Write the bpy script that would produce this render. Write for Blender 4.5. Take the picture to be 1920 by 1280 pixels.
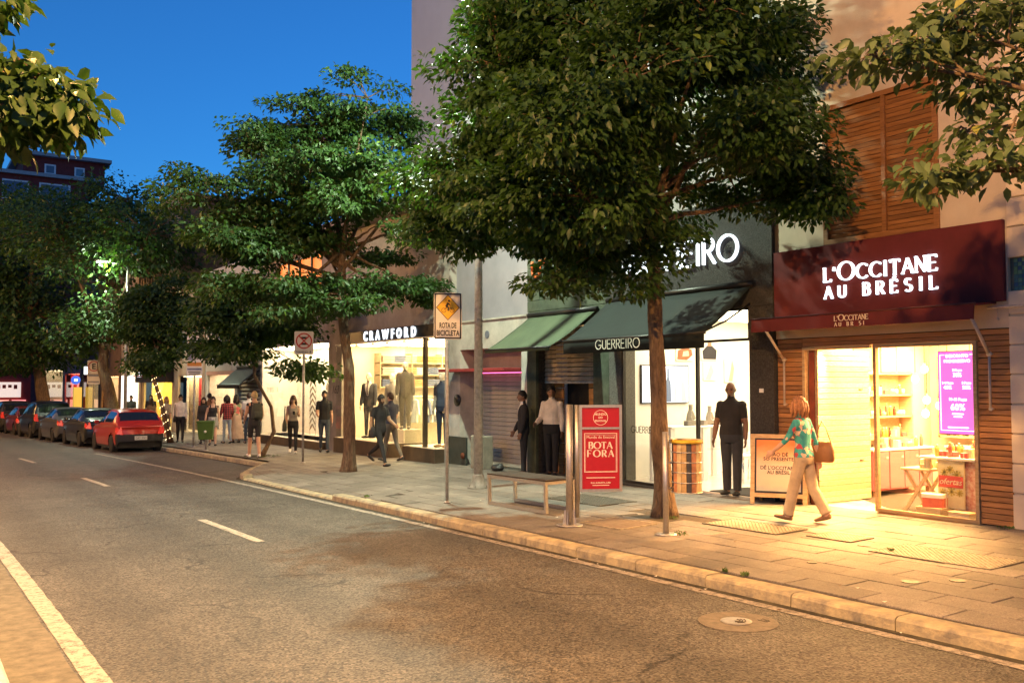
import bpy, bmesh, math, random
import numpy as np
from mathutils import Vector, Matrix, Euler

random.seed(7); rng = np.random.default_rng(7)
R = math.radians
SC = bpy.context.scene
for o in list(bpy.data.objects):
    bpy.data.objects.remove(o)
COL = SC.collection

# ------------------------------------------------------------------ camera
YAW, PITCH, EYE = R(33.576), R(2.616), 1.83
cd = bpy.data.cameras.new('camera'); cam = bpy.data.objects.new('camera', cd); COL.objects.link(cam)
cd.sensor_width = 36.0; cd.lens = 1740.0 / 1920.0 * 36.0
cd.clip_start = 0.05; cd.clip_end = 2000
cam.location = (0, 0, EYE)
cam.rotation_euler = (math.pi / 2 + PITCH, 0, -YAW)
SC.camera = cam

# ------------------------------------------------------------------ dusk sky, faint afterglow sun, exposure
SUN_EL, SUN_ROT = R(10.0), R(235)
w = bpy.data.worlds.new('World'); SC.world = w; w.use_nodes = True
nt = w.node_tree; nt.nodes.clear()
out = nt.nodes.new('ShaderNodeOutputWorld'); bg = nt.nodes.new('ShaderNodeBackground')
sky = nt.nodes.new('ShaderNodeTexSky'); sky.sky_type = 'NISHITA'; sky.sun_disc = False
sky.sun_elevation = SUN_EL; sky.sun_rotation = SUN_ROT
sky.air_density = 1.25; sky.dust_density = 0.0; sky.ozone_density = 9.2; sky.altitude = 700
nt.links.new(sky.outputs[0], bg.inputs[0]); bg.inputs[1].default_value = 0.125
nt.links.new(bg.outputs[0], out.inputs[0])
sl = bpy.data.lights.new('afterglow_sun', 'SUN'); sl.energy = 0.03; sl.angle = R(30); sl.color = (1.0, 0.78, 0.75)
so = bpy.data.objects.new('afterglow_sun', sl); COL.objects.link(so)
so.rotation_euler = (R(90) - SUN_EL, 0, R(180) - SUN_ROT)
SC.view_settings.view_transform = 'Standard'
try: SC.view_settings.look = 'None'
except Exception: pass
SC.view_settings.exposure = 0.6; SC.view_settings.gamma = 1.0; SC.view_settings.use_curve_mapping = False
SC.render.engine = 'CYCLES'
cy = SC.cycles
cy.use_denoising = True
try: cy.denoiser = 'OPENIMAGEDENOISE'
except Exception: pass
cy.max_bounces = 5; cy.diffuse_bounces = 3; cy.glossy_bounces = 2; cy.transmission_bounces = 4
cy.transparent_max_bounces = 8; cy.sample_clamp_indirect = 4.0; cy.sample_clamp_direct = 0.0
cy.caustics_reflective = False; cy.caustics_refractive = False
cy.use_light_tree = True

# ------------------------------------------------------------------ helpers
SLOPE = 0.0137                      # the street falls gently away from the camera
KERB_X, FACE = 6.42, 11.0
def road_z(y): return -SLOPE * y
def pave_z(x, y): return -SLOPE * y + 0.12 + 0.02 * (x - KERB_X)
def bend(y):                        # the street swings a little to the west further down
    if y < 8: return 0.0
    if y < 35: return -0.0012 * (y - 8) ** 2
    return -0.875 - 0.0648 * (y - 35)

W = {}                              # world position of every object by name
MATS = {}
def nodes_of(m): return m.node_tree.nodes, m.node_tree.links
def mat(name, col, rough=0.7, metal=0.0, var=0.12, scale=6.0, bump=0.0, bscale=60.0, emit=None, es=0.0, spec=0.4, stretch=None, col2=None, coat=0.0):
    if name in MATS: return MATS[name]
    m = bpy.data.materials.new(name); m.use_nodes = True
    n, l = nodes_of(m); b = n['Principled BSDF']
    b.inputs['Roughness'].default_value = rough; b.inputs['Metallic'].default_value = metal
    b.inputs['Specular IOR Level'].default_value = spec
    b.inputs['Coat Weight'].default_value = coat
    c = Vector(col[:3])
    tc = n.new('ShaderNodeTexCoord'); src = tc.outputs['Object']
    if stretch:
        mp = n.new('ShaderNodeMapping'); mp.inputs['Scale'].default_value = stretch
        l.new(src, mp.inputs[0]); src = mp.outputs[0]
    if var > 0:
        t = n.new('ShaderNodeTexNoise'); t.inputs['Scale'].default_value = scale; t.inputs['Detail'].default_value = 6
        t.inputs['Roughness'].default_value = 0.65
        l.new(src, t.inputs['Vector'])
        r = n.new('ShaderNodeValToRGB')
        r.color_ramp.elements[0].position = 0.32; r.color_ramp.elements[1].position = 0.68
        a = Vector(col2[:3]) if col2 else c * (1 - var * 1.6)
        bcol = c if col2 else c * (1 + var)
        r.color_ramp.elements[0].color = (*[max(0, v) for v in a], 1); r.color_ramp.elements[1].color = (*[min(1, v) for v in bcol], 1)
        l.new(t.outputs[0], r.inputs[0]); l.new(r.outputs[0], b.inputs['Base Color'])
    else:
        b.inputs['Base Color'].default_value = (*c, 1)
    if bump > 0:
        t2 = n.new('ShaderNodeTexNoise'); t2.inputs['Scale'].default_value = bscale; t2.inputs['Detail'].default_value = 4
        l.new(src, t2.inputs['Vector'])
        bp = n.new('ShaderNodeBump'); bp.inputs['Strength'].default_value = bump; bp.inputs['Distance'].default_value = 0.01
        l.new(t2.outputs[0], bp.inputs['Height']); l.new(bp.outputs[0], b.inputs['Normal'])
    if emit:
        b.inputs['Emission Color'].default_value = (*emit, 1); b.inputs['Emission Strength'].default_value = es
    MATS[name] = m
    return m
def glow(name, col, s=1.0):
    if name in MATS: return MATS[name]
    m = bpy.data.materials.new(name); m.use_nodes = True
    n, l = nodes_of(m); b = n['Principled BSDF']
    b.inputs['Base Color'].default_value = (*col, 1); b.inputs['Roughness'].default_value = 0.5
    b.inputs['Emission Color'].default_value = (*col, 1); b.inputs['Emission Strength'].default_value = s
    MATS[name] = m; return m
def glass(name, tint=(1, 1, 1), refl=1.0, rough=0.0):
    if name in MATS: return MATS[name]
    m = bpy.data.materials.new(name); m.use_nodes = True
    n, l = nodes_of(m); n.clear()
    o = n.new('ShaderNodeOutputMaterial'); t = n.new('ShaderNodeBsdfTransparent'); g = n.new('ShaderNodeBsdfGlossy')
    lw = n.new('ShaderNodeLayerWeight'); lw.inputs[0].default_value = 0.5
    pw = n.new('ShaderNodeMath'); pw.operation = 'POWER'; pw.inputs[1].default_value = 5.0
    mu = n.new('ShaderNodeMath'); mu.operation = 'MULTIPLY_ADD'; mu.inputs[1].default_value = 0.9 * refl; mu.inputs[2].default_value = 0.035 * refl
    mx = n.new('ShaderNodeMixShader')
    t.inputs[0].default_value = (*tint, 1); g.inputs['Roughness'].default_value = rough
    l.new(lw.outputs['Facing'], pw.inputs[0]); l.new(pw.outputs[0], mu.inputs[0]); l.new(mu.outputs[0], mx.inputs[0])
    l.new(t.outputs[0], mx.inputs[1]); l.new(g.outputs[0], mx.inputs[2]); l.new(mx.outputs[0], o.inputs[0])
    MATS[name] = m; return m

def tag(o, label=None, cat=None, group=None, kind=None):
    if label: o['label'] = label
    if cat: o['category'] = cat
    if group: o['group'] = group
    if kind: o['kind'] = kind
    return o
def empty(name, loc=(0, 0, 0), rz=0.0, label=None, cat=None, group=None):
    o = bpy.data.objects.new(name, None); COL.objects.link(o)
    o.empty_display_size = 0.2; o.location = loc; o.rotation_euler = (0, 0, rz)
    W[o.name] = Vector(loc); tag(o, label, cat, group); return o
def link(name, me, parent=None, loc=None, rot=None):
    o = bpy.data.objects.new(name, me); COL.objects.link(o)
    if parent: o.parent = parent
    if loc is not None: o.location = loc
    if rot is not None: o.rotation_euler = rot
    W[o.name] = (W[parent.name] if parent else Vector()) + Vector(o.location)
    return o
def put(name, me, parent, wloc, rot=None):     # shared mesh at a world place under an unrotated parent
    return link(name, me, parent, Vector(wloc) - (W[parent.name] if parent else Vector()), rot)

class MB:
    """collects shapes into one mesh"""
    def __init__(s): s.v = []; s.f = []; s.m = []; s.sm = []
    def add(s, vs, fs, mi=0, smooth=False):
        k = len(s.v); s.v.extend([tuple(v) for v in vs])
        for f in fs: s.f.append(tuple(k + i for i in f)); s.m.append(mi); s.sm.append(smooth)
        return s
    def box(s, x0, x1, y0, y1, z0, z1, mi=0):
        v = [(x, y, z) for x in (x0, x1) for y in (y0, y1) for z in (z0, z1)]
        return s.add(v, [(0, 1, 3, 2), (4, 6, 7, 5), (0, 4, 5, 1), (2, 3, 7, 6), (0, 2, 6, 4), (1, 5, 7, 3)], mi)
    def obox(s, c, size, rot=None, mi=0, taper=1.0):
        c = Vector(c); M3 = rot if isinstance(rot, Matrix) else (Euler(rot).to_matrix() if rot else Matrix.Identity(3))
        hx, hy, hz = [a / 2 for a in size]; v = []
        for x in (-hx, hx):
            for y in (-hy, hy):
                for z in (-hz, hz):
                    k = taper if z > 0 else 1.0
                    v.append(c + M3 @ Vector((x * k, y * k, z)))
        return s.add(v, [(0, 1, 3, 2), (4, 6, 7, 5), (0, 4, 5, 1), (2, 3, 7, 6), (0, 2, 6, 4), (1, 5, 7, 3)], mi)
    def bbox(s, x0, x1, y0, y1, z0, z1, b=0.01, mi=0):   # box with chamfered edges
        bm = bmesh.new(); bmesh.ops.create_cube(bm, size=1)
        for v in bm.verts:
            v.co = Vector(((x0 + x1) / 2 + v.co.x * (x1 - x0), (y0 + y1) / 2 + v.co.y * (y1 - y0), (z0 + z1) / 2 + v.co.z * (z1 - z0)))
        bmesh.ops.bevel(bm, geom=bm.edges[:], offset=b, segments=1, affect='EDGES')
        bm.verts.index_update()
        s.add([v.co for v in bm.verts], [[v.index for v in f.verts] for f in bm.faces], mi); bm.free(); return s
    def quad(s, a, b, c, d, mi=0): return s.add([a, b, c, d], [(0, 1, 2, 3)], mi)
    def tube(s, pts, r, n=8, mi=0, caps=True, smooth=True, sq=None):
        pts = [Vector(p) for p in pts]; N = len(pts)
        rr = r if hasattr(r, '__len__') else [r] * N
        vs = []; prev = None
        for i, p in enumerate(pts):
            d = (pts[min(i + 1, N - 1)] - pts[max(i - 1, 0)])
            d = d.normalized() if d.length > 1e-9 else Vector((0, 0, 1))
            if prev is None:
                a = Vector((1, 0, 0)) if abs(d.x) < 0.9 else Vector((0, 1, 0))
                u = (a - d * a.dot(d)).normalized()
            else:
                u = prev - d * prev.dot(d)
                u = u.normalized() if u.length > 1e-6 else d.orthogonal().normalized()
            prev = u; w_ = d.cross(u)
            ra, rb = (rr[i] if hasattr(rr[i], '__len__') else (rr[i], rr[i]))
            for k in range(n):
                t = 2 * math.pi * k / n
                vs.append(p + u * (math.cos(t) * ra) + w_ * (math.sin(t) * rb))
        fs = [(i * n + k, i * n + (k + 1) % n, (i + 1) * n + (k + 1) % n, (i + 1) * n + k) for i in range(N - 1) for k in range(n)]
        if caps:
            fs.append(tuple(reversed(range(n)))); fs.append(tuple((N - 1) * n + k for k in range(n)))
        return s.add(vs, fs, mi, smooth)
    def lathe(s, c, prof, n=20, mi=0, smooth=True, axis='z'):
        c = Vector(c); vs = []
        for (r, h) in prof:
            for k in range(n):
                t = 2 * math.pi * k / n
                q = (r * math.cos(t), r * math.sin(t), h)
                if axis == 'x': q = (q[2], q[0], q[1])
                if axis == 'y': q = (q[1], q[2], q[0])
                vs.append(c + Vector(q))
        N = len(prof)
        fs = [(i * n + k, i * n + (k + 1) % n, (i + 1) * n + (k + 1) % n, (i + 1) * n + k) for i in range(N - 1) for k in range(n)]
        fs.append(tuple(reversed(range(n)))); fs.append(tuple((N - 1) * n + k for k in range(n)))
        return s.add(vs, fs, mi, smooth)
    def ball(s, c, r, n=10, m=7, mi=0, rot=None):
        c = Vector(c); r = r if hasattr(r, '__len__') else (r, r, r); vs = []
        M3 = rot if isinstance(rot, Matrix) else (Euler(rot).to_matrix() if rot else None)
        for i in range(m + 1):
            ph = math.pi * (0.02 + 0.96 * i / m)
            for k in range(n):
                t = 2 * math.pi * k / n
                q = Vector((r[0] * math.sin(ph) * math.cos(t), r[1] * math.sin(ph) * math.sin(t), r[2] * math.cos(ph)))
                vs.append(c + (M3 @ q if M3 else q))
        fs = [(i * n + k, (i + 1) * n + k, (i + 1) * n + (k + 1) % n, i * n + (k + 1) % n) for i in range(m) for k in range(n)]
        fs.append(tuple(range(n))); fs.append(tuple(reversed([m * n + k for k in range(n)])))
        return s.add(vs, fs, mi, True)
    def prism(s, poly, ax, a, b, mi=0):
        """polygon (2D) swept along axis ax from a to b"""
        def P(p, h):
            return {'x': (h, p[0], p[1]), 'y': (p[0], h, p[1]), 'z': (p[0], p[1], h)}[ax]
        n = len(poly)
        vs = [P(p, a) for p in poly] + [P(p, b) for p in poly]
        fs = [tuple(range(n)), tuple(reversed(range(n, 2 * n)))] + [(i, n + i, n + (i + 1) % n, (i + 1) % n) for i in range(n)]
        return s.add(vs, fs, mi)
    def mesh(s, name, mats, off=None):
        me = bpy.data.meshes.new(name)
        if off is not None: vs = [(a[0] - off[0], a[1] - off[1], a[2] - off[2]) for a in s.v]
        else: vs = s.v
        me.from_pydata(vs, [], s.f)
        for m in (mats if isinstance(mats, (list, tuple)) else [mats]): me.materials.append(m)
        me.polygons.foreach_set('material_index', s.m); me.polygons.foreach_set('use_smooth', s.sm)
        me.update()
        bm = bmesh.new(); bm.from_mesh(me); bmesh.ops.recalc_face_normals(bm, faces=bm.faces[:]); bm.to_mesh(me); bm.free()
        return me
    def build(s, name, mats, parent=None, local=False, loc=None):
        """shapes given in world space (local=False) under an unrotated parent, or in the parent's space"""
        off = None
        if parent is not None and not local: off = W[parent.name]
        o = link(name, s.mesh(name, mats, off), parent, loc)
        return o

def B(name, m, parent, x0, x1, y0, y1, z0, z1, b=0.0):
    mb = MB(); mb.bbox(x0, x1, y0, y1, z0, z1, b) if b else mb.box(x0, x1, y0, y1, z0, z1)
    return mb.build(name, m, parent)

# ---- lettering ----------------------------------------------------------------------
def text_mesh(txt, size=1.0, ext=0.0, off=0.0, align='LEFT', spacing=1.0, shear=0.0, width=None):
    """built-in sans lettering as a mesh lying in the local x (along) / z (up) plane, facing -y"""
    cu = bpy.data.curves.new('lettering', 'FONT'); cu.body = txt; cu.size = size; cu.extrude = ext; cu.offset = off
    cu.align_x = align; cu.space_character = spacing; cu.shear = shear; cu.resolution_u = 3
    o = bpy.data.objects.new('lettering', cu); COL.objects.link(o)
    dg = bpy.context.evaluated_depsgraph_get()
    me = bpy.data.meshes.new_from_object(o.evaluated_get(dg))
    bpy.data.objects.remove(o); bpy.data.curves.remove(cu)
    n = len(me.vertices); co = np.empty(n * 3); me.vertices.foreach_get('co', co); co = co.reshape(-1, 3)
    if width and n:
        wd = co[:, 0].max() - co[:, 0].min(); co[:, 0] *= width / max(wd, 1e-6)
    co = np.stack([co[:, 0], -co[:, 2], co[:, 1]], 1)
    me.vertices.foreach_set('co', co.ravel()); me.update()
    return me
TURN = {'-x': -math.pi / 2, '-y': 0.0}
def text(name, txt, m, parent, wloc, size, face='-x', ext=0.004, **kw):
    """lettering on a wall: facing '-x' (towards the street) it reads from large y to small y"""
    me = text_mesh(txt, size, ext, **kw); me.materials.clear(); me.materials.append(m)
    return put(name, me, parent, wloc, (0, 0, TURN[face] if isinstance(face, str) else face))

# stroke glyphs: (polylines, advance). Points in units of the cap height.
def arc(cx, cy, rx, ry, a0, a1, n=14):
    return [(cx + rx * math.cos(R(a0 + (a1 - a0) * i / n)), cy + ry * math.sin(R(a0 + (a1 - a0) * i / n))) for i in range(n + 1)]
GL = {
 'L': ([[(0, 0), (0, 1)], [(0, 0), (.52, 0)]], .56), 'I': ([[(.09, 0), (.09, 1)]], .24),
 'T': ([[(.34, 0), (.34, 1)], [(0, 1), (.68, 1)]], .70), 'E': ([[(0, 0), (0, 1)], [(0, 1), (.5, 1)], [(0, .52), (.42, .52)], [(0, 0), (.52, 0)]], .56),
 'F': ([[(0, 0), (0, 1)], [(0, 1), (.5, 1)], [(0, .5), (.42, .5)]], .54),
 'A': ([[(0, 0), (.36, 1)], [(.36, 1), (.74, 0)], [(.13, .34), (.6, .34)]], .76),
 'N': ([[(0, 0), (0, 1)], [(0, 1), (.62, 0)], [(.62, 0), (.62, 1)]], .68),
 'O': ([arc(.5, .5, .5, .5, 90, 450, 28)], 1.02), 'C': ([arc(.48, .5, .48, .5, 45, 315, 22)], .84),
 'G': ([arc(.5, .5, .5, .5, 40, 350, 24), [(.99, .42), (.56, .42)]], 1.02),
 'U': ([[(0, 1), (0, .32)] + arc(.3, .32, .3, .32, 180, 360, 12) + [(.6, 1)]], .66),
 'R': ([[(0, 0), (0, 1)], [(0, 1), (.26, 1)] + arc(.26, .75, .25, .25, 90, -90, 10) + [(0, .5)], [(.22, .5), (.58, 0)]], .60),
 'B': ([[(0, 0), (0, 1)], [(0, 1), (.24, 1)] + arc(.24, .77, .22, .23, 90, -90, 10) + [(0, .54)], [(.24, .54)] + arc(.26, .27, .26, .27, 90, -90, 10) + [(0, 0)]], .58),
 'S': ([arc(.27, .75, .24, .25, 35, 270, 12) + arc(.27, .25, .26, .25, 90, -145, 12)], .58),
 "'": ([[(.03, 1), (0, .72)]], .16), ' ': ([], .42),
}
GL['É'] = (GL['E'][0] + [[(.2, 1.12), (.36, 1.3)]], .56)
def glyph(ch, h, thick, depth, serif=0.0, thin=None):
    """one letter as a solid; returns (MB, advance); lies in x (along) / z plane, front at y = -depth"""
    mb = MB(); strokes, adv = GL[ch]
    def bar(p, q, wd, ext=0.0):
        p = Vector((p[0] * h, p[1] * h)); q = Vector((q[0] * h, q[1] * h)); d = q - p
        if d.length < 1e-6: return
        d.normalize(); n = Vector((-d.y, d.x)) * wd / 2; p = p - d * ext; q = q + d * ext
        mb.prism([tuple(p + n), tuple(q + n), tuple(q - n), tuple(p - n)], 'y', -depth, 0)
    for st in strokes:
        if len(st) == 2:
            dx, dy = abs(st[1][0] - st[0][0]), abs(st[1][1] - st[0][1])
            wd = thick
            if thin and dy < 0.05 or (thin and ch in 'AN' and st in (strokes[0],) and dx > 0.01): wd = thin
            if thin and ch == 'N' and dx < .01: wd = thin
            bar(st[0], st[1], wd, 0 if serif and dy > .05 else wd * .3)
            if serif and dy > 0.3 and ch not in "'":
                for e in st:
                    if e[1] in (0, 1) and not (ch in 'A' and e[1] == 1) and not (ch == 'N' and st is strokes[1]) and not (ch == 'N' and e == (.62, 0)):
                        bar((e[0] - serif, e[1]), (e[0] + serif, e[1]), thin or thick * .5)
            if serif and dy < .05 and ch in 'LEFTÉ':
                for e in (st[1],) + ((st[0],) if ch == 'T' else ()):
                    sg = 1 if e[1] < .3 else -1
                    if e[1] in (0, 1): bar(e, (e[0] + .02, e[1] + sg * .16), thin or thick * .5)
        else:
            N = len(st); L = []; Rr = []
            for i, p in enumerate(st):
                a = Vector(st[max(i - 1, 0)]); b = Vector(st[min(i + 1, N - 1)])
                if st[0] == st[-1] or (abs(st[0][0] - st[-1][0]) < 1e-6 and abs(st[0][1] - st[-1][1]) < 1e-6):
                    if i in (0, N - 1): a = Vector(st[N - 2]); b = Vector(st[1])
                d = (b - a); d = d.normalized() if d.length > 1e-9 else Vector((1, 0))
                n = Vector((-d.y, d.x)); k = thick
                if thin: k = thin + (thick - thin) * min(1, abs(d.y) ** 1.5 * 1.1)
                pp = Vector(p) * h
                L.append(pp + n * k / 2); Rr.append(pp - n * k / 2)
            vs = []; fs = []
            for i in range(N):
                for q in (L[i], Rr[i]):
                    vs.append((q.x, -depth, q.y)); vs.append((q.x, 0, q.y))
            for i in range(N - 1):
                a = 4 * i; c = 4 * i + 4
                fs += [(a, c, c + 2, a + 2), (a + 1, a + 3, c + 3, c + 1), (a, a + 1, c + 1, c), (a + 2, c + 2, c + 3, a + 3)]
            fs += [(0, 2, 3, 1), (4 * N - 4, 4 * N - 3, 4 * N - 1, 4 * N - 2)]
            mb.add(vs, fs)
    return mb, adv * h
def word(txt, h, thick, depth, m, parent, wstart, total, name='letter', serif=0.0, thin=None, big=None, face='-x', joined=False):
    """letters side by side over the given total length, each its own part"""
    gs = []
    for i, ch in enumerate(txt):
        k = h * (big.get(i, 1.0) if big else 1.0)
        g, a = glyph(ch, k, thick * (k / h) ** .5, depth, serif, thin); gs.append((g, a))
    natural = sum(a for _, a in gs) - GL[txt[-1]][1] * 0.0
    extra = (total - natural) / max(1, len(gs) - 1)
    x = 0; rz = TURN[face]; out_ = []; allmb = MB()
    for g, a in gs:
        if g.v:
            if joined: allmb.add([(v[0] + x, v[1], v[2]) for v in g.v], g.f)
            else:
                d = Vector((math.cos(rz), math.sin(rz), 0)) * x
                out_.append(put(name, g.mesh(name, m), parent, Vector(wstart) + d, (0, 0, rz)))
        x += a + extra
    if joined: return put(name, allmb.mesh(name, m), parent, wstart, (0, 0, rz))
    return out_
# ================================================================== setting: road, pavement, kerbs
def asphalt():
    m = bpy.data.materials.new('asphalt'); m.use_nodes = True; n, l = nodes_of(m); b = n['Principled BSDF']
    tc = n.new('ShaderNodeTexCoord'); P = tc.outputs['Object']
    def noise(s, d=4, r=.6):
        t = n.new('ShaderNodeTexNoise'); t.inputs['Scale'].default_value = s; t.inputs['Detail'].default_value = d
        t.inputs['Roughness'].default_value = r; l.new(P, t.inputs['Vector']); return t.outputs[0]
    def ramp(src, a, b_, ca, cb):
        r = n.new('ShaderNodeValToRGB'); r.color_ramp.elements[0].position = a; r.color_ramp.elements[1].position = b_
        r.color_ramp.elements[0].color = (*ca, 1) if hasattr(ca, '__len__') else (ca, ca, ca, 1)
        r.color_ramp.elements[1].color = (*cb, 1) if hasattr(cb, '__len__') else (cb, cb, cb, 1)
        l.new(src, r.inputs[0]); return r.outputs[0]
    def mul(a, b_):
        x = n.new('ShaderNodeMix'); x.data_type = 'RGBA'; x.blend_type = 'MULTIPLY'; x.inputs[0].default_value = 1
        l.new(a, x.inputs[6]); l.new(b_, x.inputs[7]); return x.outputs[2]
    v = n.new('ShaderNodeTexVoronoi'); v.inputs['Scale'].default_value = 62; l.new(P, v.inputs['Vector'])
    speck = ramp(v.outputs['Color'], .15, .95, (.030, .028, .025), (.165, .152, .135))
    big = ramp(noise(.55, 6, .7), .33, .66, .74, 1.12)
    mid = ramp(noise(3.2, 5, .7), .30, .70, .78, 1.1)
    stain = ramp(noise(1.7, 3, .5), .64, .74, 1.0, .74)
    sx = n.new('ShaderNodeSeparateXYZ'); l.new(P, sx.inputs[0])
    wv = n.new('ShaderNodeMath'); wv.operation = 'SINE'; ph = n.new('ShaderNodeMath'); ph.operation = 'MULTIPLY_ADD'; ph.inputs[1].default_value = 4.3; ph.inputs[2].default_value = .6
    l.new(sx.outputs[0], ph.inputs[0]); l.new(ph.outputs[0], wv.inputs[0])
    tracks = ramp(wv.outputs[0], .0, 1.0, 1.06, .84)          # polished wheel tracks
    bk = n.new('ShaderNodeTexBrick'); bk.inputs['Scale'].default_value = .16; bk.inputs['Mortar Size'].default_value = .0; bk.inputs['Brick Width'].default_value = .55; bk.inputs['Row Height'].default_value = .9
    bk.inputs['Color1'].default_value = (1, 1, 1, 1); bk.inputs['Color2'].default_value = (.86, .86, .86, 1); l.new(P, bk.inputs['Vector'])
    c = mul(mul(mul(mul(mul(speck, big), mid), stain), tracks), bk.outputs['Color'])
    # meandering cracks
    wp = n.new('ShaderNodeTexNoise'); wp.inputs['Scale'].default_value = 1.3; wp.inputs['Detail'].default_value = 5; l.new(P, wp.inputs['Vector'])
    ad = n.new('ShaderNodeMix'); ad.data_type = 'RGBA'; ad.blend_type = 'ADD'; ad.inputs[0].default_value = 1.0
    l.new(P, ad.inputs[6]); l.new(wp.outputs['Color'], ad.inputs[7])
    vc = n.new('ShaderNodeTexVoronoi'); vc.feature = 'DISTANCE_TO_EDGE'; vc.inputs['Scale'].default_value = .30; l.new(ad.outputs[2], vc.inputs['Vector'])
    crack = ramp(vc.outputs['Distance'], .0, .009, .25, 1.0)
    gate = ramp(noise(.8, 2), .45, .56, 0.0, 1.0)
    cx = n.new('ShaderNodeMix'); cx.data_type = 'RGBA'; l.new(gate, cx.inputs[0]); cx.inputs[6].default_value = (1, 1, 1, 1); l.new(crack, cx.inputs[7])
    c = mul(c, cx.outputs[2])
    l.new(c, b.inputs['Base Color'])
    b.inputs['Roughness'].default_value = .62; b.inputs['Specular IOR Level'].default_value = .35
    bp = n.new('ShaderNodeBump'); bp.inputs['Strength'].default_value = .55; bp.inputs['Distance'].default_value = .012
    l.new(v.outputs['Distance'], bp.inputs['Height']); l.new(bp.outputs[0], b.inputs['Normal'])
    MATS['asphalt'] = m; return m
def worn_paint(name, col, lo=.36, hi=.50, under=(.07, .066, .06)):
    m = bpy.data.materials.new(name); m.use_nodes = True; n, l = nodes_of(m); b = n['Principled BSDF']
    tc = n.new('ShaderNodeTexCoord'); t = n.new('ShaderNodeTexNoise'); t.inputs['Scale'].default_value = 16; t.inputs['Detail'].default_value = 9; t.inputs['Roughness'].default_value = .8
    l.new(tc.outputs['Object'], t.inputs['Vector'])
    r = n.new('ShaderNodeValToRGB'); r.color_ramp.elements[0].position = lo; r.color_ramp.elements[1].position = hi
    r.color_ramp.elements[0].color = (*under, 1); r.color_ramp.elements[1].color = (*col, 1)
    l.new(t.outputs[0], r.inputs[0]); l.new(r.outputs[0], b.inputs['Base Color']); b.inputs['Roughness'].default_value = .7
    MATS[name] = m; return m
def slab_mat(name, base, spread=.35, speck=300):
    m = bpy.data.materials.new(name); m.use_nodes = True; n, l = nodes_of(m); b = n['Principled BSDF']
    tc = n.new('ShaderNodeTexCoord'); g = n.new('ShaderNodeNewGeometry'); oi = n.new('ShaderNodeObjectInfo')
    t = n.new('ShaderNodeTexNoise'); t.inputs['Scale'].default_value = 2.2; t.inputs['Detail'].default_value = 7; t.inputs['Roughness'].default_value = .7
    l.new(g.outputs['Position'], t.inputs['Vector'])
    v = n.new('ShaderNodeTexVoronoi'); v.inputs['Scale'].default_value = speck; l.new(g.outputs['Position'], v.inputs['Vector'])
    def ramp(src, a, b_, ca, cb):
        r = n.new('ShaderNodeValToRGB'); r.color_ramp.elements[0].position = a; r.color_ramp.elements[1].position = b_
        r.color_ramp.elements[0].color = (ca, ca, ca, 1); r.color_ramp.elements[1].color = (cb, cb, cb, 1); l.new(src, r.inputs[0]); return r.outputs[0]
    def mul(a, b_):
        x = n.new('ShaderNodeMix'); x.data_type = 'RGBA'; x.blend_type = 'MULTIPLY'; x.inputs[0].default_value = 1
        l.new(a, x.inputs[6]); l.new(b_, x.inputs[7]); return x.outputs[2]
    rgb = n.new('ShaderNodeRGB'); rgb.outputs[0].default_value = (*base, 1)
    c = mul(rgb.outputs[0], ramp(oi.outputs['Random'], 0, 1, 1 - spread, 1.0 + spread * .3))
    gum = n.new('ShaderNodeTexVoronoi'); gum.inputs['Scale'].default_value = 4.5; gum.inputs['Randomness'].default_value = 1.0; l.new(g.outputs['Position'], gum.inputs['Vector'])
    c = mul(c, ramp(gum.outputs['Distance'], .075, .10, .62, 1.0)); t3 = n.new('ShaderNodeTexNoise'); t3.inputs['Scale'].default_value = .7; t3.inputs['Detail'].default_value = 5; l.new(g.outputs['Position'], t3.inputs['Vector']); c = mul(c, ramp(t3.outputs[0], .35, .62, .72, 1.08))
    c = mul(c, ramp(t.outputs[0], .3, .7, .62, 1.12)); c = mul(c, ramp(v.outputs['Color'], .1, .9, .6, 1.3))
    l.new(c, b.inputs['Base Color']); b.inputs['Roughness'].default_value = .72
    bp = n.new('ShaderNodeBump'); bp.inputs['Strength'].default_value = .35; bp.inputs['Distance'].default_value = .006
    l.new(v.outputs['Distance'], bp.inputs['Height']); l.new(bp.outputs[0], b.inputs['Normal'])
    MATS[name] = m; return m

M_asph = asphalt()
M_slab = slab_mat('paving concrete', (.20, .175, .15), .30, 130)
M_joint = mat('joint dirt', (.055, .047, .038), .95, var=.3, scale=20, bump=.5)
M_kerb = mat('kerb concrete', (.42, .35, .21), .88, var=.28, scale=5, bump=.9, bscale=30, col2=(.15, .135, .115))
M_white = worn_paint('worn white paint', (.38, .34, .28), .385, .50)
M_edge = worn_paint('worn edge paint', (.36, .32, .27), .40, .56)
M_iron = mat('cast iron', (.10, .085, .065), .55, .5, var=.3, scale=30, bump=.3)
M_steel = mat('brushed steel', (.50, .47, .43), .45, .9, var=.08, scale=30)
M_galv = mat('galvanised steel', (.34, .33, .31), .55, .25, var=.2, scale=14)
M_dirt = mat('gutter dirt', (.05, .045, .03), .95, var=.4, scale=8, bump=.6)

def strip(name, m, x0f, x1f, y0, y1, zf, n=40, parent=None, kind='structure'):
    """a sheet between two curves x0f(y), x1f(y)"""
    mb = MB(); vs = []
    for i in range(n + 1):
        y = y0 + (y1 - y0) * i / n
        for x in (x0f(y), x1f(y)): vs.append((x, y, zf(x, y)))
    mb.add(vs, [(2 * i, 2 * i + 1, 2 * i + 3, 2 * i + 2) for i in range(n)])
    o = mb.build(name, m, parent)
    if parent is None and kind: o['kind'] = kind
    return o

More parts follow.
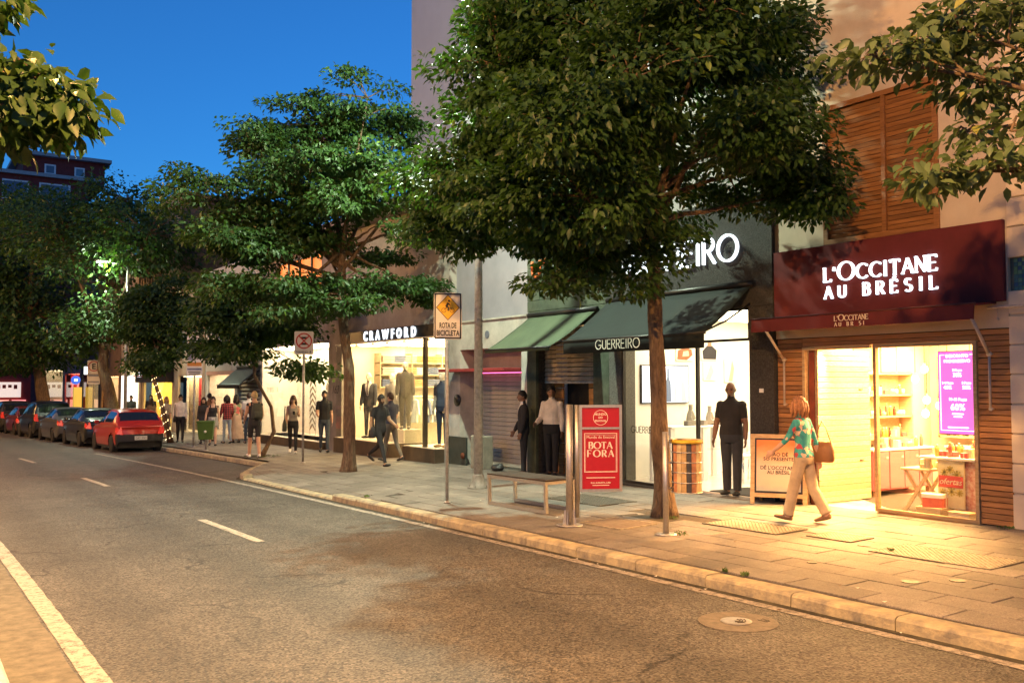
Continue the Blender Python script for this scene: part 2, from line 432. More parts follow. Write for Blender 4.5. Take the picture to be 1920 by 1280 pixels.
# ground sheet to the horizon, the carriageway, far pavement
mb = MB(); G = 700
mb.quad((-G, -G, road_z(-G) - .35), (G, -G, road_z(-G) - .35), (G, G, road_z(G) - .35), (-G, G, road_z(G) - .35))
tag(mb.build('ground', mat('far ground', (.06, .058, .055), .9)), kind='structure')
road = strip('road', M_asph, lambda y: -1.2 + bend(y), lambda y: 9.6 + bend(y) * .6, -14, 130, lambda x, y: road_z(y), 90)

def bay_edge(y):        # kerb line on the shops' side: build-out, then the parking bay
    if y < 20.7: return KERB_X
    if y < 22.3: return KERB_X + (y - 20.7) / 1.6 * .75
    if y < 23.6: return KERB_X + .75 + (y - 22.3) / 1.3 * .78
    return 7.95 + (bend(y) - bend(23.6)) * .55
def ramp_drop(x, y):     # the dropped kerb: the pavement dips to the road here
    k = min(1, max(0, (y - 14.2) / .8)) * min(1, max(0, (21.0 - y) / .8))
    return .085 * k * min(1, max(0, (8.0 - x) / 1.35))
# pavement base sheet (joints show as its dirt); beyond the separate slabs it carries the paving itself
mb = MB(); ys = [-14 + i * .5 for i in range(70)] + [21 + .2 * i for i in range(16)] + [24.5 + 2 * i for i in range(52)]
vs = [(x, y, pave_z(x, y) - (.014 if y < 18.3 else .0) - (ramp_drop(x, y) if x < 7.9 else 0)) for y in ys for x in (bay_edge(y) + .2, max(8.0, bay_edge(y) + .5), 13.2)]
mb.add(vs, [(3 * i + k, 3 * i + k + 1, 3 * i + k + 4, 3 * i + k + 3) for i in range(len(ys) - 1) for k in (0, 1)], 0)
mb.m = [0 if ys[i] < 18 else 1 for i in range(len(ys) - 1) for k in (0, 1)]
def far_paving():
    m = slab_mat('far paving', (.22, .195, .165), .0, 130); n, l = nodes_of(m)
    br = n.new('ShaderNodeTexBrick'); g = n.new('ShaderNodeNewGeometry'); mp = n.new('ShaderNodeMapping')
    mp.inputs['Rotation'].default_value = (0, 0, math.pi / 2)
    br.inputs['Scale'].default_value = 1.0; br.inputs['Brick Width'].default_value = .76; br.inputs['Row Height'].default_value = .345; br.inputs['Mortar Size'].default_value = .012
    br.inputs['Color1'].default_value = (1, 1, 1, 1); br.inputs['Color2'].default_value = (.78, .78, .78, 1); br.inputs['Mortar'].default_value = (.35, .33, .3, 1)
    l.new(g.outputs['Position'], mp.inputs[0]); l.new(mp.outputs[0], br.inputs['Vector'])
    b = n['Principled BSDF']; old = b.inputs['Base Color'].links[0].from_socket
    x = n.new('ShaderNodeMix'); x.data_type = 'RGBA'; x.blend_type = 'MULTIPLY'; x.inputs[0].default_value = 1
    l.new(old, x.inputs[6]); l.new(br.outputs['Color'], x.inputs[7]); l.new(x.outputs[2], b.inputs['Base Color']); return m
pavement = tag(mb.build('pavement', [M_joint, far_paving()]), kind='structure')

# paving slabs, each its own piece, running bond
SW, SL = .345, .755
def slab_mesh(w_, l_):
    mb = MB(); mb.bbox(-w_ / 2, w_ / 2, -l_ / 2, l_ / 2, -.03, 0, .004); return mb.mesh('paving_slab', M_slab)
full = slab_mesh(SW - .010, SL - .010)
count = 0
PITS = [(8.76, 9.43, .42, .42), (8.4, 19.2, .42, .45)]
for r in range(13):
    x = 6.665 + SW * (r + .5)
    if x > 11.05: break
    y = 2.25 + (.37 if r % 2 else 0.0)
    while y < 18.2 and count < 300:
        if not any(abs(x - p[0]) < p[2] and abs(y - p[1]) < p[3] for p in PITS):
            o = put('paving_slab', full, pavement, (x, y, pave_z(x, y) - ramp_drop(x, y) + random.uniform(-.0035, .003)))
            o.rotation_euler = (-SLOPE + random.uniform(-.004, .004), -.02 - (ramp_drop(x - .1, y) - ramp_drop(x + .1, y)) / .2 + random.uniform(-.005, .005), random.uniform(-.004, .004)); count += 1
        y += SL
# kerb stones
kerb = tag(empty('kerb', (KERB_X, 0, 0)), kind='structure')
def kerb_stone(y0, y1, x0, x1, h, b=.018):
    mb = MB(); k = [y0 + .006, (y0 + y1) / 2, y1 - .006]
    jit = [random.uniform(-.006, .006) for _ in range(3)]
    vs = []; prof = [(0.0, -.05), (0.004, h - b * 1.4), (.02, h - .004), (.045, h + .003), (.2, h + .006), (.215, h - .01), (.215, -.05)]
    for i, y in enumerate(k):
        xo = x0 + (x1 - x0) * (i / 2.0)
        for (px, pz) in prof: vs.append((xo + px + jit[i] * (pz > 0), y, road_z(y) + pz + jit[i] * .5 * (pz > 0)))
    n_ = len(prof); fs = [(i * n_ + j, i * n_ + j + 1, (i + 1) * n_ + j + 1, (i + 1) * n_ + j) for i in range(2) for j in range(n_ - 1)]
    fs += [tuple(range(n_)), tuple(2 * n_ + j for j in reversed(range(n_)))]
    mb.add(vs, fs); return mb.build('kerb_stone', M_kerb, kerb)
y = -.63
while y < 62:
    step = 1.0
    if 19.7 < y < 24.2: step = .5
    low = 14.6 <= y < 20.4
    h = .035 if low else .11
    if y >= 20.2: h = .11
    kerb_stone(y, y + step, bay_edge(y), bay_edge(y + step), h)
    y += step
# lowered crossing: a sloping apron of concrete between the low kerb and the slabs
strip('gutter', M_dirt, lambda y: bay_edge(y) - .075 + .02 * math.sin(y * 3), lambda y: bay_edge(y) + .01, 1.0, 60, lambda x, y: road_z(y) + .004, 160)
# painted lines
marks = tag(empty('road_markings', (0, 0, 0)), kind='structure')
strip('edge_line', M_edge, lambda y: 6.215 + bend(y), lambda y: 6.33 + bend(y), 0, 33, lambda x, y: road_z(y) + .004, 80, marks)
strip('near_edge_line', M_white, lambda y: 1.065 + bend(y) + .002 * math.sin(y * 9), lambda y: 1.215 + bend(y) + .005 * math.sin(y * 17.3) * math.sin(y * 5.1), 0, 60, lambda x, y: road_z(y) + .004, 320, marks)
for (a, b_) in ((2.6, 5.2), (11.6, 14.2), (20.7, 23.2), (29.5, 32), (38.5, 41), (47.5, 50)):
    if a > 6: strip('lane_dash', M_white, lambda y: 3.845 + bend(y), lambda y: 3.965 + bend(y), a, b_, lambda x, y: road_z(y) + .004, 24, marks)
# near pavement with its kerb (the camera stands on it)
near = strip('near_pavement', M_slab, lambda y: -7 + bend(y), lambda y: .42 + bend(y), -14, 120, lambda x, y: road_z(y) + .135, 70)
nk = tag(empty('near_kerb', (.5, 0, 0)), kind='structure')
y = 3.2
M_nk = mat('whitewashed kerb', (.55, .52, .48), .85, var=.25, scale=8, bump=.5)
while y < 60:
    mb = MB(); x0, x1 = .42 + bend(y), .62 + bend(y); z = road_z(y + .5)
    mb.bbox(x0, x1, y + .005, y + .995, z - .1, z + .14, .02); mb.build('kerb_stone', M_nk, nk); y += 1.0

strip('channel', mat('concrete channel', (.16, .14, .105), .85, var=.25, scale=9, bump=.6, bscale=60), lambda y: .60 + bend(y), lambda y: 1.045 + bend(y) + .01 * math.sin(y * 5), 0, 60, lambda x, y: road_z(y) + .003, 120)
# manhole cover in the road
mh = empty('manhole_cover', (5.66, 5.26, road_z(5.26)), label='round iron manhole cover in the asphalt beside the kerb line', cat='manhole cover')
mb = MB(); mb.lathe((0, 0, 0), [(.315, .002), (.315, .008), (.30, .010), (.0001, .010)], 48, smooth=False); mb.build('outer_plate', mat('cover concrete', (.145, .125, .10), .8, var=.2, scale=14, bump=.3), mh, True)
mb = MB(); mb.lathe((-.02, .0, 0), [(.125, .011), (.125, .016), (.112, .019), (.0001, .019)], 36, smooth=False); mb.build('inner_lid', mat('lid iron', (.36, .34, .30), .45, .6, var=.2, scale=20), mh, True)
mb = MB()
for a in range(3): mb.tube([(-.02 + (.03 + .022 * a) * math.cos(t), (.03 + .022 * a) * math.sin(t), .020) for t in [R(x) for x in range(200 + 15 * a, 400 - 20 * a, 15)]], .005, 5)
mb.build('lid_rings', M_iron, mh, True)
me = text_mesh('SB', .10, .001); me.materials.append(M_iron); o = link('cast_letters', me, mh, (.16, -.05, .012), (-math.pi / 2, 0, 0)); o.rotation_euler = (-math.pi / 2, 0, R(-90))
for v in me.vertices: v.co = (v.co.x, v.co.y, v.co.z)

# ribbed inspection covers in the pavement
def ribbed_cover(cx, cy, lx, ly, n, label, mcol, ang=45):
    t = empty('inspection_cover', (cx, cy, pave_z(cx, cy) + .004), label=label, cat='cover'); t.rotation_euler = (-SLOPE, -.02, 0)
    mb = MB(); mb.box(-lx / 2, lx / 2, -ly / 2, ly / 2, -.01, .004); mb.build('plate', mcol, t, True)
    fr = MB(); k = .025
    fr.box(-lx / 2 - k, lx / 2 + k, -ly / 2 - k, -ly / 2, -.01, .007); fr.box(-lx / 2 - k, lx / 2 + k, ly / 2, ly / 2 + k, -.01, .007)
    fr.box(-lx / 2 - k, -lx / 2, -ly / 2, ly / 2, -.01, .007); fr.box(lx / 2, lx / 2 + k, -ly / 2, ly / 2, -.01, .007)
    fr.build('frame', M_iron, t, True)
    rb = MB(); d = ly / n
    for i in range(n + int(lx / d)):
        # diagonal ribs clipped to the plate
        y0 = -ly / 2 - lx + (i + .5) * d * 1.0
        p = []
        a = (-lx / 2, y0); b_ = (lx / 2, y0 + lx)
        t0, t1 = 0.0, 1.0
        if b_[1] < -ly / 2 or a[1] > ly / 2: continue
        if a[1] < -ly / 2: t0 = (-ly / 2 - a[1]) / lx
        if b_[1] > ly / 2: t1 = (ly / 2 - a[1]) / lx
        if t1 - t0 < .04: continue
        p0 = Vector((a[0] + lx * t0, a[1] + lx * t0, .004)); p1 = Vector((a[0] + lx * t1, a[1] + lx * t1, .004))
        q = Vector((-.7, .7, 0)) * d * .17; up = Vector((0, 0, .007))
        rb.add([p0 - q, p0 + q, p1 + q, p1 - q, p0 - q * .5 + up, p0 + q * .5 + up, p1 + q * .5 + up, p1 - q * .5 + up], [(4, 5, 6, 7), (0, 1, 5, 4), (1, 2, 6, 5), (2, 3, 7, 6), (3, 0, 4, 7)])
    rb.build('ribs', mcol, t, True)
    return t
M_cov = mat('ribbed cover concrete', (.27, .23, .17), .7, var=.25, scale=12, bump=.2)
ribbed_cover(8.86, 5.46, .60, 1.25, 22, 'large ribbed inspection cover in the pavement outside the burgundy shop', M_cov)
ribbed_cover(8.92, 8.02, .52, 1.15, 20, 'ribbed inspection cover in the pavement beside the litter bin post', M_cov)
ribbed_cover(9.05, 6.85, .38, .55, 12, 'small ribbed inspection cover between the two larger ones', M_cov)
ribbed_cover(9.1, 11.5, .7, 1.3, 22, 'dark ribbed inspection cover behind the red advertising totem', mat('dark cover', (.07, .065, .055), .7, var=.25, scale=12))
t = empty('access_hatch', (7.85, 9.35, pave_z(7.85, 9.35) + .004), label='plain square hatch in the pavement between totem and litter bin post', cat='cover'); t.rotation_euler = (-SLOPE, -.02, .05)
MB().box(-.3, .3, -.38, .38, -.01, .005).build('plate', mat('hatch concrete', (.16, .125, .095), .8, var=.2, scale=10, bump=.3), t, True)
fr = MB(); fr.box(-.32, .32, -.40, -.38, -.01, .009); fr.box(-.32, .32, .38, .40, -.01, .009); fr.box(-.32, -.30, -.38, .38, -.01, .009); fr.box(.30, .32, -.38, .38, -.01, .009)
fr.build('frame', mat('hatch angle', (.35, .30, .22), .5, .3, var=.3, scale=12), t, True)
for (x, y, w_) in ((7.9, 4.75, .07), (7.55, 4.98, .08), (8.8, 6.35, .07), (7.62, 6.1, .05)):
    mb = MB(); mb.lathe((0, 0, 0), [(w_, 0), (w_, .006), (.0001, .008)], 20, smooth=False)
    o = mb.build('valve_cap', M_iron, None, loc=(x, y, pave_z(x, y) + .001)); W[o.name] = Vector(o.location)
    tag(o, 'small round iron valve cap set flush in the pavement slabs', 'valve cap', 'valve caps in the pavement')
# grass tufts and bits of litter
def grass(name, label, spots, n=60, h=.07):
    mb = MB()
    for (cx, cy, r) in spots:
        for _ in range(n):
            a, d = random.uniform(0, 6.28), r * math.sqrt(random.random()); x, y = cx + d * math.cos(a), cy + d * math.sin(a); z = pave_z(x, y)
            t = random.uniform(0, 6.28); k = random.uniform(.4, 1.2) * h; lx, ly = math.cos(t) * k * .6, math.sin(t) * k * .6
            mb.add([(x - .004 * math.sin(t), y + .004 * math.cos(t), z), (x + .004 * math.sin(t), y - .004 * math.cos(t), z), (x + lx * .5 + .003, y + ly * .5, z + k * .7), (x + lx, y + ly, z + k * .8)], [(0, 1, 2), (0, 2, 3)])
    return tag(mb.build(name, mat('grass blades', (.07, .13, .02), .7, var=.3, scale=9)), label, 'grass', kind='stuff')
grass('grass', 'grass tufts at the tree pits and post feet', [(7.85, 8.2, .12), (8.7, 25.4, .35), (8.3, 25.9, .25), (8.5, 25.2, .3), (8.62, 9.2, .12), (6.68, 14.5, .05), (8.7, 5.95, .03), (6.66, 6.35, .03), (6.66, 6.1, .04), (10.93, 5.95, .10)], 40, .045)
mb = MB()
for _ in range(40):
    y = random.uniform(3.5, 14); x = random.choice([random.uniform(6.25, 6.4), random.uniform(6.7, 9.5)]); z = (road_z(y) if x < 6.41 else pave_z(x, y)) + .006
    a = random.uniform(0, 6.3); s_ = random.uniform(.012, .035)
    mb.add([(x + s_ * math.cos(a + k * 1.57), y + s_ * .6 * math.sin(a + k * 1.57), z + .006 * (k % 2)) for k in range(4)], [(0, 1, 2, 3)], 0 if random.random() < .35 else 1)
tag(mb.build('litter', [mat('paper scrap', (.6, .58, .52), .9, var=0), mat('dry leaf', (.12, .07, .03), .9, var=.3)]), 'paper scraps and dry leaves scattered along the kerb', 'litter', kind='stuff')
# earth in the tree pits
for i, (x, y, w_, l_) in enumerate(((8.76, 9.43, .45, .5), (8.4, 19.2, .45, .5), (8.6, 25.5, .36, .6), (8.5, 35.4, .40, .5))):
    mb = MB(); mb.box(x - w_, x + w_, y - l_, y + l_, pave_z(x, y) - .03, pave_z(x, y) - (.012 if i < 2 else -.003)); o = mb.build('tree_pit_soil', mat('soil', (.045, .032, .02), .95, var=.4, scale=14, bump=.8, bscale=40)); tag(o, kind='structure')
# ================================================================== buildings
def plaster(name, col, var=.12, scale=1.2, bump=.25): return mat(name, col, .9, var=var, scale=scale, bump=bump, bscale=50)
def wood(name, c1, c2, rough=.55):
    if name in MATS: return MATS[name]
    m = bpy.data.materials.new(name); m.use_nodes = True; n, l = nodes_of(m); b = n['Principled BSDF']
    g = n.new('ShaderNodeNewGeometry'); oi = n.new('ShaderNodeObjectInfo')
    mp = n.new('ShaderNodeMapping'); mp.inputs['Scale'].default_value = (10, 1.6, 26)
    ad = n.new('ShaderNodeVectorMath'); ad.operation = 'ADD'
    mu = n.new('ShaderNodeVectorMath'); mu.operation = 'SCALE'; mu.inputs[0].default_value = (7, 31, 3)
    l.new(oi.outputs['Random'], mu.inputs['Scale']); l.new(g.outputs['Position'], ad.inputs[0]); l.new(mu.outputs[0], ad.inputs[1]); l.new(ad.outputs[0], mp.inputs[0])
    t = n.new('ShaderNodeTexNoise'); t.inputs['Scale'].default_value = 1.6; t.inputs['Detail'].default_value = 7; t.inputs['Roughness'].default_value = .65; t.inputs['Distortion'].default_value = .6
    l.new(mp.outputs[0], t.inputs['Vector'])
    r = n.new('ShaderNodeValToRGB'); r.color_ramp.elements[0].position = .33; r.color_ramp.elements[1].position = .66
    r.color_ramp.elements[0].color = (*c1, 1); r.color_ramp.elements[1].color = (*c2, 1); l.new(t.outputs[0], r.inputs[0])
    rr = n.new('ShaderNodeValToRGB'); rr.color_ramp.elements[0].color = (.62, .62, .62, 1); rr.color_ramp.elements[1].color = (1.1, 1.1, 1.1, 1); l.new(oi.outputs['Random'], rr.inputs[0])
    x = n.new('ShaderNodeMix'); x.data_type = 'RGBA'; x.blend_type = 'MULTIPLY'; x.inputs[0].default_value = 1; l.new(r.outputs[0], x.inputs[6]); l.new(rr.outputs[0], x.inputs[7])
    l.new(x.outputs[2], b.inputs['Base Color']); b.inputs['Roughness'].default_value = rough
    bp = n.new('ShaderNodeBump'); bp.inputs['Strength'].default_value = .25; bp.inputs['Distance'].default_value = .005; l.new(t.outputs[0], bp.inputs['Height']); l.new(bp.outputs[0], b.inputs['Normal'])
    MATS[name] = m; return m
M_slat = wood('stained slat wood', (.26, .105, .03), (.46, .22, .075))
M_pale = wood('pale pine', (.42, .29, .15), (.62, .46, .27))
M_louv = wood('louvre wood', (.20, .08, .022), (.34, .15, .05))
M_glass = glass('shop glass', (.96, .98, .97), 1.0)
M_black = mat('black enamel', (.012, .012, .013), .35, var=.1)
M_dark = mat('dark bronze frame', (.03, .028, .026), .4, .4, var=.1)
M_burg = mat('burgundy canvas', (.105, .014, .016), .85, var=.12, scale=3, bump=.15, bscale=300)
M_intw = mat('interior white', (.80, .77, .70), .8, var=.03)
M_floor = mat('interior floor', (.55, .50, .42), .35, var=.08, scale=3)
M_chrome = mat('chrome', (.7, .68, .66), .15, 1.0, var=0)
M_wpl = mat('white laminate', (.78, .75, .70), .4, var=.03)
WARM, NEUT, GOLD = (1.0, .74, .40), (1.0, .82, .56), (1.0, .74, .40)
L_white = glow('letter white', (.84, .92, 1.0), 1.35)

def panel_light(parent, x0, x1, y0, y1, z, col, s, name='ceiling_light'):
    s *= 2.4
    k = 'panel %.2f %.2f %.1f' % (col[1], col[2], s)
    mb = MB(); mb.box(x0, x1, y0, y1, z - .02, z); return mb.build(name, glow(k, col, s), parent)
def room(parent, x0, x1, y0, y1, z0, z1, mw, mf, mc=None):
    t = .06
    B('floor', mf, parent, x0, x1, y0, y1, z0 - t, z0)
    B('ceiling', mc or mw, parent, x0, x1, y0, y1, z1, z1 + t)
    B('back_wall', mw, parent, x1, x1 + t, y0, y1, z0 - t, z1 + t)
    B('side_wall', mw, parent, x0, x1 + t, y0 - t, y0, z0 - t, z1 + t)
    B('side_wall', mw, parent, x0, x1 + t, y1, y1 + t, z0 - t, z1 + t)
def frame_yz(name, m, parent, x0, x1, y0, y1, z0, z1, k=.05, sides='lrtb'):
    mb = MB()
    if 'l' in sides: mb.box(x0, x1, y1 - k, y1, z0, z1)
    if 'r' in sides: mb.box(x0, x1, y0, y0 + k, z0, z1)
    if 't' in sides: mb.box(x0, x1, y0 + k, y1 - k, z1 - k, z1)
    if 'b' in sides: mb.box(x0, x1, y0 + k, y1 - k, z0, z0 + k)
    return mb.build(name, m, parent)
def slats(parent, m, x, y0, y1, z0, z1, pitch, th=.022, gap=.008, name='slat', tilt=0.0, jit=.003):
    mb = MB(); mb.bbox(-th / 2, th / 2, -(y1 - y0) / 2, (y1 - y0) / 2, -(pitch - gap) / 2, (pitch - gap) / 2, min(.004, th * .3)); me = mb.mesh(name, m)
    n = int(round((z1 - z0) / pitch)); pitch = (z1 - z0) / n
    for i in range(n):
        put(name, me, parent, (x + random.uniform(-jit, jit), (y0 + y1) / 2, z0 + pitch * (i + .5)), (0, tilt, 0))

# ---------------------------------------------------------------- cosmetics shop in burgundy and slatted wood
FA = .10
A = empty('cosmetics_shop', (FACE, 7.6, 0), label='burgundy fronted cosmetics shop clad in stained wooden slats', cat='shop')
M_beige = plaster('beige plaster', (.50, .41, .31), .13, .9)
B('upper_wall', M_beige, A, 11.0, 11.3, 5.9, 6.74, 3.8, 9.5); B('upper_wall', M_beige, A, 11.0, 11.3, 8.5, 9.4, 3.8, 9.5); B('upper_wall', M_beige, A, 11.0, 11.3, 6.74, 8.5, 5.78, 9.5)
B('lintel_wall', M_beige, A, 11.0, 11.25, 5.9, 9.4, 2.50, 3.8)
B('sheathing', mat('slat backing', (.035, .02, .012), .9, var=.1), A, 11.035, 11.2, 5.9, 6.30, .05, 2.5); B('sheathing', MATS['slat backing'], A, 11.035, 11.2, 8.92, 9.4, .05, 2.5)
B('sheathing', MATS['slat backing'], A, 11.035, 11.2, 6.3, 8.92, 2.37, 2.5)
slats(A, M_slat, 11.02, 5.9, 6.30, .14, 2.49, .069); slats(A, M_slat, 11.02, 8.93, 9.385, .10, 2.49, .069)
B('slat', M_slat, A, 11.008, 11.035, 6.305, 8.925, 2.43, 2.49, .004); B('slat', M_slat, A, 11.008, 11.035, 6.305, 8.925, 2.365, 2.425, .004)
B('base_board', M_slat, A, 10.985, 11.04, 5.9, 7.72, -.02, .125, .006)
# framed display window and door opening
M_wfr = wood('window frame wood', (.40, .25, .11), (.60, .42, .22))
frame_yz('window_frame', M_wfr, A, 10.985, 11.05, 6.305, 7.745, .13, 2.36, .045)
B('window_pane', M_glass, A, 11.01, 11.018, 6.35, 7.70, .175, 2.315)
frame_yz('door_frame', M_wfr, A, 10.99, 11.06, 7.75, 8.92, .08, 2.36, .045, 'lt')
dr = B('folded_door', M_pale, A, 11.07, 12.27, 8.735, 8.76, .12, 2.33)
mb = MB(); mb.bbox(-.6, .6, -.012, .012, -.0365, .0365, .004); me = mb.mesh('slat', M_pale)
for i in range(28): put('slat', me, dr, (11.67, 8.722, .16 + i * .0785))
for z in (.7, 1.75): mb = MB(); mb.tube([(12.0, 8.70, z), (12.08, 8.70, z)], .012, 6); mb.build('handle', M_iron, dr)
B('door_post', mat('red brown post', (.22, .05, .025), .5, var=.2), A, 11.06, 11.13, 8.77, 8.86, .1, 2.33)
# fascia and the folded awning with its valance
B('fascia', M_burg, A, 10.93, 10.995, 5.915, 9.375, 2.815, 3.79, .006)
mb = MB(); mb.prism([(10.99, 2.82), (10.5, 2.77), (10.49, 2.59), (10.5, 2.585), (10.515, 2.75), (10.99, 2.79)], 'y', 6.04, 9.43); aw = mb.build('awning', M_burg, A)
mb = MB(); mb.tube([(10.5, 6.02, 2.775), (10.5, 9.44, 2.775)], .014, 6); mb.build('front_bar', mat('burgundy bar', (.06, .01, .01), .5, var=.1), aw)
for y in (9.2, 6.11):
    mb = MB(); mb.tube([(10.5, y - .04, 2.6), (10.93, y, 2.18)], .020, 8); mb.tube([(10.93, y, 2.20), (10.93, y, 1.53)], .015, 8)
    mb.ball((10.93, y, 2.19), .034); mb.ball((10.94, y, 1.53), .026); mb.tube([(10.93, y, 2.19), (11.0, y, 2.19)], .012, 6); mb.tube([(10.94, y, 1.53), (11.0, y, 1.53)], .012, 6)
    mb.build('awning_arm', mat('arm grey paint', (.42, .36, .30), .5, var=.15, scale=20), aw)
mb = MB(); mb.tube([(10.9, 5.62, 2.74), (10.9, 6.1, 2.74)], .018, 8); mb.tube([(10.9, 5.98, 2.74), (10.9, 5.98, 2.62)], .006, 5); mb.ball((10.9, 5.98, 2.60), .018); mb.build('roller_end', MATS['arm grey paint'], aw)
word("L'OCCITANE", .195, .030, .035, L_white, A, (10.925, 8.44, 3.265), 1.70, serif=.085, thin=.017, big={0: 1.0, 2: 1.28})
word('AU BRÉSIL', .165, .029, .035, L_white, A, (10.925, 8.44, 3.03), 1.70, serif=.085, thin=.016)
M_cream = mat('cream print', (.72, .60, .45), .8, var=.1, scale=30)
word("L'OCCITANE", .066, .013, .003, M_cream, A, (10.488, 7.97, 2.672), .52, name='valance_lettering', serif=.085, thin=.007, big={2: 1.25}, joined=True)
word('AU BR SI', .05, .011, .003, M_cream, A, (10.488, 7.97, 2.60), .46, name='valance_lettering', serif=.085, thin=.006, joined=True)
# upper shutters of horizontal louvres
us = frame_yz('shutter_frame', M_louv, A, 10.97, 11.06, 6.74, 8.5, 3.80, 5.78, .07)
B('shutter_back', MATS['slat backing'], A, 11.045, 11.07, 6.8, 8.45, 3.85, 5.72); B('shutter_mullion', M_louv, A, 10.98, 11.05, 7.50, 7.56, 3.87, 5.71)
for (a, b_) in ((6.815, 7.495), (7.565, 8.425)): slats(us, M_louv, 11.015, a, b_, 3.88, 5.70, .062, .014, .006, 'louvre', R(-18))
# interior
room(A, 11.1, 14.8, 5.95, 9.32, FA, 2.62, mat('shop warm white', (.80, .70, .55), .8, var=.03), mat('patterned tile floor', (.62, .52, .40), .4, var=.25, scale=5))
panel_light(A, 11.3, 14.3, 6.4, 9.0, 2.60, (1.0, .58, .22), 15.0)
for y in (6.6, 7.2, 7.95, 8.5):          # warm spotlights over the window and doorway
    mb = MB(); mb.tube([(11.42, y, 2.58), (11.40, y, 2.52), (11.33, y, 2.45)], [.03, .045, .05], 10); so_ = mb.build('spotlight', M_wpl, A)
    mb = MB(); mb.tube([(11.332, y, 2.452), (11.322, y, 2.442)], .042, 10); mb.build('lamp_face', glow('spot amber', (1, .62, .28), 14), so_)
    ld = bpy.data.lights.new('shop_spot', 'SPOT'); ld.energy = 1000; ld.color = (1.0, .47, .14); ld.spot_size = R(95); ld.spot_blend = .9; ld.shadow_soft_size = .06
    lo = bpy.data.objects.new('spot_light', ld); COL.objects.link(lo); lo.parent = so_; lo.location = Vector((11.30, y, 2.42)) - W[so_.name]
    lo.rotation_euler = Vector((-1.6, 0, -2.3)).to_track_quat('-Z', 'Y').to_euler()
CAB = mat('pink cabinet', (.62, .13, .14), .5, var=.05)
def cabinet(name, label, x0, x1, y0, y1, z0, z1, doors, face):
    t = empty(name, ((x0 + x1) / 2, (y0 + y1) / 2, FA), label=label, cat='cabinet')
    B('carcass', CAB, t, x0, x1, y0, y1, z0 + .1, z1); B('worktop', M_wpl, t, x0 - .02, x1 + .02, y0 - .02, y1 + .02, z1, z1 + .03)
    n = doors
    for i in range(n):
        if face == 'y':
            a = x0 + (x1 - x0) * i / n + .012; b_ = x0 + (x1 - x0) * (i + 1) / n - .012
            d = B('door', CAB, t, a, b_, y0 - .02, y0 - .002, z0 + .12, z1 - .02, .004); B('handle', M_cream, d, b_ - .07, b_ - .03, y0 - .03, y0 - .02, z1 - .12, z1 - .09)
        else:
            a = y0 + (y1 - y0) * i / n + .012; b_ = y0 + (y1 - y0) * (i + 1) / n - .012
            d = B('door', CAB, t, x0 - .02, x0 - .002, a, b_, z0 + .12, z1 - .02, .004); B('handle', M_cream, d, x0 - .03, x0 - .02, a + .03, a + .07, z1 - .12, z1 - .09)
    for (x, y) in ((x0 + .05, y0 + .05), (x1 - .05, y0 + .05), (x0 + .05, y1 - .05), (x1 - .05, y1 - .05)):
        B('foot', mat('brown foot', (.12, .06, .03), .6), t, x - .03, x + .03, y - .03, y + .03, z0, z0 + .1)
    return t
cabinet('low_cabinet', 'pink low cabinet along the wall beside the entrance of the cosmetics shop', 12.45, 14.0, 8.80, 9.30, FA, .80, 4, 'y')
cabinet('low_cabinet', 'pink low cabinet across the back of the cosmetics shop', 14.3, 14.78, 7.2, 8.75, FA, .80, 3, 'x')
M_pine = wood('shelf pine', (.50, .36, .20), (.66, .50, .32), .6)
def shelving(label, x0, x1, y0, y1, z0, z1, n, axis):
    t = empty('shelf_unit', ((x0 + x1) / 2, (y0 + y1) / 2, z0), label=label, cat='shelves')
    zs = [z0 + (z1 - z0) * i / (n - 1) for i in range(n)]
    for z in zs: B('shelf', M_pine, t, x0, x1, y0, y1, z, z + .025)
    if axis == 'x':
        for x in (x0, x1 - .025): B('side_panel', M_pine, t, x - .002, x + .027, y0, y1, z0 - .01, z1 + .05)
        B('back_panel', M_pine, t, x0, x1, y1 - .012, y1 + .004, z0, z1)
    else:
        for y in (y0, y1 - .025): B('side_panel', M_pine, t, x0, x1, y - .002, y + .027, z0 - .01, z1 + .05)
        B('back_panel', M_pine, t, x1 - .012, x1 + .004, y0, y1, z0, z1)
    return zs
z1s = shelving('pine wall shelves on the entrance side wall of the cosmetics shop', 12.5, 13.9, 9.06, 9.31, .95, 1.98, 4, 'x')
z2s = shelving('pine wall shelves on the back wall of the cosmetics shop', 14.5, 14.79, 7.25, 9.0, .95, 2.25, 5, 'y')
BOT = []
for i, (r, h, c, cap) in enumerate([(.03, .16, (.75, .45, .12), (.9, .85, .7)), (.026, .2, (.55, .12, .1), (.85, .7, .3)), (.035, .11, (.85, .78, .6), (.5, .3, .12)), (.024, .15, (.12, .05, .03), (.02, .02, .02)), (.04, .08, (.80, .55, .35), (.8, .75, .6))]):
    mb = MB(); mb.lathe((0, 0, 0), [(r, 0), (r, h * .68), (r * .85, h * .76), (r * .4, h * .8), (r * .4, h * .84)], 10, 0); mb.lathe((0, 0, 0), [(r * .5, h * .84), (r * .5, h), (r * .3, h)], 10, 1)
    BOT.append(mb.mesh('bottle', [mat('bottle %d' % i, c, .25, var=.05), mat('bottle cap %d' % i, cap, .4, var=0)]))
BXM = []
for i, (sx, sy, sz, c) in enumerate([(.12, .09, .07, (.72, .12, .12)), (.1, .1, .12, (.82, .7, .5)), (.16, .1, .06, (.75, .4, .18)), (.09, .08, .16, (.55, .55, .35))]):
    mb = MB(); mb.bbox(-sx / 2, sx / 2, -sy / 2, sy / 2, 0, sz, .004); mb.box(-sx / 2 - .001, sx / 2 + .001, -.008, .008, -.0005, sz + .001, 1); BXM.append(mb.mesh('gift_box', [mat('box %d' % i, c, .5, var=.06), M_cream]))
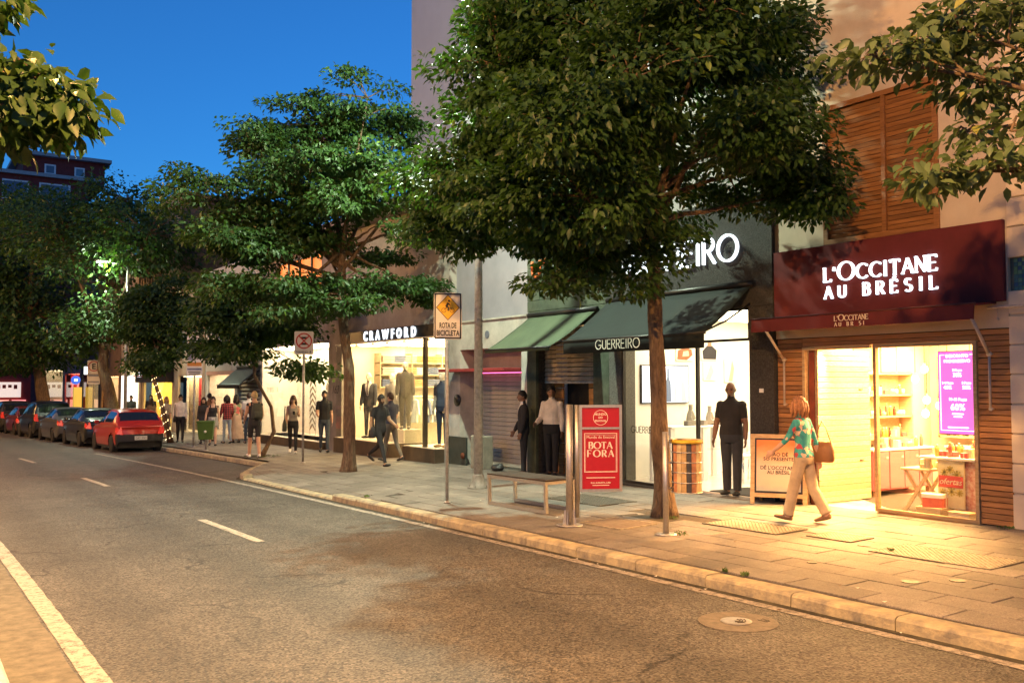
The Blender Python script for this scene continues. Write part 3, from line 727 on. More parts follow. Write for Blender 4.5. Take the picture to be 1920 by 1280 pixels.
def product(x, y, z, where, grp):
    if random.random() < .72:
        tag(link('bottle', random.choice(BOT), None, (x, y, z), (0, 0, random.uniform(0, 6))), 'small cosmetics bottle on ' + where, 'bottle', 'bottles on ' + grp)
    else:
        tag(link('gift_box', random.choice(BXM), None, (x, y, z), (0, 0, random.uniform(-.3, .3))), 'small product box on ' + where, 'box', 'boxes on ' + grp)
for z in z1s[:3]:
    x = 12.6
    while x < 13.85: product(x, 9.16, z + .025, 'the pine shelves beside the shop entrance', 'the entrance side shelves'); x += random.uniform(.07, .11)
for z in z2s[:4]:
    y = 7.4
    while y < 8.95: product(14.62, y, z + .025, 'the pine shelves at the back of the cosmetics shop', 'the back shelves'); y += random.uniform(.075, .12)
for k in range(12): product(12.6 + k * .115 + random.uniform(-.02, .02), 8.95 + random.uniform(-.06, .06), .83, 'the pink cabinet beside the shop entrance', 'the pink side cabinet')
# framed map picture and price frame on the side wall
def picture(name, label, cat, c, w_, h_, normal, mfr, mim, extra=None):
    """framed flat picture; normal '-y' or '-x'"""
    t = empty(name, c, 0 if normal == '-y' else -math.pi / 2, label, cat)
    fr = MB(); k = .02
    fr.box(-w_ / 2, w_ / 2, -.025, 0, -h_ / 2, -h_ / 2 + k); fr.box(-w_ / 2, w_ / 2, -.025, 0, h_ / 2 - k, h_ / 2); fr.box(-w_ / 2, -w_ / 2 + k, -.025, 0, -h_ / 2 + k, h_ / 2 - k); fr.box(w_ / 2 - k, w_ / 2, -.025, 0, -h_ / 2 + k, h_ / 2 - k)
    fr.build('frame', mfr, t, True); MB().box(-w_ / 2 + k, w_ / 2 - k, -.014, -.002, -h_ / 2 + k, h_ / 2 - k).build('print', mim, t, True)
    if extra: extra(t)
    return t
def map_shape(t):
    mb = MB(); P_ = [(-.13, .05), (-.05, .14), (.02, .12), (.1, .08), (.16, .02), (.12, -.04), (.08, -.1), (.02, -.17), (-.02, -.12), (-.03, -.03), (-.1, 0)]
    mb.prism(P_, 'y', -.018, -.0145); mb.build('map_shape', mat('map white', (.85, .8, .7), .7, var=0), t, True)
picture('framed_map', 'small framed map with a white country outline above the cosmetics shelves', 'picture', (13.62, 9.31, 2.24), .44, .44, '-y', M_pine, mat('map lilac', (.45, .33, .42), .7, var=.2, scale=8), map_shape)
picture('framed_notice', 'plain framed notice beside the map in the cosmetics shop', 'picture', (12.95, 9.31, 2.30), .5, .5, '-y', M_pine, mat('notice brown', (.42, .31, .18), .7, var=.1))
# price screen hanging behind the pane
sc_ = empty('price_screen', (11.16, 6.65, 1.72), label='purple lit price screen hanging behind the cosmetics shop window', cat='screen')
B('casing', M_dark, sc_, 11.17, 11.20, 6.40, 6.92, 1.19, 2.25); B('display', glow('screen purple', (.72, .13, .52), 1.0), sc_, 11.160, 11.169, 6.41, 6.91, 1.20, 2.24)
L_scr = glow('screen white', (1, .95, .95), 2.0)
mb = MB(); zt, zb = 2.20, 1.24
mb.box(11.155, 11.159, 6.88, 6.885, zb, zt); mb.box(11.155, 11.159, 6.43, 6.435, zb, zt); mb.box(11.155, 11.159, 6.435, 6.88, zb, zb + .005); mb.box(11.155, 11.159, 6.82, 6.88, zt - .005, zt); mb.box(11.155, 11.159, 6.435, 6.49, zt - .005, zt)
mb.build('border', L_scr, sc_)
for (s_, y, z, h) in (('DESCONTO', 6.655, 2.165, .055), ('PROGRESSIVO', 6.655, 2.10, .055), ('2 Peças', 6.655, 1.99, .042), ('30%', 6.655, 1.92, .07), ('3-4 Peças', 6.785, 1.83, .04), ('40%', 6.785, 1.765, .065), ('5 Peças', 6.535, 1.83, .04), ('50%', 6.535, 1.765, .065), ('10-15 Peças', 6.655, 1.62, .05), ('60%', 6.655, 1.50, .115)):
    text('price_text', s_, L_scr, sc_, (11.157, y, z), h, ext=.001, align='CENTER', off=.001)
for (y0_, y1_, z_) in ((6.58, 6.73, 1.445), (6.6, 6.71, 1.41), (6.52, 6.79, 1.275)): B('small_print', L_scr, sc_, 11.156, 11.159, y0_, y1_, z_, z_ + .014)
for y in (6.5, 6.8): mb = MB(); mb.tube([(11.18, y, 2.25), (11.18, y, 2.6)], .004, 5); mb.build('cable', M_dark, sc_)
# pendant bulbs
for i, (y, x, z) in enumerate(((8.04, 12.4, 1.90), (7.80, 12.3, 1.60), (7.95, 12.5, 1.40), (7.70, 12.45, 1.52), (7.86, 12.35, 2.04))):
    t = empty('pendant_lamp', (x, y, z), label=['highest', 'middle', 'lowest', 'foremost', 'shortest'][i] + ' hung bulb lamp of the cluster in the cosmetics shop', cat='lamp', group='pendant bulbs in the cosmetics shop')
    mb = MB(); mb.tube([(0, 0, .08), (0, 0, 2.60 - z)], .005, 5); mb.build('cable', M_dark, t, True)
    mb = MB(); mb.lathe((0, 0, 0), [(.012, .09), (.02, .085), (.02, .05), (.026, .045)], 10); mb.lathe((0, 0, 0), [(.01, 2.60 - z), (.07, 2.60 - z - .005), (.012, 2.60 - z - .12)], 10); mb.build('socket', mat('copper', (.5, .22, .1), .3, .9, var=0), t, True)
    mb = MB(); mb.ball((0, 0, 0), (.052, .052, .06)); mb.build('bulb', glow('bulb warm', (1, .75, .4), 9), t, True)
# X-legged tray table, counter with goods, offer board, gift parcels
t = empty('folding_table', (11.7, 7.5, FA), label='folding tray table with crossed wooden legs in the shop window', cat='table')
B('tabletop', M_pine, t, 11.52, 11.95, 7.28, 7.72, .66, .69, .005)
for x in (11.56, 11.9):
    for (a, b_) in ((7.3, 7.7), (7.7, 7.3)): mb = MB(); mb.obox((x + (.02 if a > b_ else 0), 7.5, .38), (.02, .045, .70), (R(33 if a < b_ else -33), 0, 0)); mb.build('leg', M_pine, t)
for k in range(6): product(11.6 + .06 * k, 7.36 + .06 * (k % 4), .69, 'the folding tray table in the shop window', 'the tray table')
t = empty('display_counter', (11.6, 6.85, FA), label='white topped display counter stacked with goods in the shop window', cat='counter')
B('worktop', M_wpl, t, 11.35, 12.1, 6.42, 7.33, .845, .88, .005); B('body', mat('counter red lattice', (.5, .12, .1), .6, var=.6, scale=14, col2=(.75, .62, .5)), t, 11.5, 12.05, 6.46, 7.12, FA, .845)
for k in range(28): product(11.42 + .085 * (k % 7) + random.uniform(-.03, .03), 6.5 + .2 * (k // 7) + random.uniform(-.04, .04), .88, 'the white display counter in the shop window', 'the window counter')
t = empty('offer_board', (11.42, 6.93, FA), label='cream offer board with red ofertas banner in the shop window', cat='sign')
B('board', mat('offer cream', (.72, .62, .38), .7, var=.08), t, 11.44, 11.465, 6.76, 7.12, .22, .835); bn = B('banner', mat('banner red', (.55, .07, .06), .6, var=.05), t, 11.42, 11.438, 6.77, 7.10, .49, .64, .004)
text('banner_lettering', 'ofertas', M_cream, t, (11.417, 6.935, .53), .11, ext=.002, align='CENTER', shear=.25)
for (y, z, r) in ((7.02, .68, .05), (6.85, .66, .06), (6.93, .44, .06), (7.05, .42, .05), (6.82, .43, .05), (6.94, .72, .05)):
    mb = MB()
    for k in range(8): a = k * math.pi / 4; mb.obox((11.43, y + r * .5 * math.cos(a), z + r * .5 * math.sin(a)), (.008, r, .018), (a, 0, 0))
    mb.build('printed_flower', mat('flower print', (.55, .42, .12) if r < .055 else (.12, .22, .06), .7, var=.3, scale=20), t)
for i, (x, y, z, sx, sy, sz, lab) in enumerate(((11.36, 7.12, FA, .3, .34, .12, 'flat pine crate under the gift parcel in the shop window'), (11.34, 6.72, FA, .22, .28, .10, 'small flat cream box on the shop window floor'), (11.35, 7.1, FA + .125, .24, .26, .17, 'red and white gift parcel tilted on a crate in the shop window'))):
    t = empty('gift_parcel' if i == 2 else 'flat_box', (x, y, z), R(12) if i == 2 else 0, lab, 'box')
    mb = MB(); mb.bbox(-sx / 2, sx / 2, -sy / 2, sy / 2, 0, sz, .006); mb.build('carton', mat('parcel red', (.6, .12, .08), .5, var=.1) if i == 2 else (M_pine if i == 0 else M_cream), t, True)
    mb = MB(); mb.bbox(-sx / 2 - .006, sx / 2 + .006, -sy / 2 - .006, sy / 2 + .006, sz * .75, sz + .012, .005); mb.build('lid', M_wpl if i == 2 else M_pine, t, True)
    if i == 2: mb = MB(); mb.box(-.015, .015, -sy / 2 - .009, sy / 2 + .009, -.001, sz + .016); mb.build('ribbon', M_cream, t, True)

# ---------------------------------------------------------------- neighbour to the right: cream rusticated front
N_ = empty('cream_building', (FACE, 2.5, 0), label='cream building with grooved horizontal courses at the edge of the view', cat='building')
M_crm = plaster('cream render', (.60, .50, .38), .1, 1.0)
B('wall', M_crm, N_, 11.03, 12, -6, 5.905, -.1, 2.93); B('wall', M_crm, N_, 11.03, 12, -6, 5.905, 3.33, 9.5); B('wall', M_crm, N_, 11.03, 12, -6, 4.3, 2.93, 3.33)
z = .55
mb = MB()
while z < 9.3:
    if not (2.6 < z + .1 and z < 3.35): B('course', M_crm, N_, 11.0, 11.035, -6, 5.905, z, z + .335, .008)
    z += .35
B('course', M_crm, N_, 11.0, 11.035, -6, 5.905, -.05, .53, .008); B('course', M_crm, N_, 11.0, 11.035, -6, 5.905, 2.66, 2.93, .008); B('course', M_crm, N_, 11.0, 11.035, -6, 5.905, 3.33, 3.36, .008)
B('recess', mat('tile recess', (.05, .07, .07), .5), N_, 11.06, 11.1, 4.3, 5.905, 2.93, 3.33)
mb = MB(); mb.bbox(-.006, .006, -.022, .022, -.022, .022, .003); tm = [mb.mesh('tile', mat('glass tile %d' % i, c, .15, var=.1)) for i, c in enumerate(((.05, .12, .14), (.08, .17, .10), (.04, .08, .16), (.10, .20, .14)))]
for i in range(8):
    for j in range(12): put('tile', random.choice(tm), N_, (11.05, 5.83 - j * .048, 2.96 + i * .048))
frame_yz('window_frame', mat('white steel', (.5, .5, .5), .5), N_, 10.99, 11.08, 3.2, 5.5, 4.5, 7.2, .06); 
B('window_pane', mat('night window', (.02, .03, .05), .08, var=0, spec=.8), N_, 11.0, 11.028, 3.27, 5.43, 4.57, 7.13)
# ---------------------------------------------------------------- jewellery shop, dark stone front
FB = .085
J = empty('jewellery_shop', (FACE, 11.5, 0), label='dark stone fronted jewellery shop with brightly lit white interior', cat='shop')
M_stone = mat('dark flamed granite', (.045, .042, .040), .85, var=.35, scale=40, bump=1.0, bscale=70)
M_stone2 = mat('grey pebbledash', (.12, .115, .10), .9, var=.35, scale=60, bump=1.0, bscale=80)
B('pier', M_stone, J, 10.94, 11.3, 9.405, 9.885, -.05, 3.02, .008); B('fascia', M_stone, J, 10.94, 11.3, 9.405, 13.30, 3.02, 4.75, .008)
B('pier', M_stone2, J, 10.96, 11.3, 12.93, 13.28, -.08, 3.02, .008)
B('upper_wall', plaster('grey upper plaster', (.30, .28, .27), .15), J, 11.0, 11.3, 9.405, 13.56, 4.75, 8.2)
word('GUERREIRO', .41, .034, .05, L_white, J, (10.935, 13.02, 3.77), 2.96)
B('threshold', mat('black step', (.03, .03, .03), .5, var=.2), J, 10.85, 11.05, 9.89, 12.93, -.1, .062, .008)
frame_yz('window_frame', M_dark, J, 10.97, 11.03, 11.02, 12.93, .065, 3.02, .045); B('window_pane', M_glass, J, 10.996, 11.004, 11.065, 12.885, .11, 2.975)
frame_yz('transom_frame', M_dark, J, 10.97, 11.03, 9.885, 11.02, 2.5, 3.02, .04); B('transom_pane', M_glass, J, 10.996, 11.004, 9.925, 10.98, 2.54, 2.98)
word('GUERREIRO', .11, .012, .003, M_dark, J, (10.992, 12.70, .97), .80, name='glass_lettering', joined=True)
room(J, 11.05, 15.2, 9.45, 13.25, FB, 3.1, M_intw, mat('polished white floor', (.7, .66, .6), .2, var=.05))
panel_light(J, 11.4, 14.8, 9.8, 12.9, 3.08, NEUT, 2.3)
B('entrance_mat', mat('black mat', (.02, .02, .02), .95), J, 11.1, 12.0, 9.95, 10.9, FB, FB + .012)
B('wall_plate', M_wpl, J, 10.93, 10.942, 9.6, 9.68, 1.70, 1.76)
# awnings -----------------------------------------------------------
M_gdk = mat('dark green canvas', (.007, .012, .010), .85, var=.15, scale=3, bump=.15, bscale=300)
M_grn = mat('green canvas', (.062, .082, .046), .85, var=.12, scale=2, bump=.15, bscale=300)
def awning(parent, y0, y1, xw, zw, xf, zf, val, m, name='awning', sag=.03):
    mb = MB(); n = 8; ny = 14; vs = []
    for j in range(ny + 1):
        y = y0 + (y1 - y0) * j / ny
        for i in range(n + 1):
            k = i / n; vs.append((xw + (xf - xw) * k, y, zw + (zf - zw) * k - sag * math.sin(math.pi * k) + .004 * math.sin(j * 2.1 + i)))
        vs.append((xf - .006, y, zf - .02)); vs.append((xf - .004 + .006 * math.sin(j * 1.7), y, zf - val))
    r = n + 3
    mb.add(vs, [(j * r + i, j * r + i + 1, (j + 1) * r + i + 1, (j + 1) * r + i) for j in range(ny) for i in range(r - 1)], 0, True)
    o = mb.build(name, m, parent); md = o.modifiers.new('thickness', 'SOLIDIFY'); md.thickness = .006
    mb = MB(); mb.tube([(xf, y0 - .02, zf), (xf, y1 + .02, zf)], .022, 8); mb.build('front_bar', M_dark, o)
    mb = MB(); mb.tube([(xw + .03, y0 - .03, zw + .05), (xw + .03, y1 + .03, zw + .05)], .055, 10); mb.build('roller', M_dark, o)
    for y in (y0 + .06, y1 - .06):
        mb = MB(); q = ((xw + xf) / 2 + .05, y, (zw + zf) / 2 - .16); mb.tube([(xw + .05, y, zw - .25), q, (xf, y, zf)], .016, 6); mb.build('folding_arm', M_dark, o)
    return o
aw2 = awning(J, 9.80, 13.25, 10.9, 3.32, 9.9, 2.585, .225, M_gdk)
word('GUERREIRO', .155, .016, .004, mat('cream lettering', (.70, .66, .55), .7, var=.1), J, (9.888, 12.33, 2.415), 1.12, name='valance_lettering', joined=True)
# things inside the jewellery shop
def screen(t): pass
t = empty('wall_screen', (12.29, 13.24, 1.82), label='wide lit picture screen of pale figures on the jewellery shop wall', cat='screen')
B('casing', M_black, t, 11.68, 12.90, 13.20, 13.245, 1.46, 2.19); B('display', glow('screen pale blue', (.62, .72, .90), .9), t, 11.70, 12.88, 13.193, 13.199, 1.48, 2.17)
for i, (x, wd, hh, c) in enumerate(((11.95, .36, .62, (.80, .86, .95)), (12.35, .16, .64, (.10, .13, .2)), (12.66, .34, .58, (.32, .36, .42)), (12.62, .14, .66, (.85, .80, .78)))):
    mb = MB(); mb.prism([(x - wd / 2, 1.49), (x + wd / 2, 1.49), (x + wd * .42, 1.49 + hh * .55), (x + wd * .15, 1.49 + hh * .72), (x + wd * .14, 1.49 + hh), (x - wd * .12, 1.49 + hh), (x - wd * .14, 1.49 + hh * .72), (x - wd * .42, 1.49 + hh * .5)], 'y', 13.1885 - i * .0008, 13.1925 - i * .0008)
    mb.build('picture_figure', glow('fig %d' % i, c, .55), t)
def photo(label, x0, x1, z0, z1, fig):
    t = empty('wall_photo', ((x0 + x1) / 2, 13.24, (z0 + z1) / 2), label=label, cat='photograph')
    B('card', mat('photo paper', (.78, .72, .62), .6, var=.05), t, x0, x1, 13.222, 13.245, z0, z1)
    for (poly, c) in fig:
        mb = MB(); mb.prism([(x0 + (x1 - x0) * p[0], z0 + (z1 - z0) * p[1]) for p in poly], 'y', 13.217 - .001 * fig.index((poly, c)), 13.2215 - .001 * fig.index((poly, c))); mb.build('printed_shape', mat('print %.2f %.2f' % (c[0], c[2]), c, .6, var=.1), t)
photo('photograph of a ringed hand on the jewellery shop wall', 12.6, 13.05, 2.28, 2.56, [([(.05, .1), (.6, .05), (.95, .4), (.9, .8), (.5, .95), (.1, .7)], (.28, .11, .05)), ([(.35, .3), (.75, .35), (.7, .7), (.4, .65)], (.70, .5, .35))])
photo('photograph of a seated dark clothed model on the jewellery shop wall', 13.28, 13.72, 2.30, 2.70, [([(.1, .05), (.9, .05), (.95, .5), (.65, .72), (.35, .72), (.05, .45)], (.02, .02, .025)), ([(.38, .7), (.62, .7), (.62, .97), (.38, .97)], (.30, .16, .09))])
photo('pale sketch like photograph below the seated model', 13.33, 13.68, 1.90, 2.26, [([(.2, .1), (.5, .05), (.8, .5), (.6, .9), (.45, .6)], (.60, .52, .42))])
photo('pale photograph of a raised arm near the jewellery shop door', 13.92, 14.28, 1.86, 2.33, [([(.3, .05), (.6, .05), (.75, .6), (.6, .95), (.5, .55)], (.50, .38, .28))])
t = empty('display_table', (12.3, 12.45, FB), label='long white glass topped display table in the jewellery shop', cat='table')
B('tabletop', M_wpl, t, 11.45, 13.1, 12.15, 12.75, 1.035, 1.07, .004)
for (x, y) in ((11.5, 12.2), (13.05, 12.2), (11.5, 12.7), (13.05, 12.7), (12.3, 12.2)): B('leg', M_wpl, t, x - .05, x + .05, y - .03, y + .03, FB, 1.035)
B('glass_case', glass('case glass', (.97, .98, .97), .6), t, 11.5, 12.9, 12.22, 12.68, .62, 1.03)
def bust(x, y, z, k, label):
    t = empty('necklace_bust', (x, y, z), label=label, cat='necklace stand', group='necklace busts')
    mb = MB(); prof = [(.0, .105, .05), (.06, .10, .05), (.14, .085, .05), (.20, .06, .045), (.235, .035, .035), (.29, .032, .032), (.33, .036, .036)]
    mb.tube([(0, .02 * math.sin(p[0] * 6), p[0] * k) for p in prof], [(p[1] * k, p[2] * k) for p in prof], 14); mb.build('torso', mat('bust linen', (.30, .26, .20), .8, var=.1), t, True)
    mb = MB(); mb.tube([(.06 * k * math.sin(a), -.052 * k - .006, (.17 + .09 * math.cos(a)) * k) for a in [R(d) for d in range(20, 341, 20)]], .006, 5); mb.build('necklace', M_chrome, t, True)
    mb = MB(); mb.lathe((0, 0, 0), [(.06, -.0), (.06, .012), (.02, .014)], 14); mb.build('foot', M_dark, t, True)
bust(12.23, 12.45, 1.07, 1.15, 'grey necklace bust next to the tree trunk on the jewellery table'); bust(12.72, 12.45, 1.07, 1.05, 'grey necklace bust nearer the door on the jewellery table')
for i, x in enumerate((12.05, 12.45, 12.9)):
    mb = MB(); mb.bbox(-.05, .05, -.06, .06, 0, .09, .006); tag(mb.build('ring_box', mat('ring box grey', (.25, .22, .18), .6), None, loc=(x, 12.36, 1.07)), ['low grey ring box at the near end of the jewellery table', 'low grey ring box between the two necklace busts', 'low grey ring box at the door end of the jewellery table'][i], 'box', 'ring boxes')
for i, (x, y) in enumerate(((12.6, 11.55), (13.3, 11.75))):
    t = empty('stool', (x, y, FB), label=['white seated stool nearer the window in the jewellery shop', 'white seated stool further inside the jewellery shop'][i], cat='stool', group='stools in the jewellery shop')
    mb = MB(); mb.bbox(-.2, .2, -.2, .2, .45, .50, .02); mb.build('seat', M_wpl, t, True)
    mb = MB(); mb.bbox(-.2, .2, .16, .2, .58, .85, .015); mb.tube([(-.17, .18, .5), (-.17, .18, .6)], .012, 6); mb.tube([(.17, .18, .5), (.17, .18, .6)], .012, 6); mb.build('backrest', M_wpl, t, True)
    for (a, b_) in ((-.17, -.17), (.17, -.17), (-.17, .17), (.17, .17)): mb = MB(); mb.tube([(a, b_, 0), (a * .9, b_ * .9, .46)], .013, 6); mb.build('leg', M_chrome, t, True)

# ---------------------------------------------------------------- green boarded shop with half raised roller shutter
Gs = empty('green_shop', (FACE, 14.75, 0), label='green boarded shop with half raised roller shutter and green awning', cat='shop')
M_gw = mat('green painted boards', (.062, .078, .052), .8, var=.25, scale=4, bump=.4, bscale=40)
for (a, b_) in ((13.31, 13.78), (15.66, 15.98)):
    B('backing', M_joint, Gs, 11.05, 11.5, a, b_, -.1, 3.05)
    B('corner_post', M_gw, Gs, 10.985, 11.06, a, b_, -.1, 3.08, .006)
B('backing', M_joint, Gs, 11.05, 11.4, 13.31, 15.98, 3.05, 6.6)
z = 3.1
while z < 6.5: B('board', M_gw, Gs, 10.99 + random.uniform(-.003, .003), 11.05, 13.31, 15.98, z, z + .218, .006); z += .226
B('shutter_box', M_dark, Gs, 11.06, 11.4, 13.78, 15.66, 2.98, 3.1)
slats(Gs, mat('shutter steel', (.42, .33, .25), .55, .2, var=.2, scale=6), 11.22, 13.79, 15.65, 1.89, 2.98, .088, .03, .014, 'shutter_slat', R(14), 0)
B('bottom_bar', M_galv, Gs, 11.20, 11.25, 13.79, 15.65, 1.84, 1.89); B('bracket', M_galv, Gs, 11.19, 11.2, 13.79, 13.9, 1.9, 2.9)
M_dw = wood('door wood', (.22, .09, .02), (.42, .2, .06))
for (a, b_) in ((13.8, 14.5), (15.36, 15.65)):
    for i in range(9): B('door_board', M_dw, Gs, 11.45 + random.uniform(-.004, .004), 11.5, a, b_, -.05 + i * .225, .165 + i * .225, .005)
B('dark_doorway', M_black, Gs, 11.6, 11.65, 14.45, 15.4, -.1, 3.0); B('step', M_stone2, Gs, 11.0, 11.6, 13.79, 15.65, -.2, .0)
panel_light(Gs, 11.3, 11.42, 13.9, 14.6, 2.9, (1, .6, .25), 10)
awning(Gs, 13.62, 15.80, 10.9, 3.19, 9.85, 2.50, .06, M_grn)
M_or = mat('orange letters', (.62, .13, .03), .5, var=.08)
def curl(pts, name='letter'): mb = MB(); mb.tube(pts, .028, 8); mb.build(name, M_or, Gs)
X_ = 10.95
curl([(X_, 15.74, 4.36), (X_, 15.74, 4.14)] + [(X_, 15.60 + .14 * math.cos(R(a)), 4.16 + .13 * math.sin(R(a))) for a in range(0, -181, -20)] + [(X_, 15.46, 4.36)])
curl([(X_, 15.22 - .11 * math.cos(R(a)), 4.28 + .08 * math.sin(R(a))) for a in range(-20, 211, 20)] + [(X_, 15.22 - .02, 4.18)] + [(X_, 15.22 + .11 * math.cos(R(a)), 4.11 + .075 * math.sin(R(a))) for a in range(-40, -200, -20)])
for yc in (14.92,): curl([(X_, yc + .13 * math.cos(R(a)), 4.18 + .14 * math.sin(R(a))) for a in range(0, 361, 20)])

# ---------------------------------------------------------------- low white building with closed roller shutter
D = empty('white_building', (FACE, 17.6, 0), label='low off white building with closed roller shutter and thin red canopy', cat='building')
M_ow = plaster('off white stained plaster', (.46, .42, .36), .22, 1.6); M_pur = plaster('mauve grey plaster', (.30, .27, .29), .12, .8)
B('wall', M_ow, D, 10.99, 11.8, 15.99, 16.2, -.15, 3.25); B('wall', M_ow, D, 10.99, 11.8, 18.75, 19.28, -.2, 3.25); B('lintel', M_ow, D, 10.99, 11.8, 16.2, 18.75, 2.62, 3.25)
B('upper_wall', M_pur, D, 11.2, 12.5, 15.99, 19.5, 3.25, 8.4); B('coping', M_ow, D, 10.96, 11.22, 15.99, 19.28, 3.25, 3.29)
B('recess_panel', plaster('recess plaster', (.42, .33, .25), .2), D, 11.42, 11.5, 16.2, 18.75, 2.1, 2.62)
slats(D, mat('grey shutter', (.45, .42, .34), .6, .1, var=.15, scale=3), 11.48, 16.21, 18.74, -.12, 2.08, .10, .02, .006, 'shutter_slat', R(10), 0)
cn = B('canopy', mat('red canopy', (.28, .03, .03), .6, var=.15), D, 10.55, 11.45, 16.22, 19.0, 2.10, 2.17, .008)
B('neon_tube', glow('neon pink', (1, .12, .35), 2.2), cn, 11.30, 11.32, 16.3, 18.6, 2.07, 2.09)
B('plinth', mat('dark plinth', (.035, .045, .04), .4, var=.2), D, 10.965, 11.0, 18.42, 19.27, -.2, .60)
mb = MB(); mb.lathe((10.96, 18.85, 1.45), [(.14, 0), (.14, .03), (.0001, .035)], 20, axis='x'); mb.v = [(2 * 10.96 - v[0] + .03, v[1], v[2]) for v in mb.v]; mb.build('round_plate', M_black, D)
mb = MB(); P_ = [(.09 * math.cos(R(a)), .09 * math.sin(R(a))) for a in range(0, 360, 45)]; mb.prism([(17.55 + p[0], 2.93 + p[1]) for p in P_], 'x', 10.975, 10.992); mb.build('house_number_plate', mat('blue grey plate', (.13, .15, .19), .5, var=.2, scale=30), D)
mb = MB(); mb.tube([(10.93, 18.5, .18), (10.90, 18.5, .18)], .07, 12); mb.build('hose_tap', mat('rusty tap', (.2, .06, .03), .6, .4), D)
t = empty('utility_box', (10.8, 17.5, pave_z(10.8, 17.5)), label='grey utility box standing against the closed roller shutter', cat='box'); MB().bbox(-.12, .15, -.26, .26, 0, .72, .015).build('body', mat('utility grey', (.24, .22, .17), .7, var=.2, scale=6), t, True); MB().bbox(-.13, -.118, -.22, .22, .05, .68, .003).build('door', mat('utility grey', ()), t, True)
t = empty('rubbish_bag', (10.75, 16.75, pave_z(10.75, 16.75)), label='dark rubbish bag slumped by the closed shutter', cat='bag'); mb = MB(); mb.ball((0, 0, .07), (.13, .18, .08)); mb.ball((.03, .14, .05), (.09, .10, .06)); mb.ball((.02, -.06, .10), (.08, .09, .07)); mb.build('sack', mat('black bag', (.03, .03, .03), .4, bump=1.0, bscale=15), t, True)

# ---------------------------------------------------------------- menswear shop
FE = pave_z(11, 22) + .06
E_ = empty('menswear_shop', (FACE, 22.8, 0), label='menswear shop with black sign band and suited mannequins in lit window', cat='shop')
M_con = plaster('stained concrete', (.36, .31, .26), .2, 1.3)
B('upper_wall', M_con, E_, 11.0, 11.4, 19.28, 26.0, 3.31, 6.3); B('roof_slab', M_con, E_, 10.45, 16, 18.9, 33.0, 6.3, 6.55)
B('sign_band', M_black, E_, 10.93, 11.2, 19.50, 25.60, 2.985, 3.31, .006); B('side_pier', M_con, E_, 11.0, 11.4, 19.28, 19.5, -.2, 3.31)
M_pier = plaster('pier concrete', (.34, .29, .24), .2, 2)
B('pier', M_pier, E_, 10.97, 11.4, 25.62, 26.62, -.3, 6.3); 
me_off = .0
cw = 'CRAWFORD'; yy = 23.98
for i, ch in enumerate(cw):
    mt = text_mesh(ch, .36, .02, .010); mt.materials.clear(); mt.materials.append(L_white)
    mxx = max(v.co.x for v in mt.vertices); put('letter', mt, E_, (10.925, yy, 3.035), (0, 0, TURN['-x'])); yy -= mxx + .150
for i, txt_ in enumerate(('TGS',)): text('graffiti', '163', mat('graffiti ink', (.05, .04, .04), .8), E_, (10.966, 26.35, 1.55), .34, shear=.4, ext=.001)
B('notice_plate', mat('pink plate', (.50, .32, .30), .7, var=.2, scale=20), E_, 10.962, 10.972, 25.95, 26.2, 2.28, 2.45)
M_plat = mat('brown platform', (.075, .05, .03), .5, var=.2, scale=4); M_ptop = mat('platform top', (.72, .62, .48), .4, var=.04)
for (a, b_) in ((19.5, 21.18), (21.98, 25.6)):
    B('platform', M_plat, E_, 10.72, 11.9, a, b_, -.25, .27, .006); B('platform_top', M_ptop, E_, 10.76, 11.88, a + .02, b_ - .02, .271, .285)
    n_ = 2 if b_ > 22 else 1
    for i in range(n_):
        y0 = a + (b_ - a) * i / n_; y1 = a + (b_ - a) * (i + 1) / n_ - .015
        B('window_pane', M_glass, E_, 10.78, 10.79, y0, y1, .286, 2.98)
B('return_pane', M_glass, E_, 10.8, 11.9, 21.165, 21.175, .286, 2.98); B('return_pane', M_glass, E_, 10.8, 11.9, 21.985, 21.995, .286, 2.98)
B('door_post', M_plat, E_, 10.82, 10.9, 20.15, 20.28, .286, 2.98)
B('soffit', M_intw, E_, 10.75, 11.2, 19.5, 25.6, 2.96, 2.985)
room(E_, 11.2, 16, 19.5, 25.58, FE, 3.0, mat('shop cream', (.80, .70, .52), .8, var=.03), M_floor)
panel_light(E_, 11.0, 11.9, 19.8, 25.3, 2.955, GOLD, 4.6); panel_light(E_, 12.4, 15.5, 20, 25.3, 2.99, GOLD, 4.6)
for y in (20.3, 21.6, 22.6, 23.5, 24.6):
    mb = MB(); mb.lathe((11.0, y, 2.90), [(.06, 0), (.06, .05), (.03, .055)], 12); mb.build('spotlight', M_wpl, E_)
# clothes rail, shelves and cartons inside
t = empty('clothes_rail', (13.4, 22.8, FE), label='chrome clothes rail hung with shirts inside the menswear shop', cat='rail')
mb = MB(); mb.tube([(12.1, 25.15, 1.45), (14.9, 25.15, 1.45)], .015, 6)
for x in (12.1, 14.9): mb.tube([(x, 25.15, FE), (x, 25.15, 1.45)], .015, 6); mb.tube([(x, 24.9, FE + .02), (x, 25.4, FE + .02)], .015, 6)
mb.build('rail_frame', M_chrome, t)
SH = []
for i, c in enumerate(((.75, .72, .66), (.55, .30, .12), (.12, .16, .28), (.70, .60, .45), (.35, .38, .42))):
    mb = MB(); mb.prism([(-.22, -.72), (.22, -.72), (.22, -.14), (.30, -.5), (.36, -.46), (.26, -.05), (.07, 0), (-.07, 0), (-.26, -.05), (-.36, -.46), (-.30, -.5), (-.22, -.14)], 'y', -.025, .025)
    mb.tube([(0, 0, 0), (0, 0, .06), (.02, 0, .08)], .004, 5); SH.append(mb.mesh('hung_shirt', mat('shirt cloth %d' % i, c, .9, var=.1, scale=10)))
y = 12.2
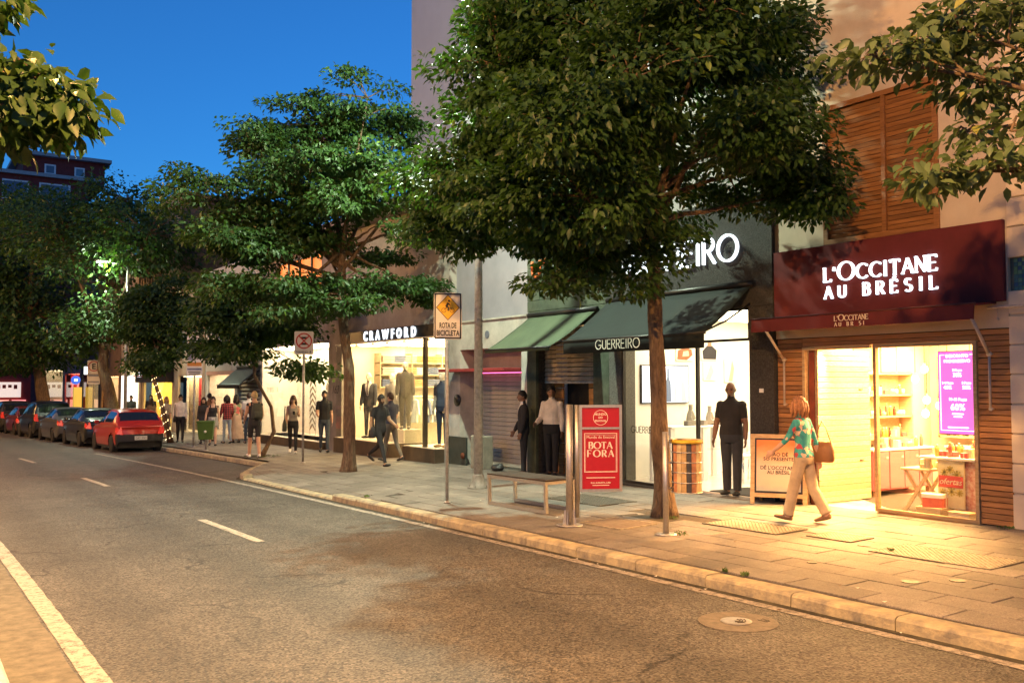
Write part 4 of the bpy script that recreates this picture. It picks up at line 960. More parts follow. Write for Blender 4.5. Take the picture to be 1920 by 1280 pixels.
while y < 14.85:
    tag(link('hung_shirt', random.choice(SH), None, (y, 25.15, 1.38), (0, 0, R(90) + random.uniform(-.5, .5))), 'shirt hanging on the chrome rail inside the menswear shop', 'shirt', 'shirts on the clothes rail'); y += random.uniform(.1, .17)
t = empty('wall_shelves', (15.8, 22.6, FE), label='pine wall shelves of folded clothes above the shirt rail in the menswear shop', cat='shelves')
for z in (1.72, 2.08, 2.44): B('shelf', M_pine, t, 12.0, 15.2, 25.18, 25.57, z, z + .03)
for x in (12.0, 13.05, 14.1, 15.17): B('upright', M_pine, t, x, x + .03, 25.16, 25.575, 1.66, 2.75)
FD = []
for i, c in enumerate(((.7, .66, .58), (.5, .25, .1), (.1, .13, .22), (.45, .42, .36))):
    mb = MB()
    for k in range(4): mb.bbox(-.16, .16, -.2, .2, k * .055, k * .055 + .05, .015)
    FD.append(mb.mesh('folded_clothes', mat('folded %d' % i, c, .9, var=.1)))
for z in (1.75, 2.11, 2.47):
    y = 12.3
    while y < 15.1: tag(link('folded_clothes', random.choice(FD), None, (y, 25.36, z), (0, 0, R(90))), 'pile of folded clothes on the menswear shelves', 'clothes', 'folded clothes on the menswear shelves'); y += .38
t = empty('display_plinth', (11.5, 22.4, .285), label='pale display plinth between the mannequins in the menswear window', cat='plinth'); B('block', M_ptop, t, 11.2, 11.75, 22.05, 22.75, .286, .62, .006); B('lower_block', M_ptop, t, 11.15, 11.5, 22.80, 23.3, .286, .48, .006)
# ---------------------------------------------------------------- womenswear shop with zigzag window
FFl = pave_z(11, 29.5) + .2
S_ = empty('womenswear_shop', (FACE, 29.7, 0), label='womenswear shop with bright blank window and zigzag decoration', cat='shop')
B('upper_wall', M_con, S_, 11.0, 11.4, 26.62, 27.3, 3.1, 6.3); B('upper_wall', M_con, S_, 11.0, 11.4, 31.4, 32.86, 3.1, 6.3); B('upper_wall', M_con, S_, 11.0, 11.4, 27.3, 31.4, 3.1, 4.4); B('upper_wall', M_con, S_, 11.0, 11.4, 27.3, 31.4, 6.0, 6.3)
wf = frame_yz('upper_window', M_dark, S_, 11.02, 11.1, 27.3, 31.4, 4.4, 6.0, .07)
for y in (28.3, 29.35, 30.4): B('mullion', M_dark, wf, 11.03, 11.09, y - .03, y + .03, 4.47, 5.93)
B('pane', glow('orange lit room', (1.0, .28, .06), .55), wf, 11.10, 11.12, 27.35, 31.35, 4.45, 5.95)
text('sign_letters', 'SIBERIAN', L_white, S_, (10.97, 31.9, 3.36), .44, ext=.02, off=.006, spacing=1.05, width=3.45)
B('sign_backing', M_con, S_, 10.975, 11.0, 27.9, 32.6, 3.25, 3.80)
B('platform', M_plat, S_, 10.72, 11.9, 26.66, 32.7, -.5, .06, .006); B('platform_top', M_ptop, S_, 10.74, 11.88, 26.68, 32.68, .061, .07)
for (a, b_) in ((26.68, 28.3), (28.33, 30.2), (30.23, 32.7)): B('window_pane', M_glass, S_, 10.76, 10.77, a, b_, .071, 3.08)
B('soffit', M_intw, S_, 10.74, 11.2, 26.64, 32.8, 3.08, 3.1)
M_bk = mat('window backdrop', (.82, .74, .60), .8, var=.03)
room(S_, 11.0, 12.3, 26.66, 32.8, .07, 3.1, M_bk, M_ptop)
panel_light(S_, 10.95, 12.1, 26.9, 32.6, 3.07, NEUT, 4.2)
zg = empty('zigzag_hanging', (11.15, 28.35, .1), label='hanging zigzag chevron screen in the bright womenswear window', cat='window display')
for k in range(11):
    for (dy, sg) in ((-.12, 1), (.12, -1)):
        mb = MB(); mb.obox((11.15, 28.35 + dy, .45 + k * .2), (.012, .30, .055), (R(38) * sg, 0, 0)); mb.build('chevron', mat('chevron brown', (.30, .22, .14), .7, var=.1), zg)
for dy in (-.24, .24): mb = MB(); mb.tube([(11.165, 28.35 + dy, .2), (11.165, 28.35 + dy, 3.05)], .006, 5); mb.build('cord', M_dark, zg)
text('glass_lettering', 'SIBERIA', mat('frosted letters', (.62, .52, .40), .7), S_, (10.755, 31.6, 1.55), .24, ext=.001, spacing=1.5)
# ---------------------------------------------------------------- white walled fashion shop
U = empty('white_shop', (FACE, 36.5, 0), label='white panelled fashion shop with dark awning and striped shutters', cat='shop')
M_wht = plaster('white panels', (.50, .52, .48), .08, .6)
for i, (a, b_) in enumerate(((32.88, 36.5), (36.52, 40.2))):
    for (z0, z1) in ((2.35, 3.28), (3.3, 4.28), (4.3, 6.6)): B('wall_panel', M_wht, U, 11.0, 11.3, a, b_, z0, z1, .006)
text('wall_lettering', 'DUDALINA', mat('grey thin letters', (.10, .10, .10), .7), U, (10.99, 39.9, 2.98), .78, ext=.006, off=-.008, width=6.2)
B('pier', M_wht, U, 11.0, 11.3, 35.75, 36.1, -.6, 2.35); B('pier', M_wht, U, 11.0, 11.3, 39.95, 40.2, -.6, 2.35); B('pier', M_wht, U, 11.0, 11.3, 32.88, 33.1, -.6, 2.35)
B('sill', mat('pink marble', (.55, .36, .30), .4, var=.1), U, 10.96, 11.3, 36.1, 39.95, 2.2, 2.34)
B('window_pane', M_glass, U, 11.05, 11.06, 36.1, 39.95, -.5, 2.2)
room(U, 11.1, 13, 36.1, 39.9, -.5, 2.3, mat('pinkish white', (.8, .66, .52), .8), M_floor); panel_light(U, 11.3, 12.8, 36.4, 39.6, 2.28, NEUT, 3.2)
slats(U, mat('white louvre', (.55, .58, .50), .6, var=.05), 11.12, 33.12, 35.73, -.4, 2.3, .15, .03, .06, 'shutter_slat', R(20), 0); B('shutter_back', M_dark, U, 11.2, 11.25, 33.1, 35.75, -.6, 2.35)
awning(U, 32.95, 35.65, 10.95, 2.42, 10.2, 1.78, .12, M_black, sag=.0)
# ---------------------------------------------------------------- further shops down the street
def far_shop(y0, y1, z0, z1, zt, mw, label, light, strength, fascia=None, fm=None, inm=None, name='shop_building'):
    t = empty(name, (FACE, (y0 + y1) / 2, z0), label=label, cat='shop')
    B('pier', mw, t, 11, 11.4, y0, y0 + .5, z0 - .3, z1); B('pier', mw, t, 11, 11.4, y1 - .5, y1, z0 - .3, z1); B('upper_wall', mw, t, 11, 11.4, y0, y1, z1, zt)
    if fascia: B('fascia', fm, t, 10.6, 11.0, y0 + .2, y1 - .2, z1 - .1, z1 + fascia, .01)
    B('window_pane', M_glass, t, 11.05, 11.06, y0 + .5, y1 - .5, z0, z1)
    room(t, 11.1, 13.0, y0 + .5, y1 - .5, z0, z1, inm or M_intw, M_floor)
    panel_light(t, 11.2, 12.8, y0 + .7, y1 - .7, z1 - .02, light, strength)
    return t
g = lambda y: pave_z(11, y)
H_ = far_shop(40.3, 45.3, g(43), 2.2, 6.2, plaster('tan render', (.40, .33, .25), .12), 'small shop with red and cream striped window drapes', WARM, 3.5)
for k in range(9):
    mb = MB(); ys = [41.0 + k * .42 + .04 * j for j in range(9)]; mb.tube([(11.5, 41.15 + k * .42, g(43) + .1), (11.5, 41.15 + k * .42, 2.1)], [(.05, .17)] * 2, 10); mb.build('drape', mat('red drape', (.60, .05, .05), .8) if k in (3, 4) else mat('cream drape', (.75, .62, .42), .8), H_)
I_ = far_shop(45.4, 52.4, g(49), 2.0, 3.6, plaster('tan render', ()), 'wide yellow lit shop beneath a ribbed beige building', (1, .74, .26), 3.8, .75, M_dark, mat('yellow interior', (.85, .66, .22), .8))
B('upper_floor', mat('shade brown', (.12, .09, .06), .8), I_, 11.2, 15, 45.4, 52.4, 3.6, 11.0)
for k in range(12): B('facade_rib', plaster('beige rib', (.45, .34, .22), .1), I_, 10.7, 11.2, 45.5 + k * .6, 45.7 + k * .6, 3.7, 10.8)
mb = MB(); mb.box(10.4, 10.95, 46, 51.8, 2.2, 2.26); mb.build('awning_strip', mat('red trim', (.4, .05, .03), .6), I_)
for k in range(6): B('fascia_letter_stroke', glow('letter cool', (.85, .92, 1), 1.6), I_, 10.585, 10.6, 51.4 - k * .16, 51.46 - k * .16, 2.18 + .05 * (k % 2), 2.55)
Jx = far_shop(52.6, 58.0, g(55), 2.6, 8.0, plaster('pale stone', (.42, .37, .30), .1), 'pale stone shop with a bright poster of coloured figures', WARM, 2.0)
t = empty('light_box_poster', (10.95, 56, .8), label='bright white poster box showing blue and red figures', cat='poster')
B('light_box', glow('poster white', (1, .97, .92), 1.6), t, 10.9, 10.99, 54.4, 57.3, -.6, 2.3)
for i, (y, c) in enumerate(((56.5, (.1, .1, .5)), (56.15, (.6, .05, .08)), (55.75, (.25, .08, .45)), (55.35, (.6, .05, .1)))):
    mb = MB(); mb.tube([(10.89, y, .9), (10.89, y - .05, 1.35), (10.89, y, 1.85)], [(.01, .08), (.01, .13), (.01, .07)], 8); mb.build('printed_figure', glow('pf %d' % i, c, .8), t)
K_ = far_shop(58.2, 64.5, g(61), 2.3, 9.0, plaster('brown render', (.20, .14, .10), .15), 'brown fronted shop with orange lit window', (1, .5, .15), 2.6)
L2 = far_shop(64.7, 72, g(68), 2.6, 10.0, plaster('dark render', (.07, .065, .06), .15), 'dark fronted shop with a small white projecting sign', WARM, .8)
B('projecting_sign', glow('sign white', (1, 1, .95), 2.0), L2, 10.2, 10.9, 65.5, 65.7, 2.45, 2.95)
O_ = far_shop(72.2, 80, g(76), 2.6, 7.5, plaster('pink render', (.36, .24, .20), .12), 'shop with red lit panels and yellow column', (1, .2, .12), 2.2, inm=mat('red interior', (.8, .1, .08), .7))
t = empty('round_sign', (10.4, 70.3, 2.1), label='round blue lit sign on a bracket over the pavement', cat='sign'); mb = MB(); mb.tube([(10.4, 70.25, 2.1), (10.4, 70.35, 2.1)], .30, 20); mb.build('disc', glow('sign blue', (.08, .2, .9), .6), t); B('sign_mark', glow('letter cool', (.85, .92, 1), 1.6), t, 10.3, 10.5, 70.235, 70.248, 2.02, 2.18); mb = MB(); mb.tube([(10.4, 70.3, 2.1), (11.0, 70.3, 2.1)], .04, 6); mb.build('bracket', M_dark, t)
mb = MB(); B('column', glow('column yellow', (1, .62, .1), .4), O_, 10.4, 10.9, 70.9, 71.4, g(71), 1.6)
far_shop(80.2, 96, g(88), 3.0, 8.5, plaster('tan render', ()), 'long low lit shop front near the end of the street', WARM, 1.5)
# buildings closing the view
t = empty('end_shop', (8.7, 101, road_z(101)), label='red fronted shop with white sign closing the end of the street', cat='shop')
B('wall', mat('red front', (.30, .04, .035), .7, var=.1), t, 4, 10.95, 101, 105, road_z(101) - .5, 5); B('sign', glow('far sign white', (1, .80, .68), .55), t, 6.2, 10.1, 100.8, 101, .55, 2.0)
for k in range(7): B('sign_stroke', mat('sign red', (.5, .04, .03), .6), t, 6.6 + k * .48, 6.9 + k * .48, 100.77, 100.79, 1.35 + .06 * (k % 3), 1.75)
for k in range(4): B('lit_window', glow('far window %d' % k, (1, .55 - .08 * k, .3), .9), t, 5.0 + 1.45 * k, 6.2 + 1.45 * k, 100.85, 101, road_z(101), .3)
BK = mat('red brick', (.16, .030, .028), .9, var=.2, scale=2)
t = empty('brick_building', (20, 145, -2), label='dark red brick building with white framed windows rising over the trees', cat='building')
M_cap = mat('pale coping', (.30, .32, .34), .7)
def fr_win(x0, x1, z0, z1, y):
    f = frame_xz('window_frame', mat('white frame', (.62, .64, .68), .6), t, x0, x1, z0, z1, y - .12, y, .22)
    B('pane', mat('sky pane', (.10, .14, .2), .08, var=0, spec=.9), f, x0 + .22, x1 - .22, y - .06, y - .02, z0 + .22, z1 - .22)
def frame_xz(name, m, parent, x0, x1, z0, z1, y0, y1, k):
    mb = MB(); mb.box(x0, x0 + k, y0, y1, z0, z1); mb.box(x1 - k, x1, y0, y1, z0, z1); mb.box(x0 + k, x1 - k, y0, y1, z0, z0 + k); mb.box(x0 + k, x1 - k, y0, y1, z1 - k, z1); return mb.build(name, m, parent)
B('wall', BK, t, 2, 22.6, 145, 165, -2, 31.0); B('coping', M_cap, t, 1.4, 24.2, 144.4, 165.5, 31.0, 31.5)
B('penthouse', BK, t, 14.6, 25.6, 150, 165, 31.5, 35.0); B('penthouse_coping', M_cap, t, 13.6, 26.4, 149, 166, 35.0, 35.5)
for (a, b_) in ((11.6, 14.9), (16.2, 20.2), (7, 10.4), (2.6, 5.6)): fr_win(a, b_, 27.4, 30.2, 145)
for (a, b_) in ((17.4, 18.9), (21.4, 22.8)): fr_win(a, b_, 32.5, 34, 150)
for k, x in enumerate((16.6, 17.2, 17.9)): mb = MB(); mb.tube([(x, 153, 35.5), (x, 153, 36.8)], .16, 8); mb.build('flue', M_dark, t)
mb = MB(); mb.tube([(22, 153, 35.5), (22, 153, 39)], .05, 5); mb.build('aerial', M_dark, t)
t = empty('tower_block', (24, 26, 0), label='tall blank mauve tower block rising behind the shops', cat='building')
B('wall', plaster('tower plaster', (.40, .39, .43), .08, .3), t, 16, 34, 8.5, 31.0, 0, 60)
t = empty('rear_block', (18, 60, 0), label='dim mid rise block behind the further shops', cat='building'); B('wall', plaster('rear render', (.16, .14, .13), .1), t, 13.2, 22, 40.5, 96, -2, 9.0)
t = empty('opposite_terrace', (-9, 60, 0), label='row of buildings on the near side of the street beyond the trees', cat='building'); B('wall', plaster('near terrace', (.2, .17, .14), .1), t, -14, -5.5, 30, 110, -2, 9)
# ================================================================== street lamps and trees
def street_lamp(loc, heading, h, arm, col, power, label, horiz=.4, cone=150, thick=.085):
    """round pole with a short arm and a flat lantern; heading: direction of the arm"""
    t = empty('street_lamp', loc, heading, label, 'street lamp')
    mb = MB(); mb.tube([(0, 0, 0), (0, 0, h * .5), (0, 0, h)], [thick, thick * .8, thick * .6], 14); mb.build('pole', M_galv, t, True)
    mb = MB(); mb.lathe((0, 0, 0), [(.2, 0), (.2, .015), (.15, .02), (.10, .22), (thick + .004, .25)], 14)
    for a in range(4): mb.tube([(.16 * math.cos(a * 1.57 + .7), .16 * math.sin(a * 1.57 + .7), 0), (.16 * math.cos(a * 1.57 + .7), .16 * math.sin(a * 1.57 + .7), .06)], .014, 6)
    mb.build('base_plate', mat('lamp base grey', (.15, .14, .125), .7, .1, var=.25, scale=12), t, True)
    mb = MB(); mb.tube([(0, 0, h - .25), (arm * .4, 0, h + .05), (arm, 0, h + .12)], [.04, .035, .03], 8); mb.build('arm', M_galv, t, True)
    hd = MB(); hd.bbox(arm - .05, arm + .45, -.12, .12, h + .09, h + .19, .04); ho = hd.build('lantern', M_galv, t, True)
    mb = MB(); mb.bbox(arm + .02, arm + .40, -.09, .09, h + .065, h + .092, .01); mb.build('lens', glow('lens %.2f' % col[2], col, 30), ho, True)
    ld = bpy.data.lights.new('street_lamp_light', 'POINT'); ld.energy = power; ld.color = col; ld.shadow_soft_size = .10
    ld.energy = power * horiz
    ls = bpy.data.lights.new('street_lamp_beam', 'SPOT'); ls.energy = power; ls.color = col; ls.spot_size = R(cone); ls.spot_blend = .8; ls.shadow_soft_size = .10
    lb = bpy.data.objects.new('lamp_beam', ls); COL.objects.link(lb); lb.parent = t; lb.location = (arm + .25, 0, h - .04)
    lo = bpy.data.objects.new('lamp_light', ld); COL.objects.link(lo); lo.parent = t; lo.location = (arm + .2, 0, h - .06)
    return t
COOL, SODIUM = (.84, 1.0, .74), (1.0, .51, .16)
street_lamp((8.74, 14.26, pave_z(8.74, 14.26)), math.pi, 8.8, .9, COOL, 1050, 'grey street lamp post beside the bicycle route sign', 2.6, 105)
street_lamp((8.6, 44.3, pave_z(8.6, 44.3)), math.pi, 7.6, .9, COOL, 1000, 'distant street lamp shining white among the trees')
street_lamp((-.55, 9.6, road_z(9.6) + .13), 0, 7.2, .5, SODIUM, 1900, 'warm street lamp on the near pavement beside the viewer', .8)
street_lamp((-.9, 1.6, road_z(1.6) + .13), 0, 7.2, 2.3, SODIUM, 2600, 'warm street lamp with a long arm on the near pavement behind the viewer', 1.3)
street_lamp((-1.3, 21.5, road_z(21.5) + .13), 0, 7.2, .5, SODIUM, 800, 'warm street lamp on the near pavement opposite the menswear shop', 1.8)
street_lamp((-4.2, 52, road_z(52) + .13), 0, 7.4, .6, SODIUM, 1900, 'warm street lamp on the near pavement opposite the yellow lit shop', 1.5)
street_lamp((-2.2, 35, road_z(35) + .13), 0, 7.4, .6, SODIUM, 1000, 'warm street lamp further along the near pavement', 1.6)

def bark():
    m = bpy.data.materials.new('bark'); m.use_nodes = True; n, l = nodes_of(m); b = n['Principled BSDF']
    tc = n.new('ShaderNodeTexCoord'); mp = n.new('ShaderNodeMapping'); mp.inputs['Scale'].default_value = (9, 9, 2.2); l.new(tc.outputs['Object'], mp.inputs[0])
    t = n.new('ShaderNodeTexNoise'); t.inputs['Scale'].default_value = 2.5; t.inputs['Detail'].default_value = 9; t.inputs['Roughness'].default_value = .7; l.new(mp.outputs[0], t.inputs['Vector'])
    v = n.new('ShaderNodeTexVoronoi'); v.feature = 'DISTANCE_TO_EDGE'; v.inputs['Scale'].default_value = 2.4; l.new(mp.outputs[0], v.inputs['Vector'])
    r = n.new('ShaderNodeValToRGB'); r.color_ramp.elements[0].position = .35; r.color_ramp.elements[1].position = .7; r.color_ramp.elements[0].color = (.055, .034, .02, 1); r.color_ramp.elements[1].color = (.20, .13, .075, 1)
    l.new(t.outputs[0], r.inputs[0]); l.new(r.outputs[0], b.inputs['Base Color']); b.inputs['Roughness'].default_value = .9
    ad = n.new('ShaderNodeMath'); ad.operation = 'ADD'; l.new(t.outputs[0], ad.inputs[0]); l.new(v.outputs['Distance'], ad.inputs[1])
    bp = n.new('ShaderNodeBump'); bp.inputs['Strength'].default_value = .9; bp.inputs['Distance'].default_value = .03; l.new(ad.outputs[0], bp.inputs['Height']); l.new(bp.outputs[0], b.inputs['Normal'])
    MATS['bark'] = m; return m
M_bark = bark()
def leaf_mat(name, dark, light, trans=.35):
    m = bpy.data.materials.new(name); m.use_nodes = True; n, l = nodes_of(m); n.clear()
    o = n.new('ShaderNodeOutputMaterial'); at = n.new('ShaderNodeAttribute'); at.attribute_name = 'tint'
    r = n.new('ShaderNodeValToRGB'); r.color_ramp.elements[0].color = (*dark, 1); r.color_ramp.elements[1].color = (*light, 1)
    e = r.color_ramp.elements.new(.93); e.color = (*[a * .8 for a in light], 1); r.color_ramp.elements[2].color = (light[0] * 1.7, light[1] * 1.25, light[2] * .8, 1)
    l.new(at.outputs['Fac'], r.inputs[0])
    d = n.new('ShaderNodeBsdfPrincipled'); d.inputs['Roughness'].default_value = .48; d.inputs['Specular IOR Level'].default_value = .35; l.new(r.outputs[0], d.inputs['Base Color'])
    t = n.new('ShaderNodeBsdfTranslucent'); mx = n.new('ShaderNodeMix'); mx.data_type = 'RGBA'; mx.blend_type = 'MULTIPLY'; mx.inputs[0].default_value = 1; l.new(r.outputs[0], mx.inputs[6]); mx.inputs[7].default_value = (1.5, 1.6, .5, 1)
    l.new(mx.outputs[2], t.inputs[0]); ms = n.new('ShaderNodeMixShader'); ms.inputs[0].default_value = trans
    l.new(d.outputs[0], ms.inputs[1]); l.new(t.outputs[0], ms.inputs[2]); l.new(ms.outputs[0], o.inputs[0])
    MATS[name] = m; return m
M_leaf = leaf_mat('street tree leaf', (.018, .046, .011), (.058, .122, .026))
M_leaf3 = leaf_mat('lit tinted leaf', (.05, .085, .035), (.14, .19, .085))  # paler copy of the leaf colour, with the whitish light painted in
M_leaf2 = leaf_mat('olive leaf', (.022, .056, .014), (.065, .115, .028))

def leaves_mesh(name, pos, axis, nrm, size, tint, m, fine=True):
    """many leaf blades as one mesh. pos: leaf base, axis: towards the tip, nrm: blade normal"""
    N = len(pos); axis = axis / np.linalg.norm(axis, axis=1, keepdims=True)
    nrm = nrm - axis * (nrm * axis).sum(1, keepdims=True); nrm /= np.linalg.norm(nrm, axis=1, keepdims=True) + 1e-9
    side = np.cross(axis, nrm); s = size[:, None]
    if fine:
        P = [pos, pos + axis * s * .30 + side * s * .24 + nrm * s * .05, pos + axis * s * .62 + side * s * .22 + nrm * s * .03,
             pos + axis * s * 1.0 - nrm * s * .16, pos + axis * s * .62 - side * s * .22 + nrm * s * .03, pos + axis * s * .30 - side * s * .24 + nrm * s * .05, pos + axis * s * .5 - nrm * s * .03]
        F = [(0, 1, 6), (1, 2, 6), (2, 3, 6), (3, 4, 6), (4, 5, 6), (5, 0, 6)]
    else:
        P = [pos, pos + axis * s * .48 + side * s * .28, pos + axis * s - nrm * s * .12, pos + axis * s * .48 - side * s * .28]
        F = [(0, 1, 2), (0, 2, 3)]
    k = len(P); V = np.stack(P, 1).reshape(-1, 3)
    idx = (np.arange(N)[:, None, None] * k + np.array(F)[None]).reshape(-1, 3)
    me = bpy.data.meshes.new(name); me.vertices.add(len(V)); me.vertices.foreach_set('co', V.astype(np.float32).ravel())
    nf = len(idx); me.loops.add(nf * 3); me.loops.foreach_set('vertex_index', idx.astype(np.int32).ravel())
    me.polygons.add(nf); me.polygons.foreach_set('loop_start', np.arange(0, nf * 3, 3, dtype=np.int32)); me.polygons.foreach_set('loop_total', np.full(nf, 3, dtype=np.int32))
    me.polygons.foreach_set('use_smooth', np.ones(nf, dtype=bool))
    a = me.attributes.new('tint', 'FLOAT', 'FACE'); a.data.foreach_set('value', np.repeat(tint, len(F)).astype(np.float32))
    me.materials.append(m); me.update(calc_edges=True); me.validate(); return me

def tree(label, base, trunk, r0, lobes, n_clusters, n_leaves, leaf, m=None, fine=True, flat=.45, spread=.30, group='street trees along the pavement', bare=.0, droop=.55, dens=None, lights=False):
    """trunk: list of world points; lobes: (x, y, z, r_horizontal, r_vertical)"""
    t = empty('street_tree', base, 0, label, 'tree', group); bs = np.array(base)
    tr = [Vector(p) - Vector(base) for p in trunk]
    mb = MB(); pts = []; rad = []
    for i in range(len(tr) - 1):                       # smooth, slightly knobbly trunk
        for k in range(5):
            q = k / 5; p = tr[i].lerp(tr[i + 1], q); kk = (i + q) / (len(tr) - 1)
            pts.append(p + Vector((math.sin(kk * 17) * .012, math.cos(kk * 13) * .012, 0))); rad.append(r0 * (1 - .42 * kk) * (1 + .05 * math.sin(kk * 31)) * (1 + .55 * math.exp(-kk * len(tr) * 5)))
    pts.append(tr[-1]); rad.append(r0 * .55)
    mb.tube(pts, rad, 14)
    top = tr[-1]; L = np.array([l_[:3] for l_ in lobes]) - bs; RH = np.array([l_[3] for l_ in lobes]); RV = np.array([l_[4] for l_ in lobes])
    vol = (RH ** 2 * RV) ** .62; prob = vol / vol.sum()
    limbs = []
    for i in range(len(lobes)):
        c = Vector(L[i]); a = tr[-2].lerp(top, min(1, max(0.2, random.random() + .3))); mid = a.lerp(c, .5) + Vector((random.uniform(-.15, .15), random.uniform(-.15, .15), (c.z - a.z) * .10 - .05 * (c - a).length * (1 if c.z > a.z + .5 else -1)))
        ps = []
        for k in range(9):
            q = k / 8; ps.append(a * (1 - q) ** 2 + mid * 2 * q * (1 - q) + c * q * q + Vector((random.uniform(-.03, .03), random.uniform(-.03, .03), random.uniform(-.02, .02))) * min(1, q * 4))
        ra = r0 * (.30 + .22 * prob[i] / prob.max()); mb.tube(ps, [ra * (1 - .8 * k / 8) for k in range(9)], 7); limbs.append(ps)
    which = rng.choice(len(lobes), n_clusters, p=prob)
    d = rng.normal(size=(n_clusters, 3)); d /= np.linalg.norm(d, axis=1, keepdims=True); rr = rng.random(n_clusters) ** .42
    C_ = L[which] + d * rr[:, None] * np.stack([RH[which], RH[which], RV[which]], 1)
    for j in range(n_clusters):
        ps = limbs[which[j]]; c = Vector(C_[j]); a = min(ps[2:], key=lambda p: (p - c).length + .3 * max(0, p.z - c.z)); mid = a.lerp(c, .55) + Vector((0, 0, .06))
        mb.tube([a, mid, c], [r0 * .07 + .004, r0 * .045 + .003, .004], 4, caps=False)
    mb.build('trunk', M_bark, t, True)
    # leaves: flattened sprays round each cluster point
    ci = rng.integers(0, n_clusters, n_leaves); sp = spread * (.65 + .7 * rng.random(n_clusters))
    g_ = rng.normal(size=(n_leaves, 3)); g_ /= np.maximum(1, np.linalg.norm(g_, axis=1, keepdims=True) / 1.6)
    off = g_ * np.stack([sp[ci], sp[ci], sp[ci] * flat], 1); pos = C_[ci] + off
    outw = off.copy(); outw[:, 2] *= .3; outw += (C_[ci] - L[which[ci]]) * .35
    outw /= np.linalg.norm(outw, axis=1, keepdims=True) + 1e-6
    ax = outw + rng.normal(size=(n_leaves, 3)) * .55; ax[:, 2] -= droop * (.5 + rng.random(n_leaves))
    nr = np.stack([outw[:, 0] * .7, outw[:, 1] * .7, np.ones(n_leaves) * .8], 1) + rng.normal(size=(n_leaves, 3)) * .45
    size = leaf * (.45 + .85 * rng.random(n_leaves) ** .8); ct = rng.random(n_clusters)
    tint = np.clip(.18 + .55 * ct[ci] * rng.random(n_leaves) + .3 * rng.random(n_leaves) ** 2, 0, .92); tint[rng.random(n_leaves) < .012] = 1.0
    o = link('crown', leaves_mesh('crown', pos, ax, nr, size, tint, m or M_leaf, fine), t)
    if lights:
        mb = MB()
        for k in range(90):
            q = k / 90 * (len(pts) - 1); i = int(q); p = pts[i].lerp(pts[min(i + 1, len(pts) - 1)], q - i); a = k * .9; rr_ = rad[i] + .02
            mb.ball(p + Vector((rr_ * math.cos(a), rr_ * math.sin(a), 0)), .013, 6, 4)
        mb.build('fairy_lights', glow('fairy', (1, .72, .35), 4), t, True)['kind'] = 'stuff'
    return t
z0 = pave_z
tree('big leafy street tree in front of the jewellery shop', (8.76, 9.43, z0(8.76, 9.43) - .03), [(8.76, 9.43, 0), (8.70, 9.46, 1.0), (8.66, 9.46, 2.2), (8.60, 9.45, 3.2), (8.45, 9.40, 4.3)], .135,
 [(6.9, 10.6, 5.4, .8, .8), (7.3, 10.9, 6.6, .9, .9), (8.19, 9.46, 6.24, 2.05, 1.23), (6.95, 7.93, 5.30, 1.22, .91), (6.62, 10.15, 6.03, .85, .98), (6.9, 10.4, 7.2, .9, .8), (6.45, 10.65, 4.6, .80, .58), (6.45, 9.60, 3.95, .84, .52), (6.80, 8.65, 4.05, .9, .5), (9.02, 10.20, 4.84, 1.7, .86), (9.72, 8.65, 6.31, 1.10, .88), (8.48, 7.66, 4.95, .84, .62), (9.80, 8.42, 4.75, .80, .60), (7.35, 9.40, 3.45, .75, .40), (9.98, 8.0, 4.30, .46, .33), (6.85, 9.45, 3.05, .43, .17), (8.20, 9.24, 7.93, 2.37, 1.08), (7.64, 7.43, 6.09, .79, .67), (6.18, 8.24, 4.63, .84, .60), (7.14, 11.92, 4.88, .80, .56), (6.81, 12.40, 4.43, .57, .42), (6.92, 11.86, 4.15, .70, .36), (6.63, 12.49, 5.01, .37, .37), (7.63, 11.64, 4.05, .72, .36), (7.87, 9.12, 3.22, .41, .20), (7.95, 8.80, 3.62, .34, .26)],
 600, 108000, .104, spread=.24, flat=.4)
tree('layered street tree with pale lit sprays in front of the menswear shop', (8.40, 19.2, z0(8.4, 19.2) - .03), [(8.40, 19.2, -.2), (8.42, 19.2, .9), (8.38, 19.18, 2.2), (8.16, 19.11, 3.6), (8.2, 19.2, 4.8)], .145,
 [(8.96, 19.53, 8.43, 1.40, .60), (10.05, 19.96, 7.96, .60, .45), (7.94, 20.23, 7.81, 1.3, .48), (6.40, 20.09, 7.18, .78, .36), (5.25, 20.93, 6.41, .74, .30), (5.71, 20.03, 5.75, 1.3, .50), (7.13, 19.06, 6.3, 1.5, .55), (8.37, 18.22, 6.5, 1.1, .45), (8.65, 18.5, 5.25, 1.0, .13), (9.9, 18.88, 5.53, .60, .35), (7.19, 19.15, 3.9, 1.3, .28), (9.16, 19.04, 4.0, 1.3, .22), (10.1, 19.17, 4.10, .5, .4), (6.31, 19.69, 4.75, 1.3, .36), (8.65, 20.99, 7.38, 1.8, .80), (7.65, 17.90, 3.48, .95, .2), (9.58, 20.51, 4.79, 1.1, .16), (8.30, 20.74, 5.11, .76, .12), (7.2, 20.2, 5.5, 1.2, .4), (8.9, 20.2, 6.2, 1.3, .5), (7.6, 19.5, 4.9, .9, .15), (6.33, 19.72, 3.95, 1.2, .36), (7.34, 19.58, 5.12, 1.2, .36), (5.92, 19.93, 5.04, 1.0, .36), (7.81, 18.04, 5.63, 1.1, .36), (6.65, 18.94, 3.35, .85, .2), (9.70, 18.54, 6.53, .8, .4)],
 440, 58000, .118, flat=.34, spread=.28)
